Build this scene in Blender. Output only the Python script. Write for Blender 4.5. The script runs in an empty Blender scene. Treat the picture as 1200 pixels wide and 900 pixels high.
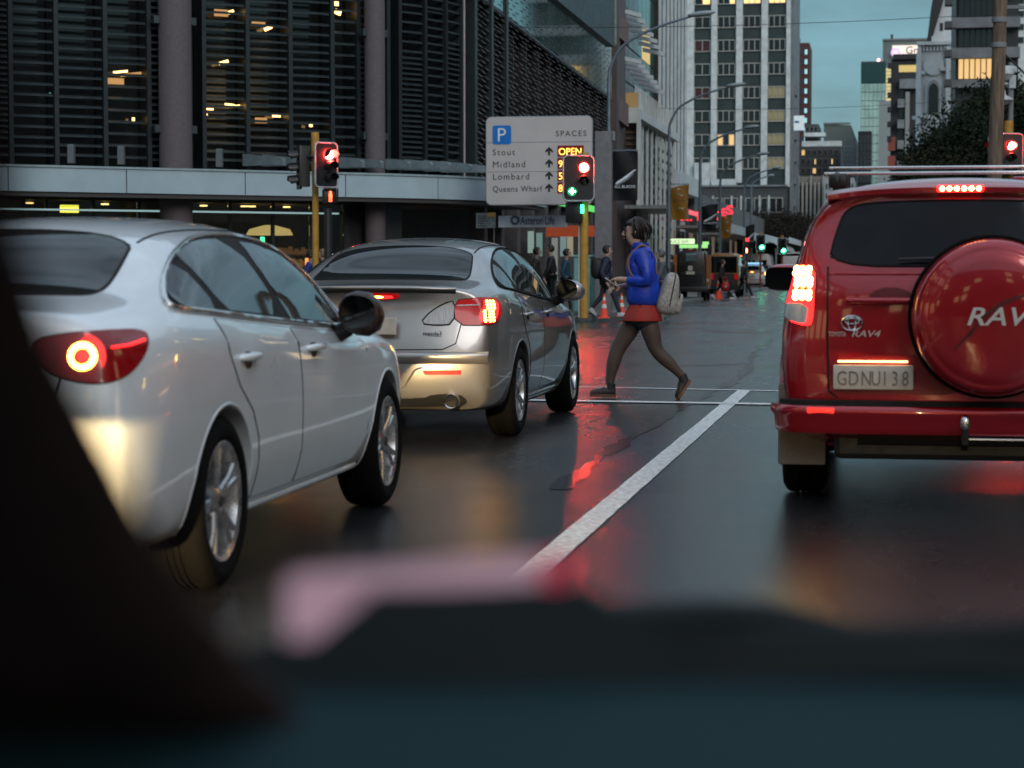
import bpy, bmesh, math, random
from math import sin, cos, pi, radians as R, atan2, sqrt, hypot
from mathutils import Vector as V, Matrix
from mathutils.bvhtree import BVHTree
from mathutils.geometry import delaunay_2d_cdt
random.seed(7)
S = bpy.context.scene
COL = S.collection

# ------------------------------------------------------------------ camera
PITCH, YAW, CAMZ, FPX = 3.154, 10.12, 1.22, 2450.0
cam_d = bpy.data.cameras.new('camera')
cam = bpy.data.objects.new('camera', cam_d)
COL.objects.link(cam)
cam.location = (0, 0, CAMZ)
cam.rotation_euler = (R(90 - PITCH), 0, R(YAW))
cam_d.sensor_width = 36
cam_d.lens = FPX / 1200 * 36
cam_d.clip_start = .05
cam_d.clip_end = 3000
cam_d.dof.use_dof = True
cam_d.dof.focus_distance = 20
cam_d.dof.aperture_fstop = 3.9
S.camera = cam

# ------------------------------------------------------------------ sky, sun, exposure
W = bpy.data.worlds.new('World'); S.world = W; W.use_nodes = True
nt = W.node_tree; N = nt.nodes; L = nt.links
N.clear()
out = N.new('ShaderNodeOutputWorld'); bg = N.new('ShaderNodeBackground')
sky = N.new('ShaderNodeTexSky'); sky.sky_type = 'NISHITA'; sky.sun_disc = False
SUN_EL, SUN_ROT = R(24), R(150)
sky.sun_elevation = SUN_EL; sky.sun_rotation = SUN_ROT
sky.air_density = 1.6; sky.dust_density = 2.0; sky.ozone_density = 3.0
tc = N.new('ShaderNodeTexCoord'); sx = N.new('ShaderNodeSeparateXYZ')
L.new(tc.outputs['Generated'], sx.inputs[0])
ramp = N.new('ShaderNodeValToRGB')
L.new(sx.outputs['Z'], ramp.inputs[0])
el = ramp.color_ramp.elements
el[0].position = 0.0; el[0].color = (3.0, 4.8, 5.5, 1)
el[1].position = 1.0; el[1].color = (6.1, 7.2, 8.7, 1)
for p, c in ((.045, (2.3, 4.2, 5.0)), (.09, (1.5, 3.2, 3.9)), (.14, (1.4, 2.9, 3.6)), (.4, (3.6, 4.9, 6.0))):
    e = el.new(p); e.color = c + (1,)
mp = N.new('ShaderNodeMapping'); mp.inputs['Scale'].default_value = (3, 3, 11)
L.new(tc.outputs['Generated'], mp.inputs[0])
cl = N.new('ShaderNodeTexNoise'); cl.inputs['Scale'].default_value = 1.7; cl.inputs['Detail'].default_value = 6
cl.inputs['Roughness'].default_value = .55
L.new(mp.outputs[0], cl.inputs['Vector'])
cr = N.new('ShaderNodeMapRange'); cr.inputs['From Min'].default_value = .3; cr.inputs['From Max'].default_value = .7
cr.inputs['To Min'].default_value = .62; cr.inputs['To Max'].default_value = 1.36
L.new(cl.outputs[0], cr.inputs[0])
mu = N.new('ShaderNodeVectorMath'); mu.operation = 'SCALE'
L.new(ramp.outputs[0], mu.inputs[0]); L.new(cr.outputs[0], mu.inputs['Scale'])
mx = N.new('ShaderNodeMix'); mx.data_type = 'RGBA'; mx.inputs[0].default_value = .9
L.new(sky.outputs[0], mx.inputs['A']); L.new(mu.outputs[0], mx.inputs['B'])
L.new(mx.outputs['Result'], bg.inputs['Color'])
bg.inputs['Strength'].default_value = .075
L.new(bg.outputs[0], out.inputs[0])
sun_d = bpy.data.lights.new('sun', 'SUN'); sun_d.energy = .5; sun_d.angle = R(25); sun_d.color = (1, .96, .92)
sun = bpy.data.objects.new('sun', sun_d); COL.objects.link(sun)
sd = V((sin(SUN_ROT) * cos(SUN_EL), cos(SUN_ROT) * cos(SUN_EL), sin(SUN_EL)))
sun.rotation_euler = (-sd).to_track_quat('-Z', 'Y').to_euler()
sun.location = (0, 0, 80)
S.view_settings.view_transform = 'Standard'; S.view_settings.look = 'None'
S.view_settings.exposure = 0.75; S.view_settings.gamma = 1
S.cycles.use_denoising = True
S.cycles.max_bounces = 6; S.cycles.diffuse_bounces = 3; S.cycles.glossy_bounces = 4
S.cycles.transmission_bounces = 3; S.cycles.transparent_max_bounces = 6
S.cycles.caustics_reflective = False; S.cycles.caustics_refractive = False
S.cycles.sample_clamp_indirect = 4

# ------------------------------------------------------------------ helpers
_rot = cam.rotation_euler.to_matrix()
def ray(px, py):
    return _rot @ V(((px - 600) / FPX, (450 - py) / FPX, -1))
def at(px, py, Y):                       # point on a sight line at street distance Y
    d = ray(px, py); t = Y / d.y
    return V((d.x * t, Y, CAMZ + d.z * t))
def gr(px, py, z=0):                     # point of the ground under a picture point
    d = ray(px, py); t = (z - CAMZ) / d.z
    return V((d.x * t, d.y * t, z))

MATS = {}
def mat(name, col=(.5, .5, .5), rough=.5, metal=0, emit=None, es=0, var=.12, scale=6, bump=0, coat=0, spec=.5, ior=1.5, rvar=.15, coords='Object', stretch=None):
    if name in MATS: return MATS[name]
    m = bpy.data.materials.new(name); m.use_nodes = True; MATS[name] = m
    nt = m.node_tree; b = nt.nodes['Principled BSDF']
    b.inputs['Base Color'].default_value = tuple(col) + (1,)
    b.inputs['Roughness'].default_value = rough; b.inputs['Metallic'].default_value = metal
    b.inputs['Specular IOR Level'].default_value = spec; b.inputs['IOR'].default_value = ior
    b.inputs['Coat Weight'].default_value = coat; b.inputs['Coat Roughness'].default_value = .04
    if emit:
        b.inputs['Emission Color'].default_value = tuple(emit) + (1,); b.inputs['Emission Strength'].default_value = es
    if var or bump or rvar:
        t = nt.nodes.new('ShaderNodeTexCoord'); n = nt.nodes.new('ShaderNodeTexNoise')
        n.inputs['Scale'].default_value = scale; n.inputs['Detail'].default_value = 5; n.inputs['Roughness'].default_value = .6
        src = t.outputs[coords]
        if stretch:
            q = nt.nodes.new('ShaderNodeMapping'); q.inputs['Scale'].default_value = stretch
            nt.links.new(src, q.inputs[0]); src = q.outputs[0]
        nt.links.new(src, n.inputs['Vector'])
        if var:
            x = nt.nodes.new('ShaderNodeMix'); x.data_type = 'RGBA'
            x.inputs['A'].default_value = tuple(c * (1 - var) for c in col) + (1,)
            x.inputs['B'].default_value = tuple(min(1, c * (1 + var)) for c in col) + (1,)
            g = nt.nodes.new('ShaderNodeMapRange'); g.inputs['From Min'].default_value = .35; g.inputs['From Max'].default_value = .65
            nt.links.new(n.outputs[0], g.inputs[0]); nt.links.new(g.outputs[0], x.inputs[0])
            nt.links.new(x.outputs['Result'], b.inputs['Base Color'])
        if rvar:
            g = nt.nodes.new('ShaderNodeMapRange'); g.inputs['From Min'].default_value = .3; g.inputs['From Max'].default_value = .7
            g.inputs['To Min'].default_value = max(.01, rough * (1 - rvar)); g.inputs['To Max'].default_value = min(1, rough * (1 + rvar))
            nt.links.new(n.outputs[0], g.inputs[0]); nt.links.new(g.outputs[0], b.inputs['Roughness'])
        if bump:
            u = nt.nodes.new('ShaderNodeBump'); u.inputs['Strength'].default_value = bump; u.inputs['Distance'].default_value = .02
            nt.links.new(n.outputs[0], u.inputs['Height']); nt.links.new(u.outputs[0], b.inputs['Normal'])
    return m
def glow(name, col, es, base=(.02, .02, .02)):
    return mat(name, base, .3, emit=col, es=es, var=0, rvar=0)

def mesh(name, bm, m=None, parent=None, smooth=None, loc=None):
    me = bpy.data.meshes.new(name)
    bm.normal_update(); bm.to_mesh(me); bm.free()
    return link(name, me, m, parent, smooth, loc)
def link(name, me, m=None, parent=None, smooth=None, loc=None):
    if m is not None and not me.materials:
        for q in (m if isinstance(m, (list, tuple)) else [m]): me.materials.append(q)
    if smooth is not None:
        me.polygons.foreach_set('use_smooth', [True] * len(me.polygons))
        if smooth < 179: me.set_sharp_from_angle(angle=R(smooth))
    o = bpy.data.objects.new(name, me); COL.objects.link(o)
    if parent: o.parent = parent
    if loc is not None: o.location = loc
    return o
def empty(name, loc=(0, 0, 0), rz=0, label=None, cat=None, group=None):
    o = bpy.data.objects.new(name, None); COL.objects.link(o)
    o.location = loc; o.rotation_euler = (0, 0, rz); o.empty_display_size = .1
    return tag(o, label, cat, group)
def tag(o, label=None, cat=None, group=None, kind=None):
    if label: o['label'] = label
    if cat: o['category'] = cat
    if group: o['group'] = group
    if kind: o['kind'] = kind
    return o
def copy_tree(o, parent=None):
    c = o.copy(); COL.objects.link(c); c.parent = parent
    for ch in list(o.children): copy_tree(ch, c)
    return c

def box(bm, a, b, mi=0, mtx=None):
    x0, y0, z0 = a; x1, y1, z1 = b
    v = [bm.verts.new(p) for p in ((x0, y0, z0), (x1, y0, z0), (x1, y1, z0), (x0, y1, z0), (x0, y0, z1), (x1, y0, z1), (x1, y1, z1), (x0, y1, z1))]
    if mtx:
        for q in v: q.co = mtx @ q.co
    for f in ((3, 2, 1, 0), (4, 5, 6, 7), (0, 1, 5, 4), (1, 2, 6, 5), (2, 3, 7, 6), (3, 0, 4, 7)):
        bm.faces.new([v[i] for i in f]).material_index = mi
    return v
def B(*boxes):
    bm = bmesh.new()
    for a, b in boxes: box(bm, a, b)
    return bm
def bevel(bm, w, seg=2):
    bmesh.ops.bevel(bm, geom=bm.edges[:], offset=w, segments=seg, affect='EDGES', profile=.5); return bm
def rbox(a, b, w=.01, seg=2):
    return bevel(B((a, b)), w, seg)
def cat_rom(P, n=6, closed=False):
    P = [V(p) for p in P]; o = []
    m = len(P)
    for i in range(m if closed else m - 1):
        g = lambda k: P[k % m] if closed else P[max(0, min(m - 1, k))]
        a, b, c, d = g(i - 1), g(i), g(i + 1), g(i + 2)
        for k in range(n):
            t = k / n
            o.append(.5 * ((2 * b) + (c - a) * t + (2 * a - 5 * b + 4 * c - d) * t * t + (3 * b - a - 3 * c + d) * t ** 3))
    if not closed: o.append(P[-1])
    return o
def chaikin(P, n=2, closed=True):
    P = [V(p) for p in P]
    for _ in range(n):
        q = []
        for i in range(len(P) if closed else len(P) - 1):
            a, b = P[i], P[(i + 1) % len(P)]
            q += [a * .75 + b * .25, a * .25 + b * .75]
        if not closed: q = [P[0]] + q + [P[-1]]
        P = q
    return P
def tube(bm, P, r, seg=8, closed=False, caps=True, mi=0):
    P = [V(p) for p in P]; n = len(P); rings = []
    rs = r if isinstance(r, (list, tuple)) else [r] * n
    prev = None
    for i, p in enumerate(P):
        a = P[(i - 1) % n] if closed or i > 0 else p
        c = P[(i + 1) % n] if closed or i < n - 1 else p
        t = (c - a).normalized()
        if prev is None:
            u = t.cross(V((0, 0, 1)))
            if u.length < .1: u = t.cross(V((1, 0, 0)))
            u.normalize()
        else:
            u = (prev - t * prev.dot(t)).normalized()
        prev = u; w = t.cross(u)
        rings.append([bm.verts.new(p + (u * cos(2 * pi * k / seg) + w * sin(2 * pi * k / seg)) * rs[i]) for k in range(seg)])
    for i in range(n if closed else n - 1):
        A, C = rings[i], rings[(i + 1) % n]
        for k in range(seg):
            bm.faces.new((A[k], C[k], C[(k + 1) % seg], A[(k + 1) % seg])).material_index = mi
    if caps and not closed:
        bm.faces.new(rings[0]).material_index = mi; bm.faces.new(rings[-1][::-1]).material_index = mi
    return bm
def T(P, r, seg=8, closed=False): return tube(bmesh.new(), P, r, seg, closed)
def lathe(bm, prof, axis='Z', seg=24, c=(0, 0, 0), mi=0, close=False):
    c = V(c); rings = []
    for r, h in prof:
        ring = []
        for k in range(seg):
            a = 2 * pi * k / seg
            p = {'Z': (r * cos(a), r * sin(a), h), 'X': (h, r * cos(a), r * sin(a)), 'Y': (r * sin(a), h, r * cos(a))}[axis]
            ring.append(bm.verts.new(c + V(p)))
        rings.append(ring)
    for i in range(len(rings) if close else len(rings) - 1):
        A, C = rings[i], rings[(i + 1) % len(rings)]
        for k in range(seg):
            f = bm.faces.new((A[k], A[(k + 1) % seg], C[(k + 1) % seg], C[k])); f.material_index = mi
    if not close:
        for rg, fl in ((rings[0], True), (rings[-1], False)):
            try: bm.faces.new(rg[::-1] if fl else rg).material_index = mi
            except ValueError: pass
    return bm
def prism(bm, poly, z0, z1, mtx=None, mi=0):
    lo = [bm.verts.new((p[0], p[1], z0)) for p in poly]; hi = [bm.verts.new((p[0], p[1], z1)) for p in poly]
    if mtx:
        for q in lo + hi: q.co = mtx @ q.co
    n = len(poly)
    bm.faces.new(lo[::-1]).material_index = mi; bm.faces.new(hi).material_index = mi
    for i in range(n): bm.faces.new((lo[i], lo[(i + 1) % n], hi[(i + 1) % n], hi[i])).material_index = mi
    return bm
def rrect(x0, y0, x1, y1, r, n=4):
    o = []
    for cx, cy, a0 in ((x1 - r, y0 + r, -90), (x1 - r, y1 - r, 0), (x0 + r, y1 - r, 90), (x0 + r, y0 + r, 180)):
        for k in range(n + 1):
            a = R(a0 + 90 * k / n); o.append((cx + r * cos(a), cy + r * sin(a)))
    return o
XZ = Matrix(((1, 0, 0, 0), (0, 0, -1, 0), (0, 1, 0, 0), (0, 0, 0, 1)))   # drawing plane (x, z), extruded towards -y
def text_mesh(s, size, depth=.004, align='LEFT', shear=0, spacing=1.0, sxw=1.0, bold=0.0):
    c = bpy.data.curves.new('t', 'FONT'); c.body = s; c.size = size; c.extrude = depth / 2; c.align_x = align; c.shear = shear
    c.space_character = spacing; c.resolution_u = 3; c.offset = bold * size
    o = bpy.data.objects.new('t', c); COL.objects.link(o)
    bpy.context.view_layer.update()
    me = bpy.data.meshes.new_from_object(o.evaluated_get(bpy.context.evaluated_depsgraph_get()))
    bpy.data.objects.remove(o); bpy.data.curves.remove(c)
    me.transform(Matrix.Diagonal((sxw, 1, 1, 1)))
    return me
def text(name, s, size, m, parent, loc, rot=(R(90), 0, 0), **k):
    me = text_mesh(s, size, **k); me.materials.clear()
    o = link(name, me, m, parent); o.location = loc; o.rotation_euler = rot
    return o
def apply_mods(o):
    bpy.context.view_layer.update()
    dg = bpy.context.evaluated_depsgraph_get()
    return bpy.data.meshes.new_from_object(o.evaluated_get(dg))
def interp(keys, y):
    # smooth monotone interpolation of tuples keyed on y
    ks = keys
    if y <= ks[0][0]: return list(ks[0][1])
    if y >= ks[-1][0]: return list(ks[-1][1])
    for i in range(len(ks) - 1):
        if ks[i][0] <= y <= ks[i + 1][0]: break
    y0, a = ks[i]; y1, b = ks[i + 1]; h = y1 - y0; t = (y - y0) / h
    r = []
    for j in range(len(a)):
        d = (b[j] - a[j]) / h
        def slope(k):
            if k == 0 or k == len(ks) - 1:
                q = 0 if k == 0 else k - 1
                return (ks[q + 1][1][j] - ks[q][1][j]) / (ks[q + 1][0] - ks[q][0])
            d0 = (ks[k][1][j] - ks[k - 1][1][j]) / (ks[k][0] - ks[k - 1][0]); d1 = (ks[k + 1][1][j] - ks[k][1][j]) / (ks[k + 1][0] - ks[k][0])
            return 0 if d0 * d1 <= 0 else 2 * d0 * d1 / (d0 + d1)
        m0, m1 = slope(i), slope(i + 1)
        r.append((2 * t ** 3 - 3 * t * t + 1) * a[j] + (t ** 3 - 2 * t * t + t) * h * m0 + (-2 * t ** 3 + 3 * t * t) * b[j] + (t ** 3 - t * t) * h * m1)
    return r
# ------------------------------------------------------------------ car building
M_TYRE = mat('tyre rubber', (.004, .004, .004), .9, bump=.3, scale=60, spec=.12)
M_RIM = mat('alloy', (.55, .55, .56), .28, metal=.9, scale=20)
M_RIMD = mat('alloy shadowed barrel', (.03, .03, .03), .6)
M_BLACK = mat('black plastic', (.012, .012, .013), .5, scale=30)
M_LENSD = mat('deep red lens', (.09, .002, .003), .15, coat=.6, var=.2, scale=40, spec=.4, emit=(1, .008, .012), es=.045)
M_LITD = glow('lamp bowl glowing', (1, .010, .010), .75, (.3, .01, .01))
M_GAP = mat('seam black', (.004, .004, .004), .9, var=0)
M_GLASS = mat('dark tinted glass', (.006, .008, .008), .02, var=0, rvar=0, spec=.42, ior=1.5)
M_GLASSR = mat('dark sloping glass', (.006, .007, .008), .04, var=0, rvar=0, spec=.22)
M_LETTER = mat('bright badge letters', (.68, .66, .65), .35, metal=.3, var=0)
M_CHROME = mat('chrome', (.75, .75, .76), .12, metal=1, var=0)
M_TRIM = mat('bright trim', (.72, .73, .74), .22, metal=.9, var=0)
M_REDLENS = mat('red lens', (.16, .003, .004), .2, coat=.25, var=.2, scale=40, spec=.3, emit=(1, .008, .012), es=.16)
M_LIT = glow('brake lens glowing', (1, .012, .012), 3.2, (.3, .01, .01))
M_LED = glow('brake led core', (1, .66, .07), 9, (.3, .1, .02))
M_LEDW = glow('brake led white core', (1, .85, .22), 12, (.3, .1, .02))
M_CLEAR = mat('clear lens', (.55, .56, .58), .15, coat=1, scale=60, var=.5)
M_REFL = mat('reflector red', (.45, .02, .015), .25, emit=(1, .04, .02), es=.25)
M_PLATE = mat('number plate', (.62, .55, .47), .35, scale=10)
M_INK = mat('black ink', (.015, .015, .017), .5, var=0)

def paint(name, col, metal, rough, var=.04):
    return mat(name, col, rough, metal, var=var, scale=2.2, coat=1, rvar=.1)

def body_cage(keys, stations, rear, front, corner=.10, fcorner=.16, kf=.55):
    bm = bmesh.new(); n = len(stations); J = 8; CR = bm.edges.layers.float.new('crease_edge')
    Sd = {-1: [], 1: []}; Tp = []; Bt = []
    for i, y in enumerate(stations):
        q = interp(keys, y)
        cap = rear if i == 0 else front if i == n - 1 else None
        for s in (-1, 1):
            row = []
            for j in range(J):
                yy = y if cap is None else cap[j] + (corner if i == 0 else -fcorner)
                row.append(bm.verts.new((s * q[2 * j], yy, q[2 * j + 1])))
            Sd[s].append(row)
        w7, z7, zc = q[14], q[15], q[16]
        ky = lambda j, k: y if cap is None else cap[j] + (0 if k else (-.02 if i == 0 else .03))
        Tp.append([bm.verts.new((k * kf * w7, ky(7, k), z7 + (zc - z7) * (.78 if k else 1))) for k in (-1, 0, 1)])
        Bt.append([bm.verts.new((k * kf * q[0], ky(0, k), q[1])) for k in (-1, 0, 1)])
    F = bm.faces.new
    for i in range(n - 1):
        for j in range(J - 1):
            F((Sd[1][i][j], Sd[1][i + 1][j], Sd[1][i + 1][j + 1], Sd[1][i][j + 1]))
            F((Sd[-1][i][j + 1], Sd[-1][i + 1][j + 1], Sd[-1][i + 1][j], Sd[-1][i][j]))
        for g, j, fl in ((Tp, 7, 0), (Bt, 0, 1)):
            A = [Sd[-1][i][j]] + g[i] + [Sd[1][i][j]]; C = [Sd[-1][i + 1][j]] + g[i + 1] + [Sd[1][i + 1][j]]
            for k in range(4):
                f = (A[k], A[k + 1], C[k + 1], C[k]); F(f[::-1] if fl else f)
    for j, cr_ in ((4, .72), (2, .6)):                # crisp shoulder and lower body lines
        for s in (-1, 1):
            for i in range(2, n - 3):
                e = bm.edges.get((Sd[s][i][j], Sd[s][i + 1][j]))
                if e: e[CR] = cr_ * min(1, (i - 1) / 3, (n - 2 - i) / 3)
    for i, cap, fl in ((0, rear, 0), (n - 1, front, 1)):
        G = []
        for j in range(J):
            if j in (0, 7): mid = (Bt if j == 0 else Tp)[i]
            else:
                q = interp(keys, stations[i])
                mid = [bm.verts.new((k * kf * q[2 * j], cap[j] + (0 if k else (-.02 if i == 0 else .03)), q[2 * j + 1])) for k in (-1, 0, 1)]
            G.append([Sd[-1][i][j]] + mid + [Sd[1][i][j]])
        for j in range(J - 1):
            for k in range(4):
                f = (G[j][k], G[j][k + 1], G[j + 1][k + 1], G[j + 1][k]); F(f[::-1] if fl else f)
    return bm

def temp(bm, mods=()):
    me = bpy.data.meshes.new('t'); bm.to_mesh(me); bm.free()
    o = bpy.data.objects.new('t', me); COL.objects.link(o); return o
def subsurf(bm, lv=2):
    o = temp(bm); m = o.modifiers.new('s', 'SUBSURF'); m.levels = lv; m.render_levels = lv
    me = apply_mods(o); bpy.data.objects.remove(o); return me
def bvh_of(me):
    bm = bmesh.new(); bm.from_mesh(me); b = BVHTree.FromBMesh(bm); bm.free(); return b
def cut(me, cutters):
    o = bpy.data.objects.new('t', me); COL.objects.link(o); tmp = [o]
    me.materials.clear(); me.materials.append(None); me.materials.append(None)
    for bm in cutters:
        for f in bm.faces: f.material_index = 1
        c = temp(bm); c.data.materials.append(None); c.data.materials.append(None); tmp.append(c)
        c.hide_render = True
        m = o.modifiers.new('b', 'BOOLEAN'); m.object = c; m.operation = 'DIFFERENCE'; m.solver = 'EXACT'
    r = apply_mods(o)
    for q in tmp: bpy.data.objects.remove(q)
    return r

class Skin:
    """Lays outlines on a body surface: 'side' draws in (y, z), 'rear' in (x, z), 'top' in (x, y)."""
    FR = {'side': ((3, 0, 0), (0, 1, 0), (0, 0, 1), (-1, 0, 0)), 'left': ((-3, 0, 0), (0, 1, 0), (0, 0, 1), (1, 0, 0)), 'rear': ((0, -6, 0), (1, 0, 0), (0, 0, 1), (0, 1, 0)),
          'front': ((0, 9, 0), (1, 0, 0), (0, 0, 1), (0, -1, 0)), 'top': ((0, 0, 4), (1, 0, 0), (0, 1, 0), (0, 0, -1))}
    def __init__(s, bvh): s.bvh = bvh
    def hit(s, fr, a, b):
        O, U, Vv, D = (V(q) for q in (s.FR[fr] if isinstance(fr, str) else fr))
        p, n, _, _ = s.bvh.ray_cast(O + U * a + Vv * b, D)
        if p is None:
            p, n, _, _ = s.bvh.find_nearest(O + U * a + Vv * b + D * (3 if fr != 'rear' else 5))
        return p, n
    def patch(s, fr, poly, off=.004, grid=.045, rim=.010, n=0, mirror=False):
        P = [V((p[0], p[1], 0)) for p in poly]
        if n: P = chaikin(P, n)
        Q = []
        for i, p in enumerate(P):
            q = P[(i + 1) % len(P)]; m = max(1, int((q - p).length / grid))
            Q += [p.lerp(q, k / m) for k in range(m)]
        x0, x1 = min(p.x for p in Q), max(p.x for p in Q); y0, y1 = min(p.y for p in Q), max(p.y for p in Q)
        pts = [(p.x, p.y) for p in Q]; nb = len(pts)
        def inside(x, y):
            c = False
            for i in range(nb):
                ax, ay = pts[i]; bx, by = pts[i - 1]
                if (ay > y) != (by > y) and x < (bx - ax) * (y - ay) / (by - ay) + ax: c = not c
            return c
        extra = []
        nx, ny = int((x1 - x0) / grid) + 1, int((y1 - y0) / grid) + 1
        for i in range(nx):
            for j in range(ny):
                x, y = x0 + (i + .5) * grid, y0 + (j + .5) * grid
                if inside(x, y) and min((x - a) ** 2 + (y - b) ** 2 for a, b in pts) > (.45 * grid) ** 2: extra.append((x, y))
        vs, _, fs, *_ = delaunay_2d_cdt([V(p) for p in pts + extra], [(i, (i + 1) % nb) for i in range(nb)], [], 1, 1e-5)
        bm = bmesh.new(); vv = []; nn = []
        D = V((s.FR[fr] if isinstance(fr, str) else fr)[3])
        for v in vs:
            p, nr = s.hit(fr, v.x, v.y)
            if nr.dot(D) > 0: nr = -nr
            vv.append(bm.verts.new(p + nr * off)); nn.append(nr)
        for f in fs:
            try: bm.faces.new([vv[i] for i in f])
            except ValueError: pass
        bm.normal_update()
        if bm.faces and sum(f.normal.dot(D) * f.calc_area() for f in bm.faces) > 0:
            bmesh.ops.reverse_faces(bm, faces=bm.faces[:])
        if rim:
            ed = [e for e in bm.edges if len(e.link_faces) == 1]
            idx = {v: i for i, v in enumerate(vv)}
            nmap = {v: nn[idx[v]] for e in ed for v in e.verts}
            r = bmesh.ops.extrude_edge_only(bm, edges=ed)
            new = [g for g in r['geom'] if isinstance(g, bmesh.types.BMVert)]
            for v in new:
                o = min((e.other_vert(v) for e in v.link_edges if e.other_vert(v) in nmap), key=lambda q: (q.co - v.co).length)
                v.co -= nmap[o] * rim
            bmesh.ops.recalc_face_normals(bm, faces=[f for f in bm.faces if any(v in new for v in f.verts)])
        if mirror:
            for v in bm.verts: v.co.x *= -1
            bmesh.ops.reverse_faces(bm, faces=bm.faces[:])
        return bm
    def line(s, fr, P, r=.004, off=0, closed=False, step=.03, seg=6, mirror=False):
        Q = []
        P = [V((p[0], p[1], 0)) for p in P]
        for i in range(len(P) if closed else len(P) - 1):
            a, b = P[i], P[(i + 1) % len(P)]; m = max(1, int((b - a).length / step))
            Q += [a.lerp(b, k / m) for k in range(m)]
        if not closed: Q.append(P[-1])
        R3 = []
        for q in Q:
            p, nr = s.hit(fr, q.x, q.y)
            R3.append(p + nr * off)
        if mirror: R3 = [V((-p.x, p.y, p.z)) for p in R3]
        return T(R3, r, seg, closed)

def make_wheel(root, x, y, r, w, rim_r, spokes, side, m_rim=None, twin=True, dark=False, name='wheel'):
    """tyre (the wheel itself) with a rim, brake disc and hub as sub-parts; side +1 faces +x"""
    prof = [(rim_r + .002, -w / 2 + .012), (rim_r + .02, -w / 2), (r - .05, -w / 2 - .004), (r - .02, -w / 2 + .012), (r - .006, -w / 2 + .03), (r, -w * .2)]
    for g in (-.12, 0.0, .12):
        prof += [(r, g * w - .006), (r - .008, g * w - .005), (r - .008, g * w + .005), (r, g * w + .006)]
    prof += [(r, w * .2), (r - .006, w / 2 - .03), (r - .02, w / 2 - .012), (r - .05, w / 2 + .004), (rim_r + .02, w / 2), (rim_r + .002, w / 2 - .012)]
    bm = bmesh.new(); lathe(bm, prof, 'X', 40, close=True)
    bmesh.ops.recalc_face_normals(bm, faces=bm.faces)
    t = mesh(name, bm, M_TYRE, root, 40); t.location = (x, y, r)
    bm = bmesh.new(); f = w / 2 - .02
    # barrel and lip
    lathe(bm, [(rim_r, f + .012), (rim_r - .004, f + .014), (rim_r - .022, f + .004), (rim_r - .03, f - .03), (rim_r - .035, -w / 2)], 'X', 40, mi=0)
    bm.faces.ensure_lookup_table()
    for q in [q for q in bm.faces if len(q.verts) > 5]: bmesh.ops.delete(bm, geom=[q], context='FACES_ONLY')
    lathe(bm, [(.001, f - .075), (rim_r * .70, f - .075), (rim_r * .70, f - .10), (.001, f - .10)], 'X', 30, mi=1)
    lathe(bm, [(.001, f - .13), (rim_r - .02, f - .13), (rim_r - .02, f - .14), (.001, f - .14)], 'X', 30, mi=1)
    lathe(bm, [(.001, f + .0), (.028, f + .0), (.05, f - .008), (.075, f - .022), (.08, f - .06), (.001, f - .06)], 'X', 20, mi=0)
    for k in range(spokes):
        for d in ((-.16, .16) if twin else (0,)):
            a = 2 * pi * k / spokes + .2
            a0, a1 = a + d * .55, a + d
            w0, w1 = (.020, .015) if twin else (.036, .034)
            r0, r1 = .045, rim_r - .006
            u0 = V((0, cos(a0), sin(a0))); u1 = V((0, cos(a1), sin(a1))); n0 = V((0, -sin(a0), cos(a0))); n1 = V((0, -sin(a1), cos(a1)))
            X = V((1, 0, 0)); rm = (r0 + r1) * .5; um = ((u0 + u1) * .5).normalized(); nm = ((n0 + n1) * .5).normalized()
            rings = []
            for u, nn, rr, ww, xx in ((u0, n0, r0, w0 * 1.2, f - .012), (um, nm, rm, (w0 + w1) * .48, f + .002), (u1, n1, r1, w1 * 1.25, f + .006)):
                p = u * rr
                rings.append([bm.verts.new(p + nn * sx + X * dx) for sx, dx in ((-ww, xx - .045), (-ww, xx - .008), (-ww * .55, xx), (ww * .55, xx), (ww, xx - .008), (ww, xx - .045))])
            for A, C in zip(rings, rings[1:]):
                for q in range(5): bm.faces.new((A[q], C[q], C[q + 1], A[q + 1]))
    bmesh.ops.recalc_face_normals(bm, faces=bm.faces)
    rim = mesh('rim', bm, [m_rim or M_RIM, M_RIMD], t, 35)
    bm = bmesh.new(); lathe(bm, [(.001, f + .006), (.02, f + .006), (.026, f + .001), (.026, f - .01), (.001, f - .01)], 'X', 16)
    mesh('hub_cap', bm, M_RIMD, t, 40)
    if side < 0: t.rotation_euler = (0, 0, pi)
    t.rotation_euler.x = random.random() * .8
    return t

def arch_cutter(x0, x1, y, z, r):
    bm = bmesh.new(); lathe(bm, [(r, x0), (r, x1)], 'X', 48, c=(0, y, z))
    bmesh.ops.recalc_face_normals(bm, faces=bm.faces); return bm

def car_body(root, keys, stations, rear, front, paint_m, wheels, arch_r, corner=.1, fcorner=.16, lv=2):
    me = subsurf(body_cage(keys, stations, rear, front, corner, fcorner), lv)
    bvh = bvh_of(me)
    cs = []
    for y, z in wheels:
        cs += [arch_cutter(.50, 1.3, y, z, arch_r), arch_cutter(-1.3, -.50, y, z, arch_r)]
    me = cut(me, cs)
    me.materials.clear(); me.materials.append(paint_m); me.materials.append(M_GAP)
    o = link('body', me, None, root, 38)
    return o, Skin(bvh)
def arch_lips(root, sk, wheels, arch_r, m, r=.008, lo=.22):
    for y, z in wheels:
        for fr, mir in (('side', False), ('left', False)):
            P = []
            a0 = math.asin(max(-1, min(1, (lo - z) / arch_r)))
            for k in range(41):
                a = a0 + (pi - 2 * a0) * k / 40
                P.append((y + (arch_r + .004) * cos(a), z + (arch_r + .004) * sin(a)))
            mesh('wheel_arch', sk.line(fr, P, r, -.004, seg=8), m, root, 60)
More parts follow.
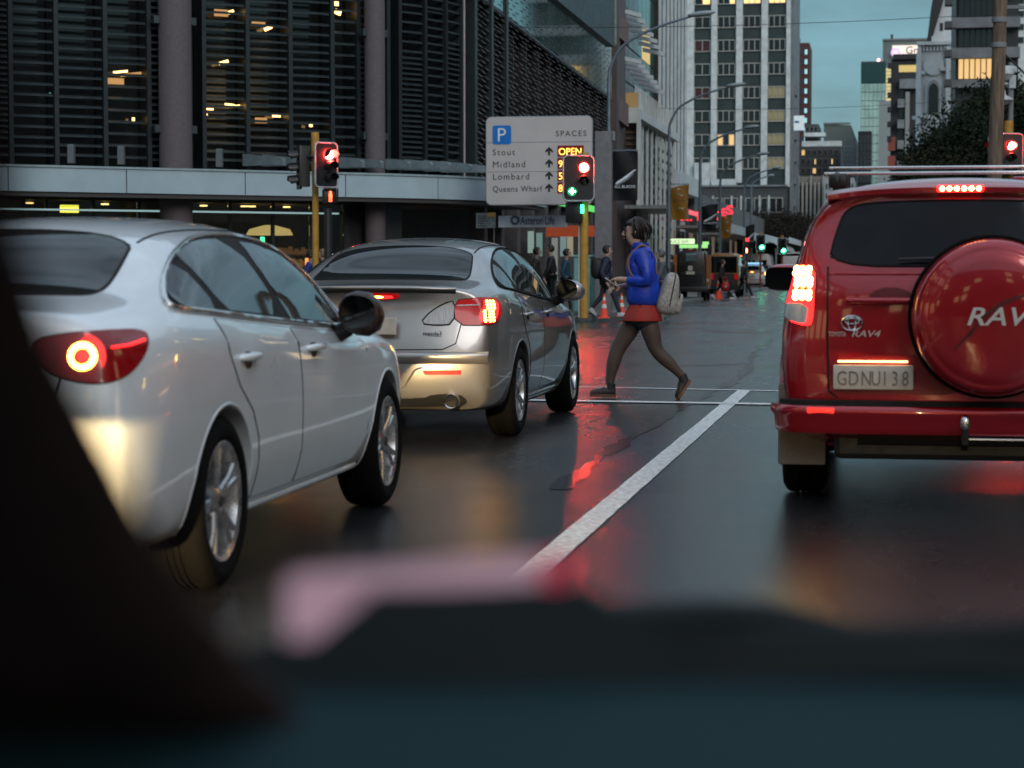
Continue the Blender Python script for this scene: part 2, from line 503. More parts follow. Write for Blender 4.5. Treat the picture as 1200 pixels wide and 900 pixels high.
# ------------------------------------------------------------------ white sedan beside us
def K(y, *a): return (y, list(a))
SEDAN = [
 K(-1.00, .70,.25, .79,.30, .825,.46, .815,.66, .795,.88, .755,.985, .68,1.045, .57,1.075, 1.095),
 K(-.85, .76,.23, .845,.28, .875,.45, .872,.68, .853,.90, .81,1.00, .73,1.055, .61,1.085, 1.105),
 K(-.45, .79,.21, .865,.27, .90,.45, .915,.70, .900,.955, .855,1.05, .77,1.10, .645,1.14, 1.160),
 K(-.10, .76,.20, .85,.27, .905,.45, .925,.70, .905,.95, .858,1.045, .765,1.15, .63,1.265, 1.295),
 K(.30, .77,.19, .86,.26, .91,.45, .928,.70, .907,.94, .862,1.02, .755,1.195, .605,1.36, 1.408),
 K(.80, .77,.19, .86,.26, .91,.45, .927,.69, .907,.91, .863,.98, .752,1.20, .60,1.385, 1.445),
 K(1.30, .77,.19, .86,.26, .91,.45, .925,.685, .902,.90, .86,.95, .752,1.195, .60,1.385, 1.450),
 K(1.80, .77,.19, .86,.26, .908,.45, .922,.67, .90,.865, .855,.912, .752,1.17, .595,1.345, 1.41),
 K(2.20, .77,.19, .86,.26, .905,.45, .918,.66, .897,.845, .85,.885, .755,1.10, .61,1.20, 1.265),
 K(2.60, .76,.19, .85,.26, .90,.45, .915,.66, .892,.86, .845,.905, .765,.97, .66,1.01, 1.045),
 K(3.00, .74,.2, .84,.26, .89,.44, .905,.65, .88,.825, .82,.875, .735,.925, .62,.955, .985),
 K(3.40, .68,.2, .78,.26, .84,.42, .855,.62, .82,.765, .75,.82, .66,.86, .54,.88, .91),
 K(3.65, .6,.2, .7,.25, .77,.40, .78,.56, .73,.68, .66,.735, .57,.77, .45,.79, .81)]
SED_ST = [-1.0, -.93, -.80, -.60, -.45, -.28, -.10, .10, .30, .55, .80, 1.05, 1.30, 1.55, 1.80, 2.0, 2.20, 2.42, 2.60, 2.8, 3.0, 3.2, 3.4, 3.55, 3.65]
SED_REAR = [-.98, -1.04, -1.075, -1.075, -1.045, -1.035, -1.045, -1.06]
SED_FRONT = [3.70, 3.75, 3.79, 3.80, 3.76, 3.73, 3.71, 3.70]
DLO = [(-.37, 1.085), (-.28, 1.125), (-.06, 1.215), (.22, 1.295), (.60, 1.350), (1.05, 1.365), (1.45, 1.345), (1.70, 1.295), (1.92, 1.185), (2.13, 1.005), (2.18, .945), (1.9, .955), (1.2, .985), (.4, 1.030), (-.10, 1.060), (-.32, 1.072)]
def dlo_clip(y0, y1, inset=0.0):
    # part of the side glass outline between two pillars
    P = [V((a, b, 0)) for a, b in DLO]; o = []
    n = len(P)
    for i in range(n):
        a, b = P[i], P[(i + 1) % n]
        if y0 <= a.x <= y1: o.append((a.x, a.y))
        cr = [t for c in (y0, y1) if (a.x - c) * (b.x - c) < 0 for t in [(c - a.x) / (b.x - a.x)]]
        for t in sorted(cr): o.append(tuple(a.lerp(b, t))[:2])
    return o
def slant(poly, k, zc=1.15):
    return [(a + k * (b - zc), b) for a, b in poly]

def sedan(name, label, pm, kind, sy=1, sxw=1, sz=1, spokes=5, twin=True, wb=2.83):
    root = empty(name, label=label, cat='car')
    keys = [(y * sy, [v * (sxw if i % 2 == 0 and i < 16 else sz) for i, v in enumerate(a)]) for y, a in SEDAN]
    st = [y * sy for y in SED_ST]
    wheels = [(0, .335), (wb, .335)]
    rear = [y * sy for y in SED_REAR]
    if kind == 'b':
        rear = [rear[0], rear[1] - .01, rear[2] - .02, rear[3] - .02, rear[4] + .02, rear[5] + .02, rear[6] + .005, rear[7] - .02]
    body, sk = car_body(root, keys, st, rear, [y * sy for y in SED_FRONT], pm, wheels, .365)
    arch_lips(root, sk, wheels, .368, pm)
    Y = lambda P: [(a * sy, b * sz) for a, b in P]
    # side glass, trims, doors
    for fr in ('side', 'left'):
        fd = [(1.16, .30), (1.13, .66), (1.10, .985)] 
        front_door = Y([(1.12, .30), (1.09, .62), (1.08, .965), (1.6, .940), (2.30, .905), (2.36, .86), (2.40, .60), (2.36, .42), (2.25, .30)])
        rear_door = Y([(1.10, .30), (1.07, .62), (1.06, .966), (.4, 1.005), (.02, 1.03), (.06, .90), (.16, .77), (.33, .66), (.42, .55), (.455, .40), (.46, .30)])
        for dp, hy in ((front_door, 1.25), (rear_door, .22)):
            d = mesh('door', sk.patch(fr, dp, .0035, .05, .006), pm, root, 60)
            mesh('door_gap', sk.line(fr, dp, .0055, -.002, True), M_GAP, d)
            x = sk.hit(fr, hy * sy, .872 * sz)[0]; sg = 1 if fr == 'side' else -1
            bm = bmesh.new()
            lathe(bm, [(.001, -.012), (.05, -.012), (.046, .0075), (.001, .0065)], 'X', 20, c=(x.x, x.y + .06, x.z - .01))
            for v in bm.verts: v.co.y = x.y + .06 + (v.co.y - x.y - .06) * 1.1; v.co.z = x.z - .01 + (v.co.z - x.z + .01) * .75
            mesh('handle_recess_shade', bm, M_BLACK if kind == 'a' else M_GAP, d, 40)  # dark disc laid on the door paints the shade of the recess
            h = cat_rom([(x.x - sg * .005, x.y - .035, x.z), (x.x + sg * .028, x.y - .01, x.z + .004), (x.x + sg * .036, x.y + .06, x.z + .006), (x.x + sg * .028, x.y + .14, x.z + .004), (x.x - sg * .004, x.y + .165, x.z)], 5)
            mesh('door_handle', T(h, [.013 + .004 * sin(pi * i / (len(h) - 1)) for i in range(len(h))], 8), pm, d, 60)
        outer = Y(DLO)
        mesh('window_surround', sk.patch(fr, outer, .004, .05, .008, 2), M_GAP, root, 60)
        mesh('window_trim', sk.line(fr, [tuple(p)[:2] for p in chaikin([V((a, b, 0)) for a, b in outer], 3)], .012 if kind == 'a' else .006, .007, True), M_TRIM if kind == 'a' else M_GAP, root, 60)
        for y0, y1, dz in ((1.11, 2.13, 0), (.17, 1.02, 0), (-.27, .11, 0)):
            P = slant(dlo_clip(y0, y1), -.28 if y0 < 1.0 else 0)
            if y0 > 1: P = [(a - (.24 * (b - 1.0) if a < 1.5 else 0), b) for a, b in dlo_clip(y0, y1)]
            cx = sum(p[0] for p in P) / len(P); cz = sum(p[1] for p in P) / len(P)
            P = [(cx + (a - cx) * .955, cz + (b - cz) * .90) for a, b in P]
            mesh('window', sk.patch(fr, Y(P), .0065, .05, .004, 1), M_GLASS, root, 60)
        # lower sill strip
        mesh('sill', sk.line(fr, Y([(.46, .255), (1.3, .25), (2.35, .25)]), .026, -.012, seg=8), pm, root, 60)
    # glass front and rear
    rw = [(-.60, .30), (-.565, -.16), (-.57, -.47), (-.42, -.53), (0, -.55), (.42, -.53), (.57, -.47), (.565, -.16), (.60, .30)]
    rw = [(-.51, .12), (-.565, -.18), (-.60, -.50), (-.52, -.585), (0, -.62), (.52, -.585), (.60, -.50), (.565, -.18), (.51, .12), (0, .17)]
    rwp = [(a * sxw, b * sy) for a, b in rw]
    g = mesh('rear_window', sk.patch('top', rwp, .005, .05, .008, 1), M_GLASSR, root, 60)
    mesh('rear_window_seal', sk.line('top', [tuple(p)[:2] for p in chaikin([V((a, b, 0)) for a, b in rwp], 2)], .007, .001, True), M_GAP, root)
    ws = [(-.54, 1.72), (0, 1.66), (.54, 1.72), (.63, 2.1), (.68, 2.52), (.4, 2.66), (0, 2.7), (-.4, 2.66), (-.68, 2.52), (-.63, 2.1)]
    mesh('windscreen', sk.patch('top', [(a * sxw, b * sy) for a, b in ws], .005, .06, .008, 1), M_GLASS, root, 60)
    # roof side seams
    for s in (-1, 1):
        mesh('roof_seam', sk.line('top', [(s * .53 * sxw, .10 * sy), (s * .535 * sxw, .6 * sy), (s * .53 * sxw, 1.2 * sy), (s * .51 * sxw, 1.7 * sy)], .006, -.001), M_GAP, root)
    # boot lid seam: from the glass corner out to the lamps and down
    for s in (-1, 1):
            mesh('boot_seam', sk.line('rear', [(s * .655 * sxw, .99 * sz), (s * .645 * sxw, .85 * sz), (s * .61 * sxw, .70 * sz), (s * .52 * sxw, .66 * sz), (0, .655 * sz)], .0045, -.001), M_GAP, root)
    for y, s in ((0, 1), (0, -1), (wb, 1), (wb, -1)):
        make_wheel(root, s * (.800 * sxw), y, .335, .215, .232 if kind == 'a' else .225, spokes, s, twin=twin)
    # headlights
    for s in (-1, 1):
        hl = [(s * .40, .66), (s * .72, .74), (s * .74, .62), (s * .45, .58)]
        mesh('headlight', sk.patch('front', [(a * sxw, b * sz) for a, b in hl], .006, .05, .01, 1), M_CLEAR, root, 60)
    mesh('grille', sk.patch('front', [(a * sxw, b * sz) for a, b in [(-.38, .62), (.38, .62), (.30, .40), (-.30, .40)]], .006, .06, .01, 1), M_BLACK, root, 60)
    # wing mirrors
    for fr, s in (('side', 1), ('left', -1)):
        p = sk.hit(fr, (1.88 if kind == 'a' else 2.02) * sy, (.905 if kind == 'a' else .93) * sz)[0]
        bm = bmesh.new()
        prof = [(-.02, .035, .05), (.01, .085, .075), (.06, .105, .088), (.12, .103, .082), (.165, .07, .066), (.185, .02, .03)] if kind == 'a' else [(-.02, .035, .05), (.02, .075, .075), (.08, .085, .088), (.15, .080, .082), (.195, .055, .066), (.215, .02, .03)]
        rings = []
        for dx, hz, hy in prof:
            ring = []
            for k in range(16):
                a = 2 * pi * k / 16; cy = cos(a); sz_ = sin(a)
                ex = .62
                yy = hy * (abs(cy) ** ex) * (1 if cy > 0 else -.72); zz = hz * (abs(sz_) ** ex) * (1 if sz_ > 0 else -1)
                ring.append(bm.verts.new((p.x + s * (dx + .05), p.y + yy - .02, p.z + .115 + zz - .02 * (dx / .2))))
            rings.append(ring)
        for A, C in zip(rings, rings[1:]):
            for k in range(16): bm.faces.new((A[k], A[(k + 1) % 16], C[(k + 1) % 16], C[k]))
        bm.faces.new(rings[0][::-1]); bm.faces.new(rings[-1])
        bmesh.ops.recalc_face_normals(bm, faces=bm.faces)
        mr = mesh('wing_mirror', bm, M_MIRB if kind == 'a' else pm, root, 60)
        bm = bmesh.new()
        tube(bm, [(p.x - s * .03, p.y + .05, p.z - .005), (p.x + s * .05, p.y + .04, p.z + .035), (p.x + s * .09, p.y + .01, p.z + .08)], [.045, .04, .035], 8)
        mesh('mirror_stalk', bm, M_BLACK, mr, 60)
        bm = bmesh.new()
        prism(bm, [tuple(q)[:2] for q in chaikin([V(q) for q in [(.05, -.08, 0), (.19, -.065, 0), (.22, .0, 0), (.19, .075, 0), (.05, .085, 0)]], 2)], 0, .004)
        bm.transform(Matrix.Translation((p.x + (0 if s > 0 else 0), p.y - .083, p.z + .112)) @ Matrix.Diagonal((s, 1, 1, 1)) @ XZ)
        bmesh.ops.recalc_face_normals(bm, faces=bm.faces)
        mesh('mirror_glass', bm, M_MIRG, mr, 40)
    return root, sk, body
M_MIRB = mat('mirror housing dark', (.018, .008, .009), .4, coat=.3)
M_MIRG = mat('mirror glass', (.05, .055, .06), .06, metal=1, var=0, rvar=0)

P_WHITE = paint('pearl white paint', (.74, .79, .83), .10, .30)
wr, wsk, wbody = sedan('white_sedan', 'pearl white sedan with round glowing ring tail lamp and dark mirror', P_WHITE, 'a')
# tail lamps that wrap round the corner, with a glowing ring
for s in (1, -1):
    dv = V((-s * .62, .785, 0)); u = V((s * .785, .62, 0)) ; up = V((0, 0, 1))
    fr = (V((0, -.9, 0)) - dv * 3, u, up, dv)
    P = [(.36, .98), (.48, 1.005), (.60, 1.01), (.75, 1.01), (.795, .99), (.765, .93), (.69, .870), (.59, .835), (.50, .84), (.40, .88)]
    lamp = mesh('tail_lamp', wsk.patch(fr, P, .008, .03, .014, 2), M_LENSD, wr, 60)
    mesh('lamp_seam', wsk.line(fr, [tuple(p)[:2] for p in chaikin([V((a, b, 0)) for a, b in P], 2)], .005, .001, True), M_GAP, lamp)
    c, nrm = wsk.hit(fr, .520, .925)
    q = nrm.to_track_quat('Z', 'Y').to_matrix().to_4x4()
    bm = bmesh.new()
    tube(bm, [(.038 * cos(a * pi / 16), .038 * sin(a * pi / 16), 0) for a in range(32)], 0.0105, 8, True)
    bm.transform(Matrix.Translation(c + nrm * .012) @ q); mesh('ring_lamp', bm, M_LED, lamp, 60)
    for k in range(14):
        a = 2 * pi * k / 14
        bm = bmesh.new(); bmesh.ops.create_icosphere(bm, subdivisions=1, radius=.0065)
        bm.transform(Matrix.Translation(c + nrm * .019 + q.to_3x3() @ V((.038 * cos(a), .038 * sin(a), 0)))); mesh('led', bm, M_LEDW, lamp, 60)
    bm = bmesh.new(); lathe(bm, [(.001, .004), (.078, .0), (.078, -.01), (.001, -.01)], 'Z', 28)
    bm.transform(Matrix.Translation(c + nrm * .006) @ q); mesh('lamp_reflector', bm, M_LITD, lamp, 60)
    bm = bmesh.new(); lathe(bm, [(.001, .006), (.02, .006), (.02, -.004), (.001, -.004)], 'Z', 20)
    bm.transform(Matrix.Translation(c + nrm * .008) @ q); mesh('lamp_hub', bm, M_LIT, lamp, 60)
    mesh('lamp_strip', wsk.line(fr, [(.61, .952), (.69, .958), (.76, .972)], .004, .010), M_LIT, lamp)
mesh('number_plate', rbox((-.18, -1.085, .70), (.18, -1.07, .82), .004), M_PLATE, wr)
mesh('bumper_insert', wsk.patch('rear', [(-.58, .38), (.58, .38), (.5, .27), (-.5, .27)], .006, .06, .01, 1), M_BLACK, wr, 60)

# ------------------------------------------------------------------ silver sedan ahead of it
P_SILVER = paint('silver bronze metallic paint', (.36, .335, .32), .75, .32)
SYS = .935
sr, ssk, sbody = sedan('silver_sedan', 'silver sedan with glowing tail lamp, stopped ahead of the white sedan', P_SILVER, 'b', SYS, .955, 1.012, 5, True, 2.64)
M_CLUST = mat('clear lamp inner', (.55, .53, .52), .15, coat=1, scale=26, var=.28, stretch=(9, 1, .6))
for s in (1, -1):
    # clear inner lamp on the boot lid, red outer lamp round the corner
    P = [(s * .335, .845), (s * .40, .925), (s * .50, .985), (s * .565, 1.0), (s * .56, .84), (s * .45, .832)]
    l1 = mesh('reversing_lamp', ssk.patch('rear', P, .007, .03, .012, 1), M_CLUST, sr, 60)
    mesh('lamp_seam', ssk.line('rear', [tuple(p)[:2] for p in chaikin([V((a, b, 0)) for a, b in P], 1)], .007, .002, True), M_GAP, l1)
    dv = V((-s * .5, .866, 0)); u = V((s * .866, .5, 0)); fr = (V((0, -.9, 0)) - dv * 3, u, V((0, 0, 1)), dv)
    P = [(.485, .835), (.485, 1.0), (.60, 1.015), (.72, 1.02), (.83, 1.01), (.87, .97), (.86, .90), (.80, .85), (.68, .832)]
    lamp = mesh('tail_lamp', ssk.patch(fr, P, .008, .03, .014, 1), M_LIT if False else M_REDLENS, sr, 60)
    mesh('lamp_seam', ssk.line(fr, [tuple(p)[:2] for p in chaikin([V((a, b, 0)) for a, b in P], 1)], .006, .001, True), M_GAP, lamp)
    P = [(.66, .845), (.64, .90), (.675, .95), (.68, 1.0), (.80, 1.0), (.825, .96), (.80, .89), (.745, .85)]
    mesh('brake_lamp', ssk.patch(fr, P, .012, .03, .006, 1), M_LIT, lamp, 60)
    for a0 in range(7):
        for b0 in range(3):
            z = .862 + a0 * .021; a = .69 + b0 * .032 + (.012 if a0 > 3 else -.008)
            p, nrm = ssk.hit(fr, a, z)
            bm = bmesh.new(); bmesh.ops.create_icosphere(bm, subdivisions=1, radius=.0125); bm.transform(Matrix.Translation(p + nrm * .012))
            mesh('led', bm, M_LED, lamp, 60)
    mesh('lamp_bar', ssk.line(fr, [(.50, .965), (.65, .972)], .006, .011), M_CLEAR, lamp)
    P = [(s * .36, .525), (s * .62, .525), (s * .62, .495), (s * .38, .495)]
    mesh('reflector', ssk.patch('rear', P, .008, .03, .01), M_REFL, sr, 60)
    # bumper shelf crease and exhaust
    p = ssk.hit('rear', s * .56, .31)[0]
    bm = bmesh.new(); lathe(bm, [(.044, -.10), (.049, -.105), (.052, -.10), (.052, .10), (.044, .10)], 'Y', 24, c=(s * .56, p.y + .015, .315), close=True)
    bmesh.ops.recalc_face_normals(bm, faces=bm.faces)
    ex = mesh('exhaust', bm, M_CHROME, sr, 40)
    bm = bmesh.new(); lathe(bm, [(.001, -.03), (.044, -.03), (.044, -.02), (.001, -.02)], 'Y', 20, c=(s * .56, p.y + .015, .315)); mesh('exhaust_hole', bm, M_GAP, ex)
# thin lip along the boot lid edge with a dark seal line under it
mesh('boot_lip', ssk.line('rear', [(-.57, 1.068), (-.3, 1.078), (0, 1.08), (.3, 1.078), (.57, 1.068)], [.012], .002) if False else ssk.line('rear', [(-.57, 1.078), (-.3, 1.088), (0, 1.09), (.3, 1.088), (.57, 1.078)], .013, .003, seg=8), P_SILVER, sr, 60)
mesh('lip_seal_line', ssk.line('rear', [(-.57, 1.060), (-.3, 1.068), (0, 1.070), (.3, 1.068), (.57, 1.060)], .011, .003, seg=8), M_GAP, sr, 60)
P = [(-.20, 1.030), (-.17, 1.052), (.17, 1.052), (.20, 1.030), (.15, 1.012), (-.15, 1.012)]
l3 = mesh('third_brake_lamp', ssk.patch('rear', P, .016, .03, .02, 1), M_REDLENS, sr, 60)
P = [(-.155, 1.029), (-.13, 1.045), (.13, 1.045), (.155, 1.029), (.12, 1.019), (-.12, 1.019)]
mesh('lamp_core', ssk.patch('rear', P, .019, .02, .004, 1), M_LIT, l3, 60)
P = [(-.085, 1.030), (-.07, 1.040), (.07, 1.040), (.085, 1.030), (.06, 1.025), (-.06, 1.025)]
mesh('led', ssk.patch('rear', P, .021, .02, .003, 1), M_LED, l3, 60)
# bumper: swollen shelf below the lid, fold lines and dark under tray
bm = bmesh.new(); rings = []
prof = [(.02, .655), (-.022, .648), (-.034, .63), (-.030, .60), (-.012, .57), (.02, .555)]
xs = [-.80, -.74, -.64, -.5, -.3, -.1, .1, .3, .5, .64, .74, .80]
for x in xs:
    p = ssk.hit('rear', x * .985, .61)[0]
    rings.append([bm.verts.new((x, p.y + a + .006, b)) for a, b in prof])
for A, C in zip(rings, rings[1:]):
    for k in range(len(prof) - 1): bm.faces.new((A[k], C[k], C[k + 1], A[k + 1]))
bmesh.ops.recalc_face_normals(bm, faces=bm.faces)
mesh('bumper_shelf', bm, P_SILVER, sr, 60)
mesh('under_tray', ssk.patch('rear', [(-.66, .31), (-.60, .365), (-.42, .36), (-.36, .33), (.36, .33), (.42, .36), (.60, .365), (.66, .31), (.6, .275), (-.6, .275)], .008, .05, .01, 1), M_BLACK, sr, 60)
for s in (-1, 1):
    mesh('plate_recess_edge', ssk.line('rear', [(s * .36, .545), (s * .31, .53), (s * .24, .42), (s * .20, .395)], .008, .003), P_SILVER, sr)
mesh('number_plate', rbox((-.19, -1.09, .77), (.19, -1.062, .885), .004), M_PLATE, sr)
# badges
p = ssk.hit('rear', 0, .955)[0]
bm = bmesh.new(); tube(bm, [(.062 * cos(a * pi / 14), p.y - .008, .945 + .05 * sin(a * pi / 14)) for a in range(28)], .006, 6, True)
tube(bm, [(-.05, p.y - .008, .962), (-.02, p.y - .01, .94), (0, p.y - .01, .955), (.02, p.y - .01, .94), (.05, p.y - .008, .962)], .005, 6)
mesh('badge', bm, M_CHROME, sr, 60)
p = ssk.hit('rear', .44, .745)[0]
t = text('badge_lettering', 'mazda3', .04, M_INK, sr, (.36, p.y - .014, .765), sxw=1.1)
for s in (-1, 1):
    mesh('side_skirt', ssk.line('side' if s > 0 else 'left', [(.38, .235), (1.2, .225), (2.2, .225)], .038, -.012, seg=8), P_SILVER, sr, 60)

# real headlamps of the white sedan that light the silver bumper
def headlamp(root, x, y, z, energy, tilt=9, size=70, col=(1, .72, .34), blend=.12):
    d = bpy.data.lights.new('headlight_beam', 'SPOT'); d.energy = energy; d.color = col; d.spot_size = R(size); d.spot_blend = blend; d.shadow_soft_size = .04
    o = bpy.data.objects.new('headlight_beam', d); COL.objects.link(o); o.parent = root
    o.location = (x, y, z); o.rotation_euler = (R(90 - size / 2 - tilt + 8), 0, 0)
    return o

# ------------------------------------------------------------------ placing the two sedans
def place(root, px, py, hw, rz=0):       # rear wheel contact of the car's side at a picture point
    p = gr(px, py); root.location = (p.x - hw, p.y, 0); root.rotation_euler = (0, 0, rz)
place(wr, 262, 690, .90, .013)
place(sr, 609, 511, .86)
headlamp(wr, .62, 3.82, .70, 330, size=26); headlamp(wr, -.62, 3.82, .70, 330, size=26)
# ------------------------------------------------------------------ red SUV with a spare wheel on its back
P_RED = paint('red metallic paint', (.36, .0015, .010), .35, .25)
SUV = [
 K(-.72, .68,.40, .81,.45, .86,.58, .875,.82, .845,1.05, .815,1.135, .755,1.37, .65,1.56, 1.635),
 K(-.50, .72,.30, .83,.38, .895,.56, .905,.82, .880,1.06, .85,1.135, .785,1.385, .685,1.61, 1.69),
 K(.0, .74,.27, .85,.36, .90,.56, .907,.82, .892,1.06, .862,1.13, .795,1.385, .695,1.62, 1.705),
 K(.9, .74,.27, .85,.36, .90,.56, .907,.82, .895,1.05, .868,1.11, .80,1.38, .695,1.62, 1.705),
 K(1.5, .74,.27, .85,.36, .90,.56, .907,.82, .895,1.03, .868,1.09, .80,1.36, .69,1.575, 1.65),
 K(2.25, .74,.27, .85,.36, .90,.56, .905,.80, .89,1.0, .86,1.05, .80,1.12, .72,1.16, 1.19),
 K(2.7, .72,.28, .84,.36, .89,.55, .90,.78, .88,.95, .84,1.0, .76,1.05, .65,1.08, 1.11),
 K(3.15, .64,.3, .76,.36, .82,.5, .84,.72, .80,.86, .74,.92, .65,.96, .53,.985, 1.0)]
SUV_ST = [-.72, -.66, -.56, -.40, -.2, 0, .3, .6, .9, 1.2, 1.5, 1.75, 2.0, 2.25, 2.45, 2.7, 2.9, 3.05, 3.15]
SUV_REAR = [-.735, -.76, -.775, -.775, -.77, -.765, -.70, -.635]
SUV_FRONT = [3.2, 3.25, 3.3, 3.32, 3.28, 3.25, 3.22, 3.2]
rr = empty('red_suv', label='red SUV with spare wheel cover on its tailgate and lit brake lamps', cat='car')
sw = [(0, .36), (2.56, .36)]
rbody, rsk = car_body(rr, SUV, SUV_ST, SUV_REAR, SUV_FRONT, P_RED, sw, .40, corner=.055)
for s in (-1, 1):
    for y in (0, 2.56): make_wheel(rr, s * .785, y, .36, .225, .225, 5, s, twin=False)
M_FLAP = mat('grey mud flap', (.23, .20, .18), .7, bump=.3, scale=80)
M_ARCHP = mat('arch plastic', (.10, .09, .085), .6)
arch_lips(rr, rsk, sw, .405, P_RED, .02, .30)
PTS = lambda s, P: [(s * a, b) for a, b in P]
# glass
g = [(-.655, 1.235), (-.615, 1.40), (-.565, 1.535), (-.40, 1.558), (0, 1.566), (.40, 1.558), (.565, 1.535), (.615, 1.40), (.655, 1.235), (0, 1.235)]
rw = mesh('rear_window', rsk.patch('rear', g, .006, .05, .01, 1), mat('tinted tailgate glass', (.008, .008, .011), .08, var=0, rvar=0, spec=.22), rr, 60)
mesh('window_seal', rsk.line('rear', [tuple(p)[:2] for p in chaikin([V((a, b, 0)) for a, b in g], 2)], .008, .002, True), M_GAP, rw)
mesh('wiper', T([(.35, -.80, 1.255), (.0, -.795, 1.275), (-.30, -.79, 1.268)], [.016, .012, .008], 6), M_BLACK, rw)
for fr, s in (('side', 1), ('left', -1)):
    dl = [(-.52, 1.16), (-.42, 1.42), (-.2, 1.52), (.6, 1.545), (1.35, 1.50), (2.05, 1.10), (1.2, 1.135)]
    mesh('window', rsk.patch(fr, dl, .006, .06, .01, 2), M_GLASS, rr, 60)
    for dp in ([(1.0, .40), (.98, 1.13), (2.0, 1.06), (2.05, .85), (1.95, .45)], [(.96, .40), (.94, 1.135), (.1, 1.15), (.2, .85), (.4, .62), (.42, .42)]):
        d = mesh('door', rsk.patch(fr, dp, .004, .06, .008), P_RED, rr, 60)
        mesh('door_gap', rsk.line(fr, dp, .006, -.002, True), M_GAP, d)
    mesh('side_moulding', rsk.line(fr, [(.42, .60), (1.0, .61), (2.1, .60)], .028, .004), P_RED, rr, 60)
ws = [(-.60, 1.62), (0, 1.58), (.60, 1.62), (.73, 2.18), (.4, 2.32), (0, 2.36), (-.4, 2.32), (-.73, 2.18)]
mesh('windscreen', rsk.patch('top', ws, .006, .08, .01, 1), M_GLASS, rr, 60)
# roof spoiler above the glass with the third brake lamp
bm = bmesh.new(); rings = []
for k in range(21):
    x = -.66 + 1.32 * k / 20; u = abs(x) / .66
    p = rsk.hit('top', x, -.50 + .03 * u * u)[0]
    yb = -.735 + .055 * u ** 2.5; zt = p.z + .006; zb = 1.605 - .035 * u ** 3
    rings.append([bm.verts.new(q) for q in ((x, p.y, zt), (x, yb + .06, zb + .055 - .01 * u), (x, yb, zb + .025), (x, yb + .005, zb), (x, yb + .10, zb - .012), (x, p.y, zt - .06))])
for A, C in zip(rings, rings[1:]):
    for k in range(6): bm.faces.new((A[k], C[k], C[(k + 1) % 6], A[(k + 1) % 6]))
bm.faces.new(rings[0]); bm.faces.new(rings[-1][::-1]); bmesh.ops.recalc_face_normals(bm, faces=bm.faces)
mesh('roof_spoiler', bm, P_RED, rr, 40)
l3 = mesh('third_brake_lamp', rbox((-.115, -.752, 1.605), (.115, -.70, 1.640), .008), M_LIT, rr, 40)
for k in range(6):
    bm = bmesh.new(); bmesh.ops.create_uvsphere(bm, u_segments=10, v_segments=6, radius=.0125); bm.transform(Matrix.Translation((-.09 + .036 * k, -.749, 1.622)) @ Matrix.Diagonal((1.15, .6, 1, 1)))
    mesh('led', bm, M_LEDW, l3, 60)
# tail lamps: three lit tiers above a clear lens
for s in (-1, 1):
    dv = V((-s * .42, .9075, 0)); u = V((s * .9075, .42, 0)); fr = (V((0, -.7, 0)) - dv * 3, u, V((0, 0, 1)), dv)
    P = [(.672, 1.225), (.765, 1.245), (.80, 1.20), (.815, 1.10), (.835, 1.02), (.80, .955), (.70, .925), (.665, .94), (.662, 1.10)]
    P = [(a - .02, b) for a, b in P]
    lamp = mesh('tail_lamp', rsk.patch(fr, P, .010, .03, .016, 1), M_LIT, rr, 60)
    mesh('lamp_seam', rsk.line(fr, [tuple(p)[:2] for p in chaikin([V((a, b, 0)) for a, b in P], 1)], .006, .001, True), M_GAP, lamp)
    P2 = [(.672, 1.045), (.81, 1.045), (.815, 1.01), (.785, .962), (.70, .938), (.675, .95)]
    mesh('reversing_lens', rsk.patch(fr, P2, .014, .03, .006, 1), M_CLUST, lamp, 60)
    for r_, z in enumerate((1.205, 1.150, 1.085)):
        nled = 3
        for k in range(nled):
            for dz in (-.011, .013):
                a = (.680 if r_ == 0 else .672) + k * .033 - (.0 if r_ else -.004)
                p, nrm = rsk.hit(fr, a, z + dz)
                bm = bmesh.new(); bmesh.ops.create_uvsphere(bm, u_segments=8, v_segments=6, radius=.0165); bm.transform(Matrix.Translation(p + nrm * .010))
                mesh('led', bm, M_LED if k % 2 else M_LEDW, lamp, 60)
    # low reflectors, mud flaps
    p = rsk.hit('rear', s * .70, .50)[0]
    mesh('mud_flap', rbox((s * .79 - .125, -.46, .19), (s * .79 + .125, -.43, .62), .015), M_FLAP, rr, 40)
# bumper: one swept bar right round the back
def sweep(name, path, prof, m, parent, cap=True, sm=45):
    bm = bmesh.new(); rings = []
    for i, (p, nrm) in enumerate(path):
        rings.append([bm.verts.new((p.x + nrm.x * a, p.y + nrm.y * a, b)) for a, b in prof])
    for A, C in zip(rings, rings[1:]):
        for k in range(len(prof)): bm.faces.new((A[k], C[k], C[(k + 1) % len(prof)], A[(k + 1) % len(prof)]))
    bm.faces.new(rings[0]); bm.faces.new(rings[-1][::-1]); bmesh.ops.recalc_face_normals(bm, faces=bm.faces)
    return mesh(name, bm, m, parent, sm)
bp = cat_rom([V(q) for q in [(-.915, -.42, 0), (-.905, -.58, 0), (-.865, -.70, 0), (-.76, -.765, 0), (-.5, -.79, 0), (0, -.80, 0), (.5, -.79, 0), (.76, -.765, 0), (.865, -.70, 0), (.905, -.58, 0), (.915, -.42, 0)]], 5)
path = []
for i, p in enumerate(bp):
    t = (bp[min(i + 1, len(bp) - 1)] - bp[max(i - 1, 0)]).normalized(); path.append((p, V((t.y, -t.x, 0))))
bum = sweep('bumper', path, [(-.06, .520), (.026, .525), (.040, .512), (.042, .49), (.030, .47), (.026, .42), (.010, .385), (-.06, .37)], P_RED, rr)
sweep('bumper_gap', path[8:-8], [(-.03, .555), (.010, .552), (.012, .527), (-.03, .527)], M_GAP, bum)
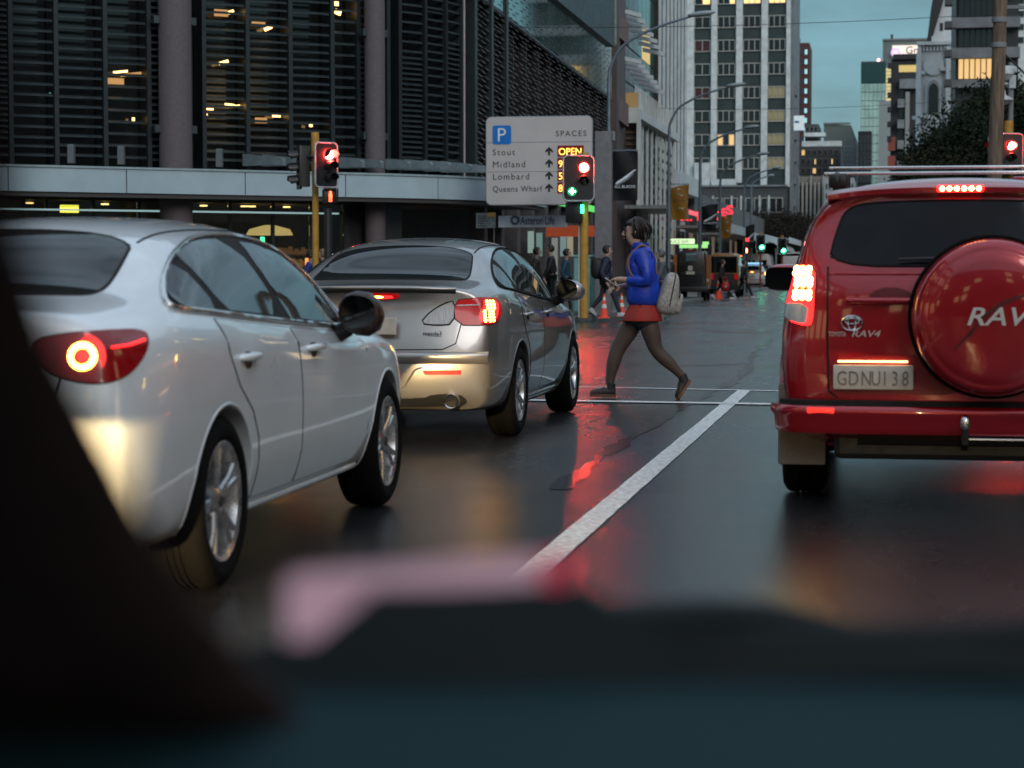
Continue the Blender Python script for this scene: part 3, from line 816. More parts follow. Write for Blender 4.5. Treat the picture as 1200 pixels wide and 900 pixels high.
for s in (-1, 1):
    i = min(range(len(path)), key=lambda i: abs(path[i][0].x - s * .70))
    p, nrm = path[i]
    q = Matrix.Translation((p.x, p.y, 0)) @ Matrix.Rotation(atan2(nrm.x, -nrm.y), 4, 'Z')
    bm = rbox((-.07, -.042, .487), (.07, -.02, .517), .006); bm.transform(q); mesh('reflector', bm, glow('self-glowing reflector', (1, .03, .02), .9, (.5, .02, .02)), bum, 40)  # emission stands in for headlamp light the reflector sends back
# tailgate: seam, pressing, handle, painted plate recess
mesh('tailgate_seam', rsk.line('rear', [(-.655, 1.23), (-.655, .92), (-.645, .60), (-.6, .565)], .005, 0), M_GAP, rr)
mesh('tailgate_seam', rsk.line('rear', [(.655, 1.23), (.655, .92), (.645, .60), (.6, .565)], .005, 0), M_GAP, rr)
mesh('tailgate_crease', rsk.line('rear', [(-.65, 1.195), (.65, 1.195)], .012, -.006), P_RED, rr, 60)
P = [(-.63, .87), (-.56, .862), (.1, .862), (.1, .80), (-.55, .79), (-.62, .83)]
mesh('garnish', rsk.patch('rear', P, .030, .04, .04, 1), P_RED, rr, 60)
P = [(-.645, .785), (.12, .785), (.12, .585), (-.60, .585), (-.635, .62)]
rec = mesh('plate_recess_shade', rsk.patch('rear', P, .003, .05, .005, 1), mat('red recess shade', (.22, .004, .010), .4), rr, 60)  # darker red patch on the flat tailgate, recess shade put into its colour
hb = cat_rom([(-.56, -.79, 1.062), (-.50, -.80, 1.06), (-.30, -.805, 1.06), (-.155, -.79, 1.06)], 5)
hd = mesh('tailgate_handle', T(hb, [.010] + [.018] * (len(hb) - 2) + [.010], 8), P_RED, rr, 60)
p = rsk.hit('rear', -.35, 1.07)[0]
mesh('handle_recess_shade', rsk.patch('rear', [(-.46, 1.075), (-.40, 1.125), (-.28, 1.125), (-.21, 1.075), (-.28, 1.04), (-.42, 1.04)], .002, .03, .004, 1), mat('red shadow recess', (.12, .004, .008), .4), hd, 60)  # dark red surface patch paints the shade behind the handle
py_ = rsk.hit('rear', -.43, .68)[0].y
M_PINK_ = mat('worn plate letters', (.20, .17, .15), .5, var=0)
pl = mesh('number_plate', rbox((-.622, py_ - .030, .610), (-.222, py_ - .008, .735), .006), M_PLATE, rr, 40)
for i, ch in enumerate('GD'): text('plate_letter', ch, .105, M_PINK_, pl, (-.606 + i * .058, py_ - .0315, .632), sxw=.72)
for i, ch in enumerate('NU138'): text('plate_letter', ch, .105, M_PINK_, pl, (-.485 + i * .051, py_ - .0315, .632), sxw=.70)
mesh('plate_lamp', rbox((-.60, py_ - .032, .748), (-.25, py_ - .010, .757), .003), glow('plate lamp', (1, .55, .22), 3.0), pl)
# badge oval and lettering
by = rsk.hit('rear', -.52, .95)[0].y
bm = bmesh.new()
for rx, rz, cz in ((.052, .037, 0), (.018, .035, 0), (.036, .014, .011)):
    tube(bm, [(-.53 + rx * cos(a * pi / 14), by - .012, .945 + cz + rz * sin(a * pi / 14)) for a in range(28)], .0055, 6, True)
mesh('badge', bm, M_CHROME, rr, 60)
text('badge_lettering', 'TOYOTA', .034, M_LETTER, rr, (-.648, by - .012, .878), sxw=.62)
text('badge_lettering', 'RAV4', .048, M_LETTER, rr, (-.535, by - .014, .876), sxw=1.25, shear=.25)
# spare wheel in its hard cover
SX, SZ = .155, .98
sc = mesh('spare_wheel_cover', lathe(bmesh.new(), [(.372, -.81), (.388, -.83), (.392, -.90), (.386, -.965), (.368, -.995), (.345, -1.008), (.335, -1.006), (.325, -1.012), (.28, -1.022), (.15, -1.031), (.001, -1.034)], 'Y', 56, c=(SX, 0, SZ)), P_RED, rr, 60)
bm = bmesh.new(); lathe(bm, [(.37, -.77), (.402, -.78), (.410, -.83), (.404, -.865), (.36, -.87), (.36, -.77)], 'Y', 56, c=(SX, 0, SZ), close=True); bmesh.ops.recalc_face_normals(bm, faces=bm.faces)
mesh('spare_tyre', bm, M_TYRE, sc, 40)
sb = Skin(bvh_of(sc.data))
# raised swoosh on the cover
P = [(SX - .215, .80), (SX - .12, .905), (SX - .03, 1.02), (SX + .06, 1.075), (SX + .16, 1.10), (SX + .30, 1.115), (SX + .15, 1.088), (SX + .05, 1.045), (SX - .05, .965), (SX - .12, .875)]
mesh('cover_pressing', sb.patch('rear', P, .003, .03, .006, 1), mat('dark red pressing', (.09, .004, .006), .35), sc, 60)
text('cover_lettering', 'RAV4', .125, M_LETTER, sc, (SX - .135, -1.038, .945), sxw=1.22, shear=.28, depth=.008, bold=.012)
# tow ball
bm = bmesh.new(); bmesh.ops.create_uvsphere(bm, u_segments=16, v_segments=10, radius=.027); bm.transform(Matrix.Translation((.03, -.93, .455)) @ Matrix.Diagonal((1, 1, 1.5, 1)))
tb = mesh('tow_ball', bm, M_CHROME, rr, 60)
mesh('tow_bar', tube(tube(bmesh.new(), [(.03, -.93, .42), (.03, -.93, .36), (.03, -.85, .33), (.03, -.6, .33)], .02, 8), [(-.5, -.62, .345), (.5, -.62, .345)], .03, 8), M_BLACK, tb, 40)
mesh('tow_bar_edge', rbox((.05, -.83, .362), (.6, -.80, .372), .003), M_TRIM, tb)
mesh('under_tray', rbox((-.62, -.62, .24), (.62, -.2, .38), .03), M_BLACK, rr)
mesh('axle', T([(-.7, 0, .34), (.7, 0, .34)], .05, 10), M_BLACK, rr)
# roof rails and cross bars
for s in (-1, 1):
    mesh('roof_rail', T(cat_rom([(s * .62, -.35, 1.655), (s * .625, -.28, 1.712), (s * .63, .5, 1.725), (s * .62, 1.25, 1.70), (s * .615, 1.35, 1.635)], 5), .018, 8), M_BLACK, rr, 60)
for y, z in ((.05, 1.728), (1.0, 1.803)):
    cb = mesh('roof_cross_bar', rbox((-.70, y - .035, z), (.70, y + .035, z + .016), .006), M_TRIM, rr, 40)
    for s in (-1, 1): mesh('bar_foot', rbox((s * .625 - .05, y - .05, 1.66), (s * .625 + .05, y + .05, z + .004), .015), M_BLACK, cb, 40)
mesh('aerial_base', rbox((.28, -.30, 1.675), (.36, -.2, 1.70), .01), P_RED, rr, 40)
# wing mirrors
for s in (-1, 1):
    bm = bmesh.new(); bmesh.ops.create_uvsphere(bm, u_segments=20, v_segments=12, radius=1)
    for v in bm.verts:
        v.co = V((math.copysign(abs(v.co.x) ** .6, v.co.x), math.copysign(abs(v.co.y) ** .7, v.co.y), math.copysign(abs(v.co.z) ** .6, v.co.z)))
    bm.transform(Matrix.Translation((s * .975, 1.72, 1.165)) @ Matrix.Diagonal((.125, .09, .085, 1)))
    mr = mesh('wing_mirror', bm, P_RED, rr, 60)
    bm = bmesh.new(); prism(bm, rrect(s * 1.0 - .105, 1.09, s * 1.0 + .105, 1.23, .05), 0, .004); bm.transform(Matrix.Translation((0, 1.632, 0)) @ XZ); bmesh.ops.recalc_face_normals(bm, faces=bm.faces)
    mesh('mirror_glass', bm, M_MIRG, mr, 40)
    mesh('mirror_stalk', T([(s * .85, 1.78, 1.08), (s * .93, 1.75, 1.11)], .05, 8), P_RED, mr, 60)
rp = gr(910, 585)
rr.location = (.365, 10.75 + .75, 0)
# ------------------------------------------------------------------ ground
def road_mat():
    m = bpy.data.materials.new('wet asphalt'); m.use_nodes = True; nt = m.node_tree; b = nt.nodes['Principled BSDF']; LK = nt.links.new
    t = nt.nodes.new('ShaderNodeTexCoord')
    def noise(sc, det=4, rg=.6, st=None):
        n = nt.nodes.new('ShaderNodeTexNoise'); n.inputs['Scale'].default_value = sc; n.inputs['Detail'].default_value = det; n.inputs['Roughness'].default_value = rg
        if st:
            q = nt.nodes.new('ShaderNodeMapping'); q.inputs['Scale'].default_value = st; LK(t.outputs['Object'], q.inputs[0]); LK(q.outputs[0], n.inputs['Vector'])
        else: LK(t.outputs['Object'], n.inputs['Vector'])
        return n
    def rng(src, a, b_, c, d):
        g = nt.nodes.new('ShaderNodeMapRange'); LK(src, g.inputs[0])
        for k, v in zip(('From Min', 'From Max', 'To Min', 'To Max'), (a, b_, c, d)): g.inputs[k].default_value = v
        return g.outputs[0]
    big = noise(.35, 5, .6, (1.6, .5, 1)); fine = noise(38, 4, .9); mid = noise(7, 5, .65)
    x = nt.nodes.new('ShaderNodeMix'); x.data_type = 'RGBA'; x.inputs['A'].default_value = (.006, .006, .0075, 1); x.inputs['B'].default_value = (.058, .056, .060, 1)
    LK(rng(fine.outputs[0], .42, .66, 0, 1), x.inputs[0])
    y = nt.nodes.new('ShaderNodeMix'); y.data_type = 'RGBA'; y.blend_type = 'MULTIPLY'; y.inputs[0].default_value = .6; LK(x.outputs['Result'], y.inputs['A']); LK(mid.outputs[0], y.inputs['B'])
    LK(y.outputs['Result'], b.inputs['Base Color'])
    LK(rng(big.outputs[0], .35, .65, .18, .31), b.inputs['Roughness'])
    b.inputs['Specular IOR Level'].default_value = .6
    u = nt.nodes.new('ShaderNodeBump'); u.inputs['Strength'].default_value = .42; u.inputs['Distance'].default_value = .006
    a = nt.nodes.new('ShaderNodeMath'); a.operation = 'MULTIPLY_ADD'; a.inputs[1].default_value = .5; LK(fine.outputs[0], a.inputs[0]); LK(noise(40, 3).outputs[0], a.inputs[2])
    LK(a.outputs[0], u.inputs['Height']); LK(u.outputs[0], b.inputs['Normal'])
    return m
M_ROAD = road_mat()
bm = bmesh.new(); bmesh.ops.create_grid(bm, x_segments=40, y_segments=60, size=1)
for v in bm.verts: v.co = V((v.co.x * 400, 300 + v.co.y * 700, 0))
tag(mesh('road', bm, M_ROAD), kind='structure')
M_LINE = mat('worn white road paint', (.66, .66, .64), .45, var=.4, scale=26, bump=.2)
def strip(name, P, w, z, m):
    P = [V(p) for p in P]; bm = bmesh.new(); L_, R_ = [], []
    for i, p in enumerate(P):
        t = (P[min(i + 1, len(P) - 1)] - P[max(0, i - 1)]); t.z = 0; t.normalize(); n = V((-t.y, t.x, 0))
        ww = w[i] if isinstance(w, (list, tuple)) else w
        L_.append(bm.verts.new((p.x + n.x * ww / 2, p.y + n.y * ww / 2, z))); R_.append(bm.verts.new((p.x - n.x * ww / 2, p.y - n.y * ww / 2, z)))
    for i in range(len(P) - 1): bm.faces.new((R_[i], R_[i + 1], L_[i + 1], L_[i]))
    return tag(mesh(name, bm, m), kind='structure')
KX = -6.9                                      # kerb line of the far footpath
# road markings, laid where they lie on the asphalt
p0, p1 = gr(632, 664), gr(872, 458)
d = (p1 - p0).normalized()
q0 = p0 - d * 6.0
strip('lane_line', [q0 + (p1 - q0) * k / 90 for k in range(91)], [.132 + random.uniform(-.006, .006) for k in range(91)], .006, M_LINE)
a, b = gr(665, 470.5), gr(935, 475)
e = (b - a).normalized()
strip('stop_line', [a - e * 7 + (b + e * 4 - a + e * 7) * k / 12 for k in range(13)], .21, .010, M_LINE)
a, b = gr(665, 453.5), gr(935, 459.0); e = (b - a).normalized()
strip('crossing_line', [a - e * 7 + (b + e * 4 - a + e * 7) * k / 12 for k in range(13)], .11, .006, M_LINE)
M_TAR = mat('tar seam', (.010, .010, .011), .22, var=.3, scale=20)
sp = [(655, 574), (705, 535), (745, 510), (790, 483), (830, 461), (860, 447), (876, 432), (884, 415), (890, 408), (906, 397)]
P = cat_rom([gr(*q) for q in sp], 8)
for i, q in enumerate(P): q.x += .012 * sin(i * 2.1) + .008 * sin(i * 5.3)
strip('road_seam', P, [.10 + .05 * sin(i * .7) + .03 * sin(i * 2.3) for i in range(len(P))], .0035, M_TAR)
for q in ([(795, 429), (840, 428), (872, 426)], [(838, 389), (870, 390), (905, 391)], [(690, 385), (760, 386), (830, 384)], [(690, 371), (760, 372)]):
    P = cat_rom([gr(*k) for k in q], 10)
    strip('road_crack', P, [.10 + .07 * sin(i * 1.3) * sin(i * .37) for i in range(len(P))], .003, M_TAR)
# darker patched trench along the lane, and a few leaves of litter
M_PATCH = mat('newer wet asphalt patch', (.022, .022, .024), .24, var=.35, scale=30, bump=.3)
M_KERB = mat('kerb stone', (.16, .155, .15), .6, var=.3, scale=4, bump=.3)
M_PAVE = mat('paving', (.10, .098, .10), .45, var=.25, scale=3, bump=.25)
u = V((.77, .64, 0)); c0 = V((KX - .9, 46.6, 0))
cor = [c0 - u * 50, c0 - u * 30, c0 - u * 12, c0 - u * 4, c0, V((KX - .15, 47.6, 0)), V((KX, 49.5, 0)), V((KX, 80, 0)), V((KX, 140, 0)), V((KX - 2, 200, 0)), V((KX - 12, 280, 0))]
cor = [cor[0], cor[1], cor[2]] + cat_rom(cor[3:7], 4) + cor[7:]
bm = bmesh.new()
poly = [(p.x, p.y) for p in cor] + [(-60, 280), (-60, cor[0].y)]
prism(bm, poly, -.02, .115)
tag(mesh('footpath', bm, M_PAVE), kind='structure')
kp = []
for i, p in enumerate(cor):
    t = (cor[min(i + 1, len(cor) - 1)] - cor[max(i - 1, 0)]).normalized(); kp.append((p, V((t.y, -t.x, 0))))
k = sweep('kerb', kp, [(-.14, .0), (-.14, .125), (.02, .125), (.04, .105), (.05, .0)], M_KERB, None, sm=30); tag(k, kind='structure')
bm = bmesh.new(); prism(bm, [(3.4, 46), (30, 46), (30, 400), (3.4, 400)], -.02, .12)
tag(mesh('footpath', bm, M_PAVE), kind='structure')
# ------------------------------------------------------------------ corner office with louvres, columns and a curved canopy
def px_x(px, Y): return at(px, 315, Y).x
def hgt(py, Y): return at(900, py, Y).z
M_LOUV = mat('louvre metal', (.055, .072, .076), .40, metal=.6, scale=3)
M_DARKW = mat('dark curtain wall glass', (.010, .013, .014), .12, var=.4, scale=.6, spec=.6)
M_MULL = mat('dark mullion', (.020, .028, .031), .45, metal=.3)
M_COL = mat('mauve concrete', (.125, .10, .106), .75, var=.15, scale=14, bump=.2)
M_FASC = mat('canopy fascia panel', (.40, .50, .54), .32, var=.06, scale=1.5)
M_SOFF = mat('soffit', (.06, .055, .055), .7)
M_WARM = glow('warm ceiling lamp', (1, .58, .20), 2.6)
M_WARM2 = glow('dim warm interior', (1, .50, .18), .22, (.2, .12, .06))
M_YEL = glow('yellow light box', (1, .78, .08), 1.1)
M_INT = mat('shop interior wall', (.16, .10, .06), .8, var=.4, scale=2)
def clear_glass(name, tint=(.9, 1, .98), alpha=.22, rough=.03):
    if name in MATS: return MATS[name]
    m = bpy.data.materials.new(name); m.use_nodes = True; MATS[name] = m; nt = m.node_tree; nt.nodes.clear()
    o = nt.nodes.new('ShaderNodeOutputMaterial'); x = nt.nodes.new('ShaderNodeMixShader'); t = nt.nodes.new('ShaderNodeBsdfTransparent'); g = nt.nodes.new('ShaderNodeBsdfGlossy')
    t.inputs[0].default_value = tuple(c * .85 for c in tint) + (1,); g.inputs['Color'].default_value = tuple(tint) + (1,); g.inputs['Roughness'].default_value = rough
    f = nt.nodes.new('ShaderNodeFresnel'); f.inputs[0].default_value = 1.6
    a = nt.nodes.new('ShaderNodeMath'); a.operation = 'ADD'; a.use_clamp = True; a.inputs[1].default_value = alpha * .3; nt.links.new(f.outputs[0], a.inputs[0])
    nt.links.new(a.outputs[0], x.inputs[0]); nt.links.new(t.outputs[0], x.inputs[1]); nt.links.new(g.outputs[0], x.inputs[2]); nt.links.new(x.outputs[0], o.inputs[0])
    return m
M_SHOPG = clear_glass('shop window glass')

bA = empty('office_building', (-15, 50, 0), label='dark louvred corner office with round columns above a pale curved canopy', cat='building')
OA = V((-15, 50, 0))
# plan of the facade, from far left round the corner into the street
fa = [V((-31.25, 34.8, 0)), V((-19.7, 44.4, 0)), V((-12.6, 50.2, 0))]
curve = cat_rom([V((-14.2, 48.9, 0)), V((-12.6, 50.25, 0)), V((-11.5, 51.6, 0)), V((-10.95, 53.0, 0)), V((-10.8, 54.6, 0)), V((-10.8, 57, 0))], 6)
plan = [fa[0], fa[1]] + curve + [V((-10.8, 82, 0))]
cum = [0]
for p, q in zip(plan, plan[1:]): cum.append(cum[-1] + (q - p).length)
def along(s):
    for i in range(len(plan) - 1):
        if s <= cum[i + 1] or i == len(plan) - 2:
            t = (s - cum[i]) / (cum[i + 1] - cum[i]); d = (plan[i + 1] - plan[i]).normalized()
            return plan[i].lerp(plan[i + 1], t), d
def s_of_px(px):                              # length along the facade that a sight line meets
    best = None
    for k in range(0, int(cum[-1] * 20)):
        s = k / 20; p, d = along(s)
        x = px_x(px, p.y)
        if p.x >= x: return s
    return cum[-1]
def wall_strip(name, s0, s1, off, z0, z1, m, parent, thick=.05, n=None, sm=None):
    n = n or max(1, int((s1 - s0) / .8)); bm = bmesh.new(); rows = []
    for k in range(n + 1):
        p, d = along(s0 + (s1 - s0) * k / n); nr = V((d.y, -d.x, 0))
        a = p + nr * off - OA; b = p + nr * (off - thick) - OA
        rows.append([bm.verts.new((a.x, a.y, z0)), bm.verts.new((a.x, a.y, z1)), bm.verts.new((b.x, b.y, z1)), bm.verts.new((b.x, b.y, z0))])
    for A, C in zip(rows, rows[1:]):
        for q in range(4): bm.faces.new((A[q], C[q], C[(q + 1) % 4], A[(q + 1) % 4]))
    bm.faces.new(rows[0]); bm.faces.new(rows[-1][::-1]); bmesh.ops.recalc_face_normals(bm, faces=bm.faces)
    return mesh(name, bm, m, parent, sm)
ZC = 3.50
SE = cum[-1]
wall_strip('glass_wall', 0, SE, -.55, ZC - .2, 9.9, M_DARKW, bA, .1)
wall_strip('upper_wall', 0, SE, .25, 9.9, 24, M_MULL, bA, .3)
# bays of louvre blades between mullions
edges_px = [-60, -20, 12, 66, 124, 174, 222, 238, 290, 340, 388, 418, 452, 466, 495, 520, 538]
ss = [s_of_px(p) for p in edges_px]
blade_me = {}
n_bl = 0
rnd = random.Random(3)
stuff = bmesh.new()
def blade_bm(bm, a, b, nr, z, tilt, dep=.15):
    # a tilted blade from a to b (plan), its outer lip lower
    up = V((0, 0, 1)); o = nr * (dep * cos(tilt)) - up * (dep * sin(tilt)); th = up * .016
    c = [a, b, b + o, a + o]
    vs = [bm.verts.new(q + V((0, 0, z)) - OA) for q in c] + [bm.verts.new(q + th + V((0, 0, z)) - OA) for q in c]
    for f in ((3, 2, 1, 0), (4, 5, 6, 7), (0, 1, 5, 4), (1, 2, 6, 5), (2, 3, 7, 6), (3, 0, 4, 7)): bm.faces.new([vs[i] for i in f])
for i in range(len(ss) - 1):
    s0, s1 = ss[i] + .07, ss[i + 1] - .07
    if s1 - s0 < .25: continue
    a, d = along(s0); b, _ = along(s1); dd = (b - a).normalized(); nr = V((dd.y, -dd.x, 0)); ln = (b - a).length
    z = ZC + .12; tilt = R(38)
    key = round(ln, 2)
    bmx = bmesh.new(); o = V((0, -.085 * cos(tilt), -.085 * sin(tilt)))
    vs = [V((0, 0, 0)), V((ln, 0, 0)), V((ln, 0, 0)) + o, o]
    vv = [bmx.verts.new(q) for q in vs] + [bmx.verts.new(q + V((0, 0, .014))) for q in vs]
    for f in ((3, 2, 1, 0), (4, 5, 6, 7), (0, 1, 5, 4), (1, 2, 6, 5), (2, 3, 7, 6), (3, 0, 4, 7)): bmx.faces.new([vv[k] for k in f])
    bmesh.ops.recalc_face_normals(bmx, faces=bmx.faces)
    me = bpy.data.meshes.new('louvre'); bmx.to_mesh(me); bmx.free(); me.materials.append(M_LOUV)
    dens = rnd.choice([.16, .19, .22, .20])
    if edges_px[i] < -30: continue
    while z < 7.55:
        if rnd.random() < .08: dens = rnd.choice([.13, .16, .20, .24, .27])
        z += dens
        q = bpy.data.objects.new('louvre', me); COL.objects.link(q); q.parent = bA
        q.location = a - OA + V((0, 0, z)); q.rotation_euler = (0, 0, atan2(dd.y, dd.x)); n_bl += 1
print('louvres', n_bl)
upper = bmesh.new()
for i in range(len(ss) - 1):
    s0, s1 = ss[i] + .07, ss[i + 1] - .07
    if s1 - s0 < .25: continue
    a, d = along(s0); b, _ = along(s1); dd = (b - a).normalized(); nr = V((dd.y, -dd.x, 0))
    for k in range(9): blade_bm(upper, a, b, nr, 7.8 + k * .22, R(38), .085)
bmesh.ops.recalc_face_normals(upper, faces=upper.faces); tag(mesh('upper_louvres', upper, M_LOUV, bA), kind='stuff')
for s in ss:
    p, d = along(s); nr = V((d.y, -d.x, 0)); q = p - OA
    bm = B(((-.05, -.11, ZC - .1), (.05, .45, 9.9)))
    m_ = mesh('mullion', bm, M_MULL, bA); m_.location = (q.x, q.y, 0); m_.rotation_euler = (0, 0, atan2(d.y, d.x))
# street side: finer blades seen edge on
M_MESHB = mat('bronze mesh blades', (.10, .075, .07), .42, metal=.7, scale=2)
s0 = s_of_px(552); nb = 12
for i in range(nb):
    a0 = s0 + (SE - s0) * i / nb + .18; a1 = s0 + (SE - s0) * (i + 1) / nb - .18
    a, d = along(a0); b, _ = along(a1); nr = V((d.y, -d.x, 0))
    z = ZC - .3
    while z < 9.6:
        z += .26
        nn = 4
        for k in range(nn):
            dz = rnd.uniform(-.03, .03)
            blade_bm(stuff, a.lerp(b, k / nn), a.lerp(b, (k + .9) / nn), nr, z + dz + (.13 if k % 2 else 0), R(40), .13)
    p = (a + b) / 2
for i in range(nb + 1):
    p, d = along(s0 + (SE - s0) * i / nb); q = p - OA
    m_ = mesh('mullion', B(((-.16 if i < 3 else -.05, -.14 if i < 3 else .1, ZC - .6), (.16 if i < 3 else .05, .45, 9.9))), M_MULL if i < 3 else mat('bronze mullion', (.05, .04, .04), .5), bA); m_.location = (q.x, q.y, 0); m_.rotation_euler = (0, 0, atan2(d.y, d.x))
bmesh.ops.recalc_face_normals(stuff, faces=stuff.faces)
tag(mesh('louvre_screen', stuff, M_MESHB, bA), kind='stuff')
p, d = along(s_of_px(546)); m_ = mesh('downpipe', T([(0, -.35, ZC), (0, -.35, 9.9)], .05, 10), mat('pale pipe', (.42, .36, .37), .5), bA, 60); m_.location = p - OA
# round columns with brackets
for px, dia in ((197, .76), (428, .50)):
    s = s_of_px(px); p, d = along(s); nr = V((d.y, -d.x, 0)); q = p + nr * .45 - OA
    c = mesh('column', lathe(bmesh.new(), [(dia / 2, 0), (dia / 2, 12)], 'Z', 28), M_COL, bA, 60); c.location = (q.x, q.y, .1)
    for z in (4.35, 6.85):
        bk = mesh('bracket', rbox((-dia * .68, -.06, z - .09), (dia * .68, .10, z + .09), .01), M_LOUV, c); bk.rotation_euler = (0, 0, atan2(d.y, d.x))
# lamps and lit ceilings seen between the blades
for px, py, w, h, rot in ((160, 87, .50, .07, -8), (147, 84, .34, .05, -8), (140, 95, .45, .14, 0), (126, 89, .06, .18, 0), (265, 15, .34, .16, 0), (277, 14, .14, .08, -20), (310, 28, .34, .10, 0), (320, 33, .2, .08, -25), (268, 73, .24, .07, -18), (250, 128, .26, .05, 0), (276, 123, .24, .06, 5), (284, 124, .2, .05, -8), (246, 134, .16, .03, 0), (264, 137, .14, .03, 0), (313, 141, .30, .13, 0), (330, 136, .2, .05, 0), (398, 4, .22, .10, 0), (402, 14, .16, .12, 20), (371, 147, .07, .06, 0), (70, 100, .1, .04, 0), (162, 140, .05, .09, 0)):
    s = s_of_px(px); p, d = along(s); nr = V((d.y, -d.x, 0)); q = p - nr * .32; z = at(px, py, q.y).z
    big = w * h > .03
    bm = B(((-w / 2, -.02, -h / 2), (w / 2, .02, h / 2)))
    bm.transform(Matrix.Rotation(R(rot), 4, 'Y'))
    l_ = mesh('lit_ceiling' if big else 'ceiling_lamp', bm, glow('warm lit ceiling', (1, .52, .18), .34) if big else M_WARM, bA); l_.location = (q.x - OA.x, q.y - OA.y, z); l_.rotation_euler = (0, 0, atan2(d.y, d.x))
s = s_of_px(51); p, d = along(s); l_ = mesh('exit_light', B(((-.07, -.02, -.04), (.07, .02, .04))), glow('green exit light', (.1, .8, .4), .5), bA); l_.location = V((p.x, p.y, at(51, 109, p.y).z)) + V((.1, .35, 0)) - OA

# canopy: fascia panels on a line well out from the facade
OFF = 1.5
jp = [-60, 8, 147, 286, 404, 512, 585, 640]
def s_off_px(px, off=1.5):
    for k in range(0, int(cum[-1] * 20)):
        s = k / 20; p, d = along(s); q = p + V((d.y, -d.x, 0)) * off
        if q.x >= px_x(px, q.y): return s
    return cum[-1]
js = [s_off_px(p) for p in jp]
for a, b in zip(js, js[1:]):
    wall_strip('fascia_panel', a + .012, b - .012, OFF, 2.92, 3.44, M_FASC, bA, .10, max(3, int((b - a) * 3)), 40)
wall_strip('fascia_backing', js[0], js[-1], OFF - .04, 2.95, 3.40, M_GAP, bA, .05, 60)
wall_strip('canopy_edge', js[0], js[-1], OFF + .03, 3.452, 3.50, mat('canopy edge', (.30, .38, .40), .4), bA, .16, 60, 40)
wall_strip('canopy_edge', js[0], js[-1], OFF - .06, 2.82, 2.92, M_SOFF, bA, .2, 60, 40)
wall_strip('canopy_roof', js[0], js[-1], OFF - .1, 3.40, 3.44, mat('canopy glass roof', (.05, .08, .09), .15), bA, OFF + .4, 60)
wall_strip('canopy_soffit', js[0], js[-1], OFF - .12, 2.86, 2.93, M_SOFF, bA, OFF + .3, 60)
for px in (85, 142, 258):
    s = s_off_px(px, 1.3); p, d = along(s); nr = V((d.y, -d.x, 0)); q = p + nr * 1.3 - OA
    b_ = mesh('canopy_post', rbox((-.07, -.07, 3.56), (.07, .07, 3.98), .01), mat('grey steel', (.16, .17, .175), .45, metal=.3), bA); b_.location = q
for px in (300, 325, 395, 418, 450, 478, 500, 525, 550):
    s = s_off_px(px, 1.0); p, d = along(s); nr = V((d.y, -d.x, 0)); q = p - OA
    bm = bmesh.new(); prism(bm, [(.1, 3.66), (1.35, 3.65), (1.35, 3.78), (1.3, 3.82), (.1, 3.95)], -.06, .06)
    bm.transform(Matrix(((0, 0, 1, 0), (-1, 0, 0, 0), (0, 1, 0, 0), (0, 0, 0, 1))))
    b_ = mesh('canopy_beam', bm, mat('canopy steel', (.22, .27, .28), .4, metal=.3), bA); b_.location = (q.x, q.y, 0); b_.rotation_euler = (0, 0, atan2(d.y, d.x) + .45)
# ground floor shops: panes, mullions, interior
s_end = s_of_px(530)
gm = [s_of_px(p) for p in (-60, -5, 26, 54, 108, 162, 216, 268, 318, 363, 404)]
for a, b in zip(gm, gm[1:]):
    wall_strip('shop_window', a + .04, b - .04, .0, .15, 2.52, M_SHOPG, bA, .02, 1)
    wall_strip('transom_window', a + .04, b - .04, .0, 2.62, 2.86, M_SHOPG, bA, .02, 1)
for s in gm:
    p, d = along(s); m_ = mesh('shop_mullion', B(((-.035, -.05, .1), (.035, .05, 2.86))), M_BLACK, bA); m_.location = p - OA; m_.rotation_euler = (0, 0, atan2(d.y, d.x))
wall_strip('strip_light', gm[0], s_of_px(395), .10, 2.545, 2.585, glow('pale strip light', (.62, .95, .95), .26), bA, .05, 12)
wall_strip('shop_wall', 0, s_of_px(545), -3.2, 0, 2.9, M_INT, bA, .1)
wall_strip('shop_ceiling', 0, s_of_px(560), -.1, 2.80, 2.86, mat('shop ceiling', (.12, .085, .06), .8), bA, 3.2)
wall_strip('shop_pier', s_of_px(404), s_of_px(470), .02, .1, 2.86, mat('dark stone pier', (.035, .033, .034), .35, scale=3), bA, .3)
for px, py in ((46, 237), (136, 238), (252, 241), (350, 243), (300, 246), (310, 247)):
    s = s_of_px(px); p, d = along(s); nr = V((d.y, -d.x, 0)); q = p - nr * .8
    l_ = mesh('downlight', lathe(bmesh.new(), [(.001, 0), (.09, 0), (.09, .03), (.001, .03)], 'Z', 14), M_WARM, bA); l_.location = (q.x - OA.x, q.y - OA.y, 2.72)
s = s_of_px(67); p, d = along(s); l_ = mesh('light_box', rbox((-.21, -.05, -.09), (.21, .05, .09), .01), M_YEL, bA); l_.location = V((p.x, p.y, at(67, 244, p.y).z)) + V((.1, .5, 0)) - OA; l_.rotation_euler = (0, 0, atan2(d.y, d.x))
s = s_of_px(342); p, d = along(s); nr = V((d.y, -d.x, 0)); q = p - nr * 1.4 - OA
l_ = mesh('lamp_shade', lathe(bmesh.new(), [(.12, 2.30), (.5, 2.20), (.58, 2.06), (.56, 2.05), (.1, 2.12)], 'Z', 24), glow('glowing shade', (1, .62, .22), .5, (.4, .3, .15)), bA, 50); l_.location = (q.x, q.y, 0)
l_ = mesh('counter_lamp', rbox((-.05, -.03, 1.85), (.05, .03, 2.0), .01), glow('green lamp', (.1, 1, .4), 2), bA); l_.location = q + V((.0, -.6, 0))
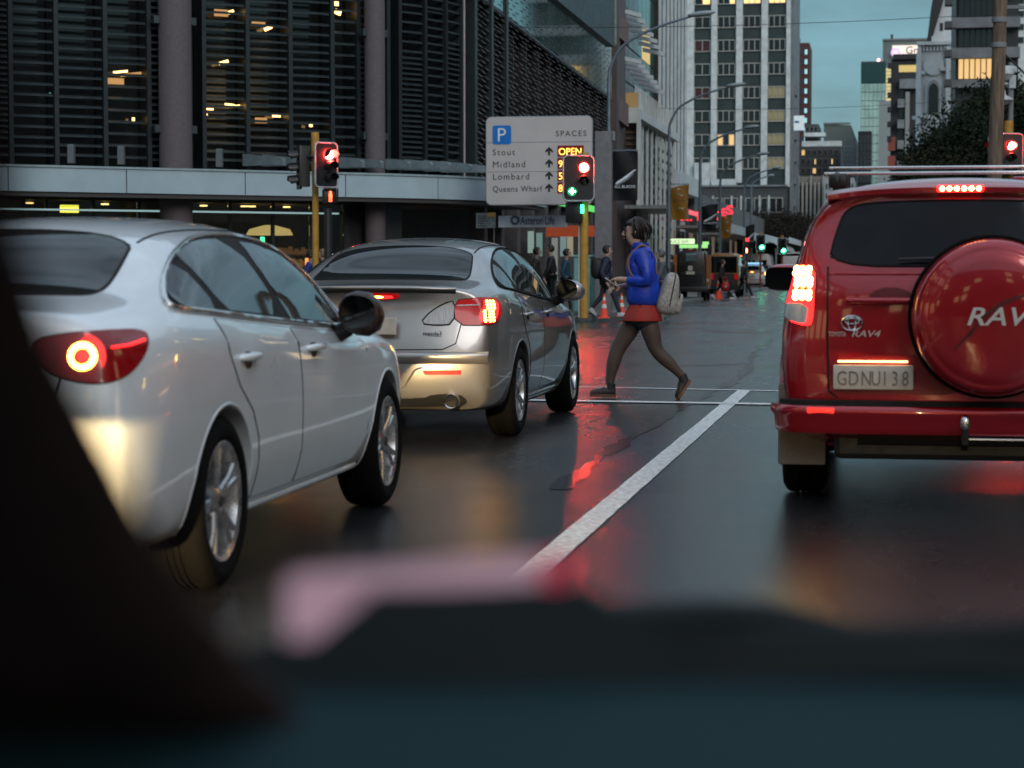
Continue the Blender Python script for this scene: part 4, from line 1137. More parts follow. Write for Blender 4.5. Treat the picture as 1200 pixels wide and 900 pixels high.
for k in range(5):                             # shelves of goods behind the glass
    for j, px in enumerate((318, 345, 372)):
        s = s_of_px(px); p, d = along(s); nr = V((d.y, -d.x, 0)); q = p - nr * 1.6 - OA
        sh = mesh('shelf', B(((-.42, -.15, 0), (.42, .15, .03))), mat('shelf wood', (.22, .13, .06), .6), bA); sh.location = (q.x, q.y, .35 + k * .3); sh.rotation_euler = (0, 0, atan2(d.y, d.x))
        bm = bmesh.new()
        for x in range(9):
            h = rnd.uniform(.07, .2); box(bm, (-.38 + x * .086, -.1, .03), (-.31 + x * .086, .02, .03 + h))
        tag(mesh('goods', bm, mat('goods %d' % (k % 3), ((.5, .28, .08), (.30, .10, .06), (.45, .35, .2))[k % 3], .5, var=.5, scale=9, emit=(1, .5, .15), es=.05), sh), kind='stuff')
for px, z, c in ((322, .95, (1, .6, .1)), (355, .75, (1, .55, .15)), (300, 1.5, (1, .5, .15)), (383, 1.4, (1, .3, .08)), (392, 1.2, (1, .25, .06)), (230, 1.5, (1, .5, .2)), (412, 1.5, (.6, .7, .7))):
    s = s_of_px(px); p, d = along(s); nr = V((d.y, -d.x, 0)); q = p - nr * 1.2 - OA
    l_ = mesh('shop_lamp', rbox((-.07, -.03, -.09), (.07, .03, .09), .01), glow('shop lamp %s' % (c,), c, 1.6), bA); l_.location = (q.x, q.y, z)
# darker recessed entrance under the canopy end, with greenish lit displays and an orange band
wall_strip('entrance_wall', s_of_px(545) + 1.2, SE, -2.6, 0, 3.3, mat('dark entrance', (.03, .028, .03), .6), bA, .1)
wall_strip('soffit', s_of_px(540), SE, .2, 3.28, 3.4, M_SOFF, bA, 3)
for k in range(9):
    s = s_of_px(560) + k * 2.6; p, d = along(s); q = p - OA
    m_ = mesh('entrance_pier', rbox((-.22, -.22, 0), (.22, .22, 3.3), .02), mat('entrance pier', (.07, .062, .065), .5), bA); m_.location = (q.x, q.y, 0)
for px, y0, y1, c in ((622, 270, 296, (.55, .85, .7)), (650, 278, 330, (.45, .5, .42)), (660, 270, 300, (.4, .6, .6)), (632, 272, 300, (.25, .6, .5)), (668, 275, 300, (.8, .7, .4))):
    Y = 62; x = px_x(px, Y) ; z1, z0 = hgt(y0, Y), hgt(y1, Y)
    l_ = mesh('lit_display', B(((-.09, -.02, z0), (.09, .02, z1))), glow('lit display %s' % px, c, .16, (.2, .2, .2)), bA); l_.location = V((x, Y, 0)) - OA
l_ = mesh('sign_band', B(((-.75, -.03, -.16), (.75, .03, .16))), mat('orange band', (.42, .07, .025), .5, emit=(1, .15, .03), es=.06), bA); l_.location = V((px_x(670, 60), 60, hgt(270, 60))) - OA
# projecting glass box higher up along the street
GX0, GX1, GY0, GY1, GZ = -14.8, -10.75, 40.5, 82.6, 7.55
M_GBOX = mat('teal reflective glass', (.26, .46, .45), .05, metal=.9, var=.25, scale=.5, spec=.8)
ng = 26
for i in range(ng):
    y0 = 52.5 + (GY1 - 52.5) * i / ng; y1 = 52.5 + (GY1 - 52.5) * (i + 1) / ng
    GZ = 8.42 - (y0 - 54) * .0205
    for z0, z1 in ((GZ + .12, GZ + 2.1), (GZ + 2.14, GZ + 5.5)):
        tilt = rnd.uniform(-.004, .004)
        pn = mesh('glass_pane', B(((-.015, y0 + .012, z0), (.015, y1 - .012, z1))), M_GBOX, bA); pn.location = V((GX1 + .02, 0, 0)) - OA; pn.rotation_euler = (0, 0, 0)
    fin = mesh('fin', B(((0, y1 - .02, GZ + 2.2), (.16, y1 + .02, GZ + 5.5))), mat('pale fin', (.32, .35, .30), .5), bA); fin.location = V((GX1 + .04, 0, 0)) - OA
for nm, za, zb, m_ in (('glass_box_edge', 0, .10, mat('dark steel edge', (.04, .045, .05), .4)), ('glass_box_rail', 2.105, 2.135, M_BLACK)):
    mesh(nm, T([V((GX1, 52.5, 8.45 + (za + zb) / 2)) - OA, V((GX1, GY1, 8.45 - (GY1 - 52.5) * .0205 + (za + zb) / 2)) - OA], max(.03, (zb - za) * .6), 6), m_, bA)
mesh('glass_box_soffit', B(((GX1 - 1.3 - OA.x, 52.5 - OA.y, 8.9), (GX1 - .06 - OA.x, GY1 - .2 - OA.y, 9.0))), M_DARKW, bA)
GZ = 8.6
mesh('glass_box_core', B(((GX1 - 1.2 - OA.x, 52.5 - OA.y, GZ + .1), (GX1 - .05 - OA.x, GY1 - .1 - OA.y, GZ + 16))), mat('dim teal interior', (.03, .06, .06), .5), bA)
mesh('end_wall', B(((GX1 - 6 - OA.x, 82.0 - OA.y, 0), (GX1 - .1 - OA.x, 82.5 - OA.y, 24))), M_MULL, bA)
# ------------------------------------------------------------------ buildings down the street
def bx(p, name, px0, px1, py0, py1, Y, d, m, z0=None):
    """box whose front stands at distance Y and spans picture columns/rows there; d = depth away from us"""
    x0, x1 = px_x(px0, Y), px_x(px1, Y); za, zb = hgt(py1, Y), hgt(py0, Y)
    if z0 is not None: za = z0
    return mesh(name, B(((x0, Y, za), (x1, Y + d, zb))), m, p)
def windows(parent, px0, px1, py0, py1, Y, cols, rows, fm, gm, fill=(.8, .7), mull=1, lit=0, litm=None, off=.06, sub=True, rn=random.Random(5)):
    """grid of framed windows on a front facing us, sharing mesh data"""
    x0, x1 = px_x(px0, Y), px_x(px1, Y); z0, z1 = hgt(py1, Y), hgt(py0, Y)
    cw, rh = (x1 - x0) / cols, (z1 - z0) / rows; w, h = cw * fill[0], rh * fill[1]; t = min(w, h) * .07
    bm = B(((-w / 2, 0, 0), (w / 2, off, t)), ((-w / 2, 0, h - t), (w / 2, off, h)), ((-w / 2, .002, t), (-w / 2 + t, off, h - t)), ((w / 2 - t, .002, t), (w / 2, off, h - t)))
    for k in range(1, mull + 1):
        c = -w / 2 + w * k / (mull + 1); box(bm, (c - t * .5, .004, t), (c + t * .5, off, h - t))
    fme = bpy.data.meshes.new('window'); bm.to_mesh(fme); bm.free(); fme.materials.append(fm)
    pw = (w - t) / (mull + 1)
    pm = {}
    for key, m in (('d', gm), ('l', litm or gm)):
        bm = B(((-pw / 2 + t * .3, off * .6, t * .8), (pw / 2 - t * .3, off * .95, h - t * .8))); me = bpy.data.meshes.new('pane'); bm.to_mesh(me); bm.free(); me.materials.append(m); pm[key] = me
    for r in range(rows):
        for c in range(cols):
            o = bpy.data.objects.new('window', fme); COL.objects.link(o); o.parent = parent
            o.location = (x0 + cw * (c + .5), Y - off, z0 + rh * r + (rh - h) / 2)
            L_ = rn.random() < lit
            for k in range(mull + 1):
                q = bpy.data.objects.new('pane', pm['l' if L_ and rn.random() < .75 else 'd']); COL.objects.link(q); q.parent = o
                q.location = (-w / 2 + t / 2 + pw * (k + .5), 0, 0)
G_FAR = mat('far window glass', (.012, .013, .014), .10, var=.5, scale=.4, spec=.6)
G_LIT = glow('warm lit window', (1, .62, .25), .55, (.1, .07, .04))
G_SKY = mat('sky reflecting glass', (.66, .74, .66), .12, metal=.85, var=.2, scale=.2)
M_WHITE = mat('white painted concrete', (.62, .64, .62), .6, var=.15, scale=1.2)
M_GREYC = mat('grey concrete', (.22, .23, .235), .75, var=.2, scale=.8)
M_DKC = mat('dark concrete', (.07, .07, .072), .75, var=.2, scale=.8)
M_SPAND = mat('dark green spandrel', (.028, .042, .040), .4, var=.2, scale=.6)
M_BROWNP = mat('brown stone pier', (.10, .072, .07), .6, var=.25, scale=.7)

# --- sunshade building: stacked white blades in front of a green curtain wall
bB = empty('shade_building', (0, 0, 0), label='green glazed building with cascading white sunshade blades over a white portico', cat='building')
M_GREENG = mat('green curtain wall', (.02, .10, .075), .08, metal=.6, var=.5, scale=.35, emit=(.05, .5, .35), es=.02)
mesh('core', B(((-22, 88.0, 0), (-11.5, 103.8, 26))), M_DKC, bB)
for k, (py, hh) in enumerate(((38, 40), (108, 44))):      # dark brown slanted slabs on the corner pier
    pass
x0, x1 = px_x(712, 83), px_x(729, 83)
pier = mesh('pier', B(((x0 - .3, 83.2, 0), (x1 - .25, 86, 24))), M_BROWNP, bB)
for z in (7.3, 10.6, 14.0):
    bm = bmesh.new(); w = [(x0 - .1, 82.7, z + 1.15), (x1 + .05, 84.6, z + .55), (x1 + .05, 84.6, z - .35), (x0 - .1, 82.7, z + .25)]
    f = [bm.verts.new(p) for p in w]; bk = [bm.verts.new((p[0] - .4, p[1] + .7, p[2])) for p in w]
    bm.faces.new(f); bm.faces.new(bk[::-1])
    for i in range(4): bm.faces.new((f[i], f[(i + 1) % 4], bk[(i + 1) % 4], bk[i]))
    bmesh.ops.recalc_face_normals(bm, faces=bm.faces); mesh('slab', bm, mat('mauve slab', (.17, .125, .12), .6), bB)
gw = []
for i in range(9):
    y0 = 88.2 + i * 1.75
    for j in range(9):
        z0 = 7.9 + j * 1.6
        q = mesh('curtain_pane', B(((-11.45, y0 + .04, z0 + .04), (-11.4, y0 + 1.71, z0 + 1.56))), glow('lit office pane', (1, .72, .25), .35, (.1, .08, .03)) if (i, j) in ((6, 2), (7, 2), (5, 6), (7, 5), (6, 5)) else M_GREENG if i > 4 or j > 6 else G_FAR, bB)
M_BLADE = mat('white sunshade', (.55, .56, .55), .5, var=.1)
for g, (pys, n) in enumerate((((-62, -12), 6), ((13, 60), 7), ((69, 106), 7))):
    for k in range(n):
        t = k / (n - 1)
        pa = 723 + 30 * t; pb = 751 + 28 * t; yy = pys[0] + (pys[1] - pys[0]) * t
        Ya = 85 + 1.2 * k; A_ = at(pa, yy, Ya); C_ = at(pb, yy, Ya + 2.3); z = A_.z
        bm = bmesh.new(); n_ = V((0, 1, 0)) * .30
        vs = [V((A_.x, A_.y, z)), V((C_.x, C_.y, z)), V((C_.x, C_.y, z)) + n_, V((A_.x, A_.y, z)) + n_]
        lo = [bm.verts.new(q) for q in vs]; hi = [bm.verts.new(q + V((0, 0, .17))) for q in vs]
        bm.faces.new(lo[::-1]); bm.faces.new(hi)
        for q in range(4): bm.faces.new((lo[q], lo[(q + 1) % 4], hi[(q + 1) % 4], hi[q]))
        bmesh.ops.recalc_face_normals(bm, faces=bm.faces); mesh('sunshade', bm, M_BLADE, bB)
# portico
Yp = 86
bx(bB, 'portico_wall', 728, 747.6, 143, 330, Yp + .6, .4, mat('timber slats dark', (.05, .035, .03), .6), 0)
for k in range(12):
    bx(bB, 'slat', 728.5, 746, 145 + k * 7, 147.5 + k * 7, Yp + .5, .09, mat('brown slat', (.13, .075, .05), .5))
bx(bB, 'portico_beam', 727.5, 748.5, 124, 142, Yp, .6, M_WHITE)
bx(bB, 'portico_post', 745.5, 749.5, 142, 300, Yp + .01, .5, M_WHITE, 0)
Xs = px_x(748.5, Yp); Ye = 103
zt, zb = hgt(125, Yp), hgt(143, Yp)
mesh('portico_side_beam', B(((Xs - .55, Yp + .602, zb + .25), (Xs, Ye, zt))), M_WHITE, bB)
for k in range(9):
    y = Yp + 1.6 + k * 1.85
    mesh('portico_fin', B(((Xs - .32, y, .1), (Xs - .24, y + .30, zb + .25))), M_WHITE, bB)
for k in range(8):
    y = Yp + 1.85 + k * 1.85
    for j in range(10): mesh('slat', B(((Xs - .36, y + .02, 2.6 + j * .45), (Xs - .30, y + 1.52, 2.75 + j * .45))), mat('dark slat', (.06, .06, .062), .5), bB)
mesh('balustrade', B(((Xs - .28, Yp + .7, zt), (Xs - .22, Ye, zt + .06))), M_WHITE, bB)
for k in range(22): mesh('baluster', B(((Xs - .27, Yp + .8 + k * .76, zt + .06), (Xs - .21, Yp + .86 + k * .76, zt + 1.0))), M_WHITE, bB)
bx(bB, 'terrace_screen', 732, 747, 106, 124, Yp + .4, .1, mat('ochre terrace screen', (.36, .23, .10), .6, emit=(1, .6, .2), es=.05))
# --- pinstripe tower
bC = empty('pinstripe_tower', (0, 0, 0), label='tall tower front of narrow white vertical fins with dark gaps between', cat='building')
mesh('core', B(((-24, 104, 0), (-11.2, 118.5, 45))), mat('dark slot', (.018, .018, .02), .4), bC)
for k in range(8):
    y = 104.1 + k * 1.95
    mesh('fin', B(((-11.25, y, 6.2), (-11.14, y + .80, 45))), M_WHITE, bC)
mesh('base_beam', B(((-11.3, 104, 5.2), (-10.35, 118.6, 6.19))), M_WHITE, bC)
for k in range(14):
    y = 104.1 + k * 1.05; mesh('slim_fin', B(((-11.2, y, 2.9), (-11.14, y + .4, 5.19))), M_WHITE, bC)
# --- tower with white ribs across the end of the view
bD = empty('ribbed_tower', (0, 0, 0), label='tall dark green office tower with white vertical ribs and window bands', cat='building')
Y = 300
bx(bD, 'core', 800, 923.5, -70, 330, Y, 22, M_SPAND, 0)
pc = [(832, 839), (861, 868.5), (890.5, 898), (919.5, 924.5)]
for a, b in pc: bx(bD, 'rib', a, b, -70, 219 if a != 861 else 214, Y - .7, .72, M_WHITE)
bx(bD, 'rib', 804, 812, -70, 219, Y - .7, .72, M_WHITE)
bays = [(812.5, 831.5), (839.5, 860.5), (869, 890), (898.5, 919)]
M_WF = mat('pale window frame', (.40, .38, .33), .5)
rn = random.Random(11)
for r in range(-3, 8):
    yb = 4.5 + 27.7 * r if r else 4.5; yb = 4.5 + 27.7 * r; yt = yb - 14.3
    for i, (a, b) in enumerate(bays):
        lit = {(0, 1): .9, (0, 2): .9, (0, 3): .9, (0, 0): .8, (3, 1): .75, (3, 0): .5}.get((r, i), .04)
        gm_ = G_FAR if not (i == 3 and r >= 4) else mat('curtained window', (.30, .25, .13), .3, var=.6, scale=.8, emit=(1, .8, .4), es=.04)
        if i == 0 and r in (2, 4): gm_ = mat('maroon blind', (.06, .012, .015), .4)
        windows(bD, a, b, yt, yb, Y, 1, 1, M_WF, gm_, (.98, .98), 2 if i in (1, 2) else (1 if i == 0 else 2), lit, G_LIT if r else glow('bright ceiling', (1, .55, .2), 1.2), .3, rn=rn)
bx(bD, 'podium', 806, 921, 219, 331, Y - 3, 3, M_DKC, 0)
bx(bD, 'podium_sill', 806, 921.5, 216.5, 218.6, Y - 3.3, 3.2, M_GREYC)
windows(bD, 812, 918, 231, 250, Y - 3, 6, 1, M_WF, G_FAR, (.92, .95), 1, .1, G_LIT, .3)
for px in (824.5, 835, 857, 868): bx(bD, 'mast', px - .9, px + .9, 229, 250, Y - 3.8, .3, M_WHITE)
for px in (889.5, 900.5): bx(bD, 'mast', px - .9, px + .9, 229, 272 if px < 895 else 262, Y - 3.8, .3, M_WHITE)
bx(bD, 'white_block', 812.8, 831, 190, 216.4, Y - 2, 1.3, M_WHITE)
bx(bD, 'balcony', 833, 862, 209.5, 216.4, Y - 2, .5, M_WHITE)
# its pale side with ledges
bx(bD, 'side_wall', 924.6, 928.5, -70, 330, Y + .5, 20, M_GREYC, 0)
for k in range(9): bx(bD, 'ledge', 928.6, 932, 100 + k * 26, 112 + k * 26, Y + 4, 4, M_GREYC)
# sign box on a post beside it
sg = empty('sign_totem', (0, 0, 0), label='white box sign on a slim pole beside the ribbed tower', cat='sign')
bx(sg, 'sign_box', 929, 941, 136, 153, 240, .5, mat('lit white sign', (.6, .62, .62), .4, emit=(.8, .95, 1), es=.22))
bx(sg, 'sign_mark', 930, 935, 142, 144.5, 239.95, .04, mat('blue mark', (.02, .18, .35), .5))
bx(sg, 'pole', 933, 935.5, 153.2, 330, 240.2, .22, M_GREYC, 0)
# --- far blocks
def block(name, label, px0, px1, py0, Y, m, d=15, py1=325):
    e = empty(name, (0, 0, 0), label=label, cat='building'); bx(e, 'wall', px0, px1, py0, py1, Y, d, m, 0); return e
t = block('brick_tower', 'red brown apartment tower with a column of bright corner windows', 925, 946.5, 51, 430, mat('red brown brick', (.10, .035, .030), .8, var=.2))
windows(t, 926, 940, 56, 170, 430, 3, 10, M_DKC, mat('bluish pane', (.05, .08, .13), .2), (.55, .6), 0, 0, None, .15)
windows(t, 940.5, 945, 56, 170, 430, 1, 10, M_DKC, glow('bright corner window', (.45, .8, .85), .5, (.1, .2, .2)), (.8, .55), 0, 0, None, .15)
bx(t, 'plant_room', 927, 935, 44, 51, 433, 5, M_GREYC)
t = block('low_block', 'dark low apartment block with small windows under the red brown tower', 936, 984, 172, 345, M_DKC)
windows(t, 937, 983, 174, 206, 345, 7, 3, M_GREYC, G_FAR, (.6, .6), 1, .12, G_LIT, .2)
t = block('grey_block', 'grey block with stepped flat roof behind the dark low apartments', 942, 958, 146, 380, M_DKC); bx(t, 'parapet', 941, 966, 156, 160.5, 376, 3.5, M_WHITE)
bx(t, 'white_wing', 938.5, 985, 166, 172, 372, 3, M_WHITE); windows(t, 943, 957, 148, 156, 380, 3, 1, M_GREYC, G_FAR, (.6, .6), 0)
t = empty('gabled_block', (0, 0, 0), label='grey green block with one sloping shoulder on the skyline', cat='building')
Yg = 400; bm = bmesh.new()
prism(bm, [(px_x(a, Yg), hgt(b, Yg)) for a, b in ((964, 330), (1003, 330), (1003, 166), (996, 148), (964, 146))], 0, 14)
bm.transform(Matrix.Translation((0, Yg + 14, 0)) @ XZ); bmesh.ops.recalc_face_normals(bm, faces=bm.faces); mesh('wall', bm, mat('grey green concrete', (.13, .15, .14), .8), t)
windows(t, 984, 1000, 170, 200, Yg, 4, 3, M_WHITE, mat('grey pane', (.08, .10, .12), .2), (.6, .55), 0)
bx(t, 'parapet', 963.5, 995, 144.5, 146.5, Yg - .3, 1, M_GREYC)
t = block('dark_grid_block', 'narrow dark block with a pale grid of frames', 1004, 1020, 155, 330, mat('near black wall', (.02, .022, .026), .5)); windows(t, 1004.5, 1019.5, 160, 215, 330, 4, 6, M_GREYC, G_FAR, (.9, .86), 0, 0, None, .2)
t = block('pale_column_building', 'pale stone building with tall vertical columns beside the round tree', 933, 975, 207, 275, mat('pale stone', (.28, .24, .20), .8))
for k in range(9): bx(t, 'column', 934 + k * 4.8, 936.2 + k * 4.8, 206 if k % 3 == 0 else 214, 290, 274, .9, mat('pale column', (.42, .37, .31), .7))
windows(t, 934, 976, 216, 262, 274.8, 9, 3, M_DKC, G_FAR, (.5, .8), 0, 0, None, .1)
t = block('white_small_building', 'small white building with rows of square windows above the red roof', 965, 1000, 209, 262, mat('white stucco', (.46, .47, .46), .8)); windows(t, 966, 1000, 213, 258, 262, 9, 4, M_WHITE, G_FAR, (.5, .55), 0, 0, None, .15)
# mirror glass tower
t = block('mirror_glass_tower', 'pale green mirror glass tower with a dark top band', 1007, 1036, 74, 430, mat('tower core', (.05, .07, .065), .4))
bx(t, 'roof_band', 1006.8, 1036, 75.5, 99, 429.6, .3, mat('dark teal band', (.035, .08, .075), .25, metal=.5))
for c in range(6):
    for r in range(12):
        bx(t, 'glass_panel', 1007.2 + c * 4.8, 1011.7 + c * 4.8, 100 + r * 10, 109.4 + r * 10, 429.6, .3, G_SKY)
t = block('logo_tower', 'grey tower with illuminated pale sign and purple ring emblem near its roof', 1032, 1090, 50, 460, mat('grey green cladding', (.15, .18, .17), .7))
bx(t, 'roof_edge', 1031.5, 1086, 48, 50, 459.6, 1, M_GREYC); bx(t, 'flue', 1041, 1044, 43, 48, 462, 1, M_DKC)
bx(t, 'sign_panel', 1043, 1092, 56, 68, 459.4, .5, glow('pale pink sign', (1, .80, .68), .55, (.5, .45, .42)))
Y = 459
c = at(1049.5, 61.5, Y); bm = tube(bmesh.new(), [(c.x + .75 * cos(a * pi / 12), Y, c.z + .75 * sin(a * pi / 12)) for a in range(24)], .24, 8, True)
mesh('ring_emblem', bm, glow('purple ring', (.72, .40, .80), .9), t, 60)
text('sign_lettering', 'Grant', 2.2, mat('sign letters', (.05, .045, .05), .6), t, (px_x(1058.5, Y), Y + .35, hgt(65.5, Y)), depth=.1)
for r in range(10): bx(t, 'lit_window', 1034.5, 1042, 82 + r * 4.4, 85.5 + r * 4.4, 459.7, .2, glow('yellow lit office', (1, .85, .42), .42))
lb = glow('red roof beacon', (1, .35, .3), 4); p = at(1029.5, 70.5, 440); bm = bmesh.new(); bmesh.ops.create_icosphere(bm, subdivisions=1, radius=.35); bm.transform(Matrix.Translation(p)); mesh('beacon', bm, lb, t)
t = empty('balcony_block', (0, 0, 0), label='dark apartment block with stacked pale balconies and red panels at its foot', cat='building'); Y = 300
bx(t, 'wall', 1042, 1078, 72, 330, Y, 14, mat('charcoal wall', (.03, .03, .033), .7), 0)
bx(t, 'roof', 1044, 1078, 66, 72, Y - .6, 3, M_BLACK)
bx(t, 'lit_strip', 1051, 1078, 79, 87, Y - .1, .2, glow('lit top floor', (1, .75, .25), .4))
for k in range(6): bx(t, 'canopy_fin', 1038, 1043, 76 + k * 17, 82 + k * 17, Y - 1.5, 1.6, M_BLACK)
for k in range(4):
    bx(t, 'balcony', 1050, 1058, 118 + k * 24, 128 + k * 24, Y - 1.6, 1.5, M_GREYC); bx(t, 'balcony_door', 1051, 1057, 106 + k * 24, 117.5 + k * 24, Y - .1, .15, G_FAR)
bx(t, 'balcony', 1052, 1076, 95, 106, Y - 1.4, 1.3, M_GREYC)
bx(t, 'slab', 1059, 1064, 110, 215, Y - 1.5, 1.4, mat('pale slab', (.30, .29, .27), .7))
for k in range(2): bx(t, 'red_panel', 1039, 1048, 162 + k * 22, 178 + k * 22, Y - 1.2, 1, mat('red panel', (.28, .06, .04), .7))
t = block('narrow_grey_gable', 'plain pale gable wall in front of the logo tower', 1028, 1043, 120, 380, mat('pale render', (.30, .32, .31), .8))
# --- gothic church
ch = empty('gothic_church', (0, 0, 0), label='white gothic church with pointed arch window beside dark trees', cat='building'); Y = 215
MW = mat('white plaster', (.60, .61, .60), .75, var=.15, scale=.5)
bm = bmesh.new()
prism(bm, [(px_x(a, Y), hgt(b, Y)) for a, b in ((1073, 330), (1130, 330), (1130, 55), (1073, 55))], 0, 12); bm.transform(Matrix.Translation((0, Y + 12, 0)) @ XZ); bmesh.ops.recalc_face_normals(bm, faces=bm.faces); mesh('wall', bm, MW, ch)
bm = bmesh.new()
prism(bm, [(px_x(a, Y), hgt(b, Y)) for a, b in ((1087, 54), (1130, 54), (1130, -60), (1116, -50), (1104, -5))], 0, 8); bm.transform(Matrix.Translation((0, Y + 11, 0)) @ XZ); bmesh.ops.recalc_face_normals(bm, faces=bm.faces); mesh('gable', bm, MW, ch)
bm = bmesh.new()
prism(bm, [(px_x(a, Y), hgt(b, Y)) for a, b in ((1082, 54), (1088, 53), (1104, -2), (1116, -50), (1110, -52), (1090, 0), (1086, 36))], 0, 9); bm.transform(Matrix.Translation((0, Y + 11.5, 0)) @ XZ); bmesh.ops.recalc_face_normals(bm, faces=bm.faces); mesh('roof', bm, mat('dark slate', (.02, .018, .02), .6), ch)
bx(ch, 'cornice', 1071.5, 1112, 52, 56, Y - .5, .48, MW); bx(ch, 'cornice', 1071, 1082, 86, 90, Y - .5, .48, MW); bx(ch, 'cornice', 1099, 1112, 82, 86, Y - .5, .48, MW); bx(ch, 'cornice', 1067, 1090, 138, 142, Y - .5, .48, MW)
for k in range(9): bx(ch, 'dentil', 1075 + k * 4, 1077 + k * 4, 57, 63, Y - .25, .24, MW)
for k in range(7): bx(ch, 'finial', 1089 + k * 3.2, 1090.4 + k * 3.2, 46 - 3 * (k % 2), 52, Y + 1, .3, MW)
bx(ch, 'small_window', 1098.5, 1102, 31, 40, Y + 2.9, .2, M_BLACK)
def gothic(cx, w, y0, y1, yo):
    P = [(cx - w / 2, y1), (cx + w / 2, y1), (cx + w / 2, yo)]
    for k in range(1, 8): a = k / 8; P.append((cx + w / 2 * (1 - a ** 1.6), yo + (y0 - yo) * (1 - (1 - a) ** 1.6)))
    P.append((cx, y0))
    for k in range(7, 0, -1): a = k / 8; P.append((cx - w / 2 * (1 - a ** 1.6), yo + (y0 - yo) * (1 - (1 - a) ** 1.6)))
    P.append((cx - w / 2, yo)); return P
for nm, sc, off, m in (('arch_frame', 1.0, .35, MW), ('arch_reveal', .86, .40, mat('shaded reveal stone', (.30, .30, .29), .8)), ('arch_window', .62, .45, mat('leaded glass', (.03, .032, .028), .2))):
    P = gothic(1091.5, 18 * sc, 94 + (1 - sc) * 18, 134, 106 + (1 - sc) * 8); bm = bmesh.new()
    prism(bm, [(px_x(a, Y), hgt(b, Y)) for a, b in P], 0, .2); bm.transform(Matrix.Translation((0, Y - off + .2 + .0, 0)) @ XZ); bmesh.ops.recalc_face_normals(bm, faces=bm.faces); mesh(nm, bm, m, ch)
bm = bmesh.new(); lathe(bm, [(1.0, 0), (.8, .2), (.001, .2)], 'Y', 20, c=(px_x(1091.5, Y), Y - .28, hgt(80, Y))); mesh('roundel', bm, MW, ch)
for px in (1075, 1108): bx(ch, 'buttress', px - 2, px + 2, 58, 330, Y - .6, .58, MW, 0)
# --- banded office behind the trees
bo = empty('banded_office', (0, 0, 0), label='dark office with grey concrete bands and ledges behind the trees', cat='building'); Y = 190
bx(bo, 'core', 1117, 1190, -60, 330, Y, 14, mat('dark office core', (.02, .02, .021), .5), 0)
for y0, y1 in ((-25, -3), (25, 37), (60, 72), (97, 106)): bx(bo, 'concrete_band', 1112, 1192, y0, y1, Y - 1.2, 1.15, mat('weathered concrete band', (.17, .17, .175), .8, var=.25, scale=.7))
for y0, y1 in ((-2, 25), (37.5, 60), (72.5, 97)):
    windows(bo, 1120, 1166, y0, y1, Y - .2, 7, 1, M_BLACK, G_FAR if y0 < 60 else G_LIT, (.94, .96), 0, .4 if y0 > 60 else 0, G_LIT, .15)
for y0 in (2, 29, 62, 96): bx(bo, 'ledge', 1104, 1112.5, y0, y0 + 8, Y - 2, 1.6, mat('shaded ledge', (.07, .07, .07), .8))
t = block('white_tower', 'white tower with balconies just showing past the wooden pole', 1184, 1240, -60, 230, M_WHITE); windows(t, 1186, 1238, 0, 60, 230, 4, 4, M_GREYC, G_FAR, (.6, .5), 0)
# --- shops along the far kerb: dark fronts, canopies, signs
sh = empty('shop_row', (0, 0, 0), label='row of dark shopfronts with grey verandas along the far kerb', cat='building')
mesh('front', B(((-22, 118.7, 0), (-10.7, 190, 5.6))), mat('shop upper wall', (.12, .115, .11), .7, var=.3, scale=.3), sh)
mesh('front', B(((-30, 190.02, 0), (-13.5, 285, 6))), mat('shop dark wall', (.05, .045, .045), .7, var=.3, scale=.3), sh)
for y0, y1, z, dx in ((83.2, 92, 3.62, 1.7), (104.2, 118, 3.25, 2.7), (119, 139, 3.15, 2.6), (140, 165, 3.3, 2.4), (166, 189, 3.5, 2.8)):
    mesh('veranda', B(((-10.3, y0, z), (-10.3 + dx, y1, z + .14))), mat('veranda roof', (.24, .25, .25), .4, var=.2), sh)
    mesh('veranda_edge', B(((-10.3 + dx + .002, y0, z - .25), (-10.3 + dx + .06, y1, z + .2))), M_GREYC if y0 < 100 else M_WHITE, sh)
for y0 in range(88, 188, 5):
    mesh('shop_post', B(((-10.68, y0, 0), (-10.5, y0 + .3, 4.1))), M_DKC, sh)
    mesh('shop_glass', B(((-10.70, y0 + .4, .4), (-10.66, y0 + 4.6, 3.2))), glow('dim shop glow', (1, .72, .42), .06, (.03, .03, .03)) if y0 % 3 else G_FAR, sh)
mesh('green_light_strip', B(((-10.62, 64, 3.30), (-10.55, 80, 3.52))), glow('green light strip', (.15, 1, .2), .45), sh)
arch = empty('arched_awning', (0, 0, 0), label='pale curved awning roof along the street beyond the parked vehicles', cat='awning')
bm = bmesh.new(); Y0, Y1 = 150, 176; rows = []
for k in range(13):
    a = pi * k / 12; X = px_x(866, 150) - 1.9 * cos(a) * 1.5; z = 2.55 + .95 * sin(a) ; rows.append([bm.verts.new((X, Y0, z)), bm.verts.new((X, Y1, z)), bm.verts.new((X, Y1, z + .06)), bm.verts.new((X, Y0, z + .06))])
for A, C in zip(rows, rows[1:]):
    for q in range(4): bm.faces.new((A[q], C[q], C[(q + 1) % 4], A[(q + 1) % 4]))
bm.faces.new(rows[0]); bm.faces.new(rows[-1][::-1]); bmesh.ops.recalc_face_normals(bm, faces=bm.faces); mesh('roof_sheet', bm, mat('pale awning', (.36, .36, .34), .5), arch, 40)
for dx in (-2.6, 2.6): mesh('post', T([(px_x(866, 150) + dx, 150.3, 0), (px_x(866, 150) + dx, 150.3, 2.7)], .06, 8), M_GREYC, arch)
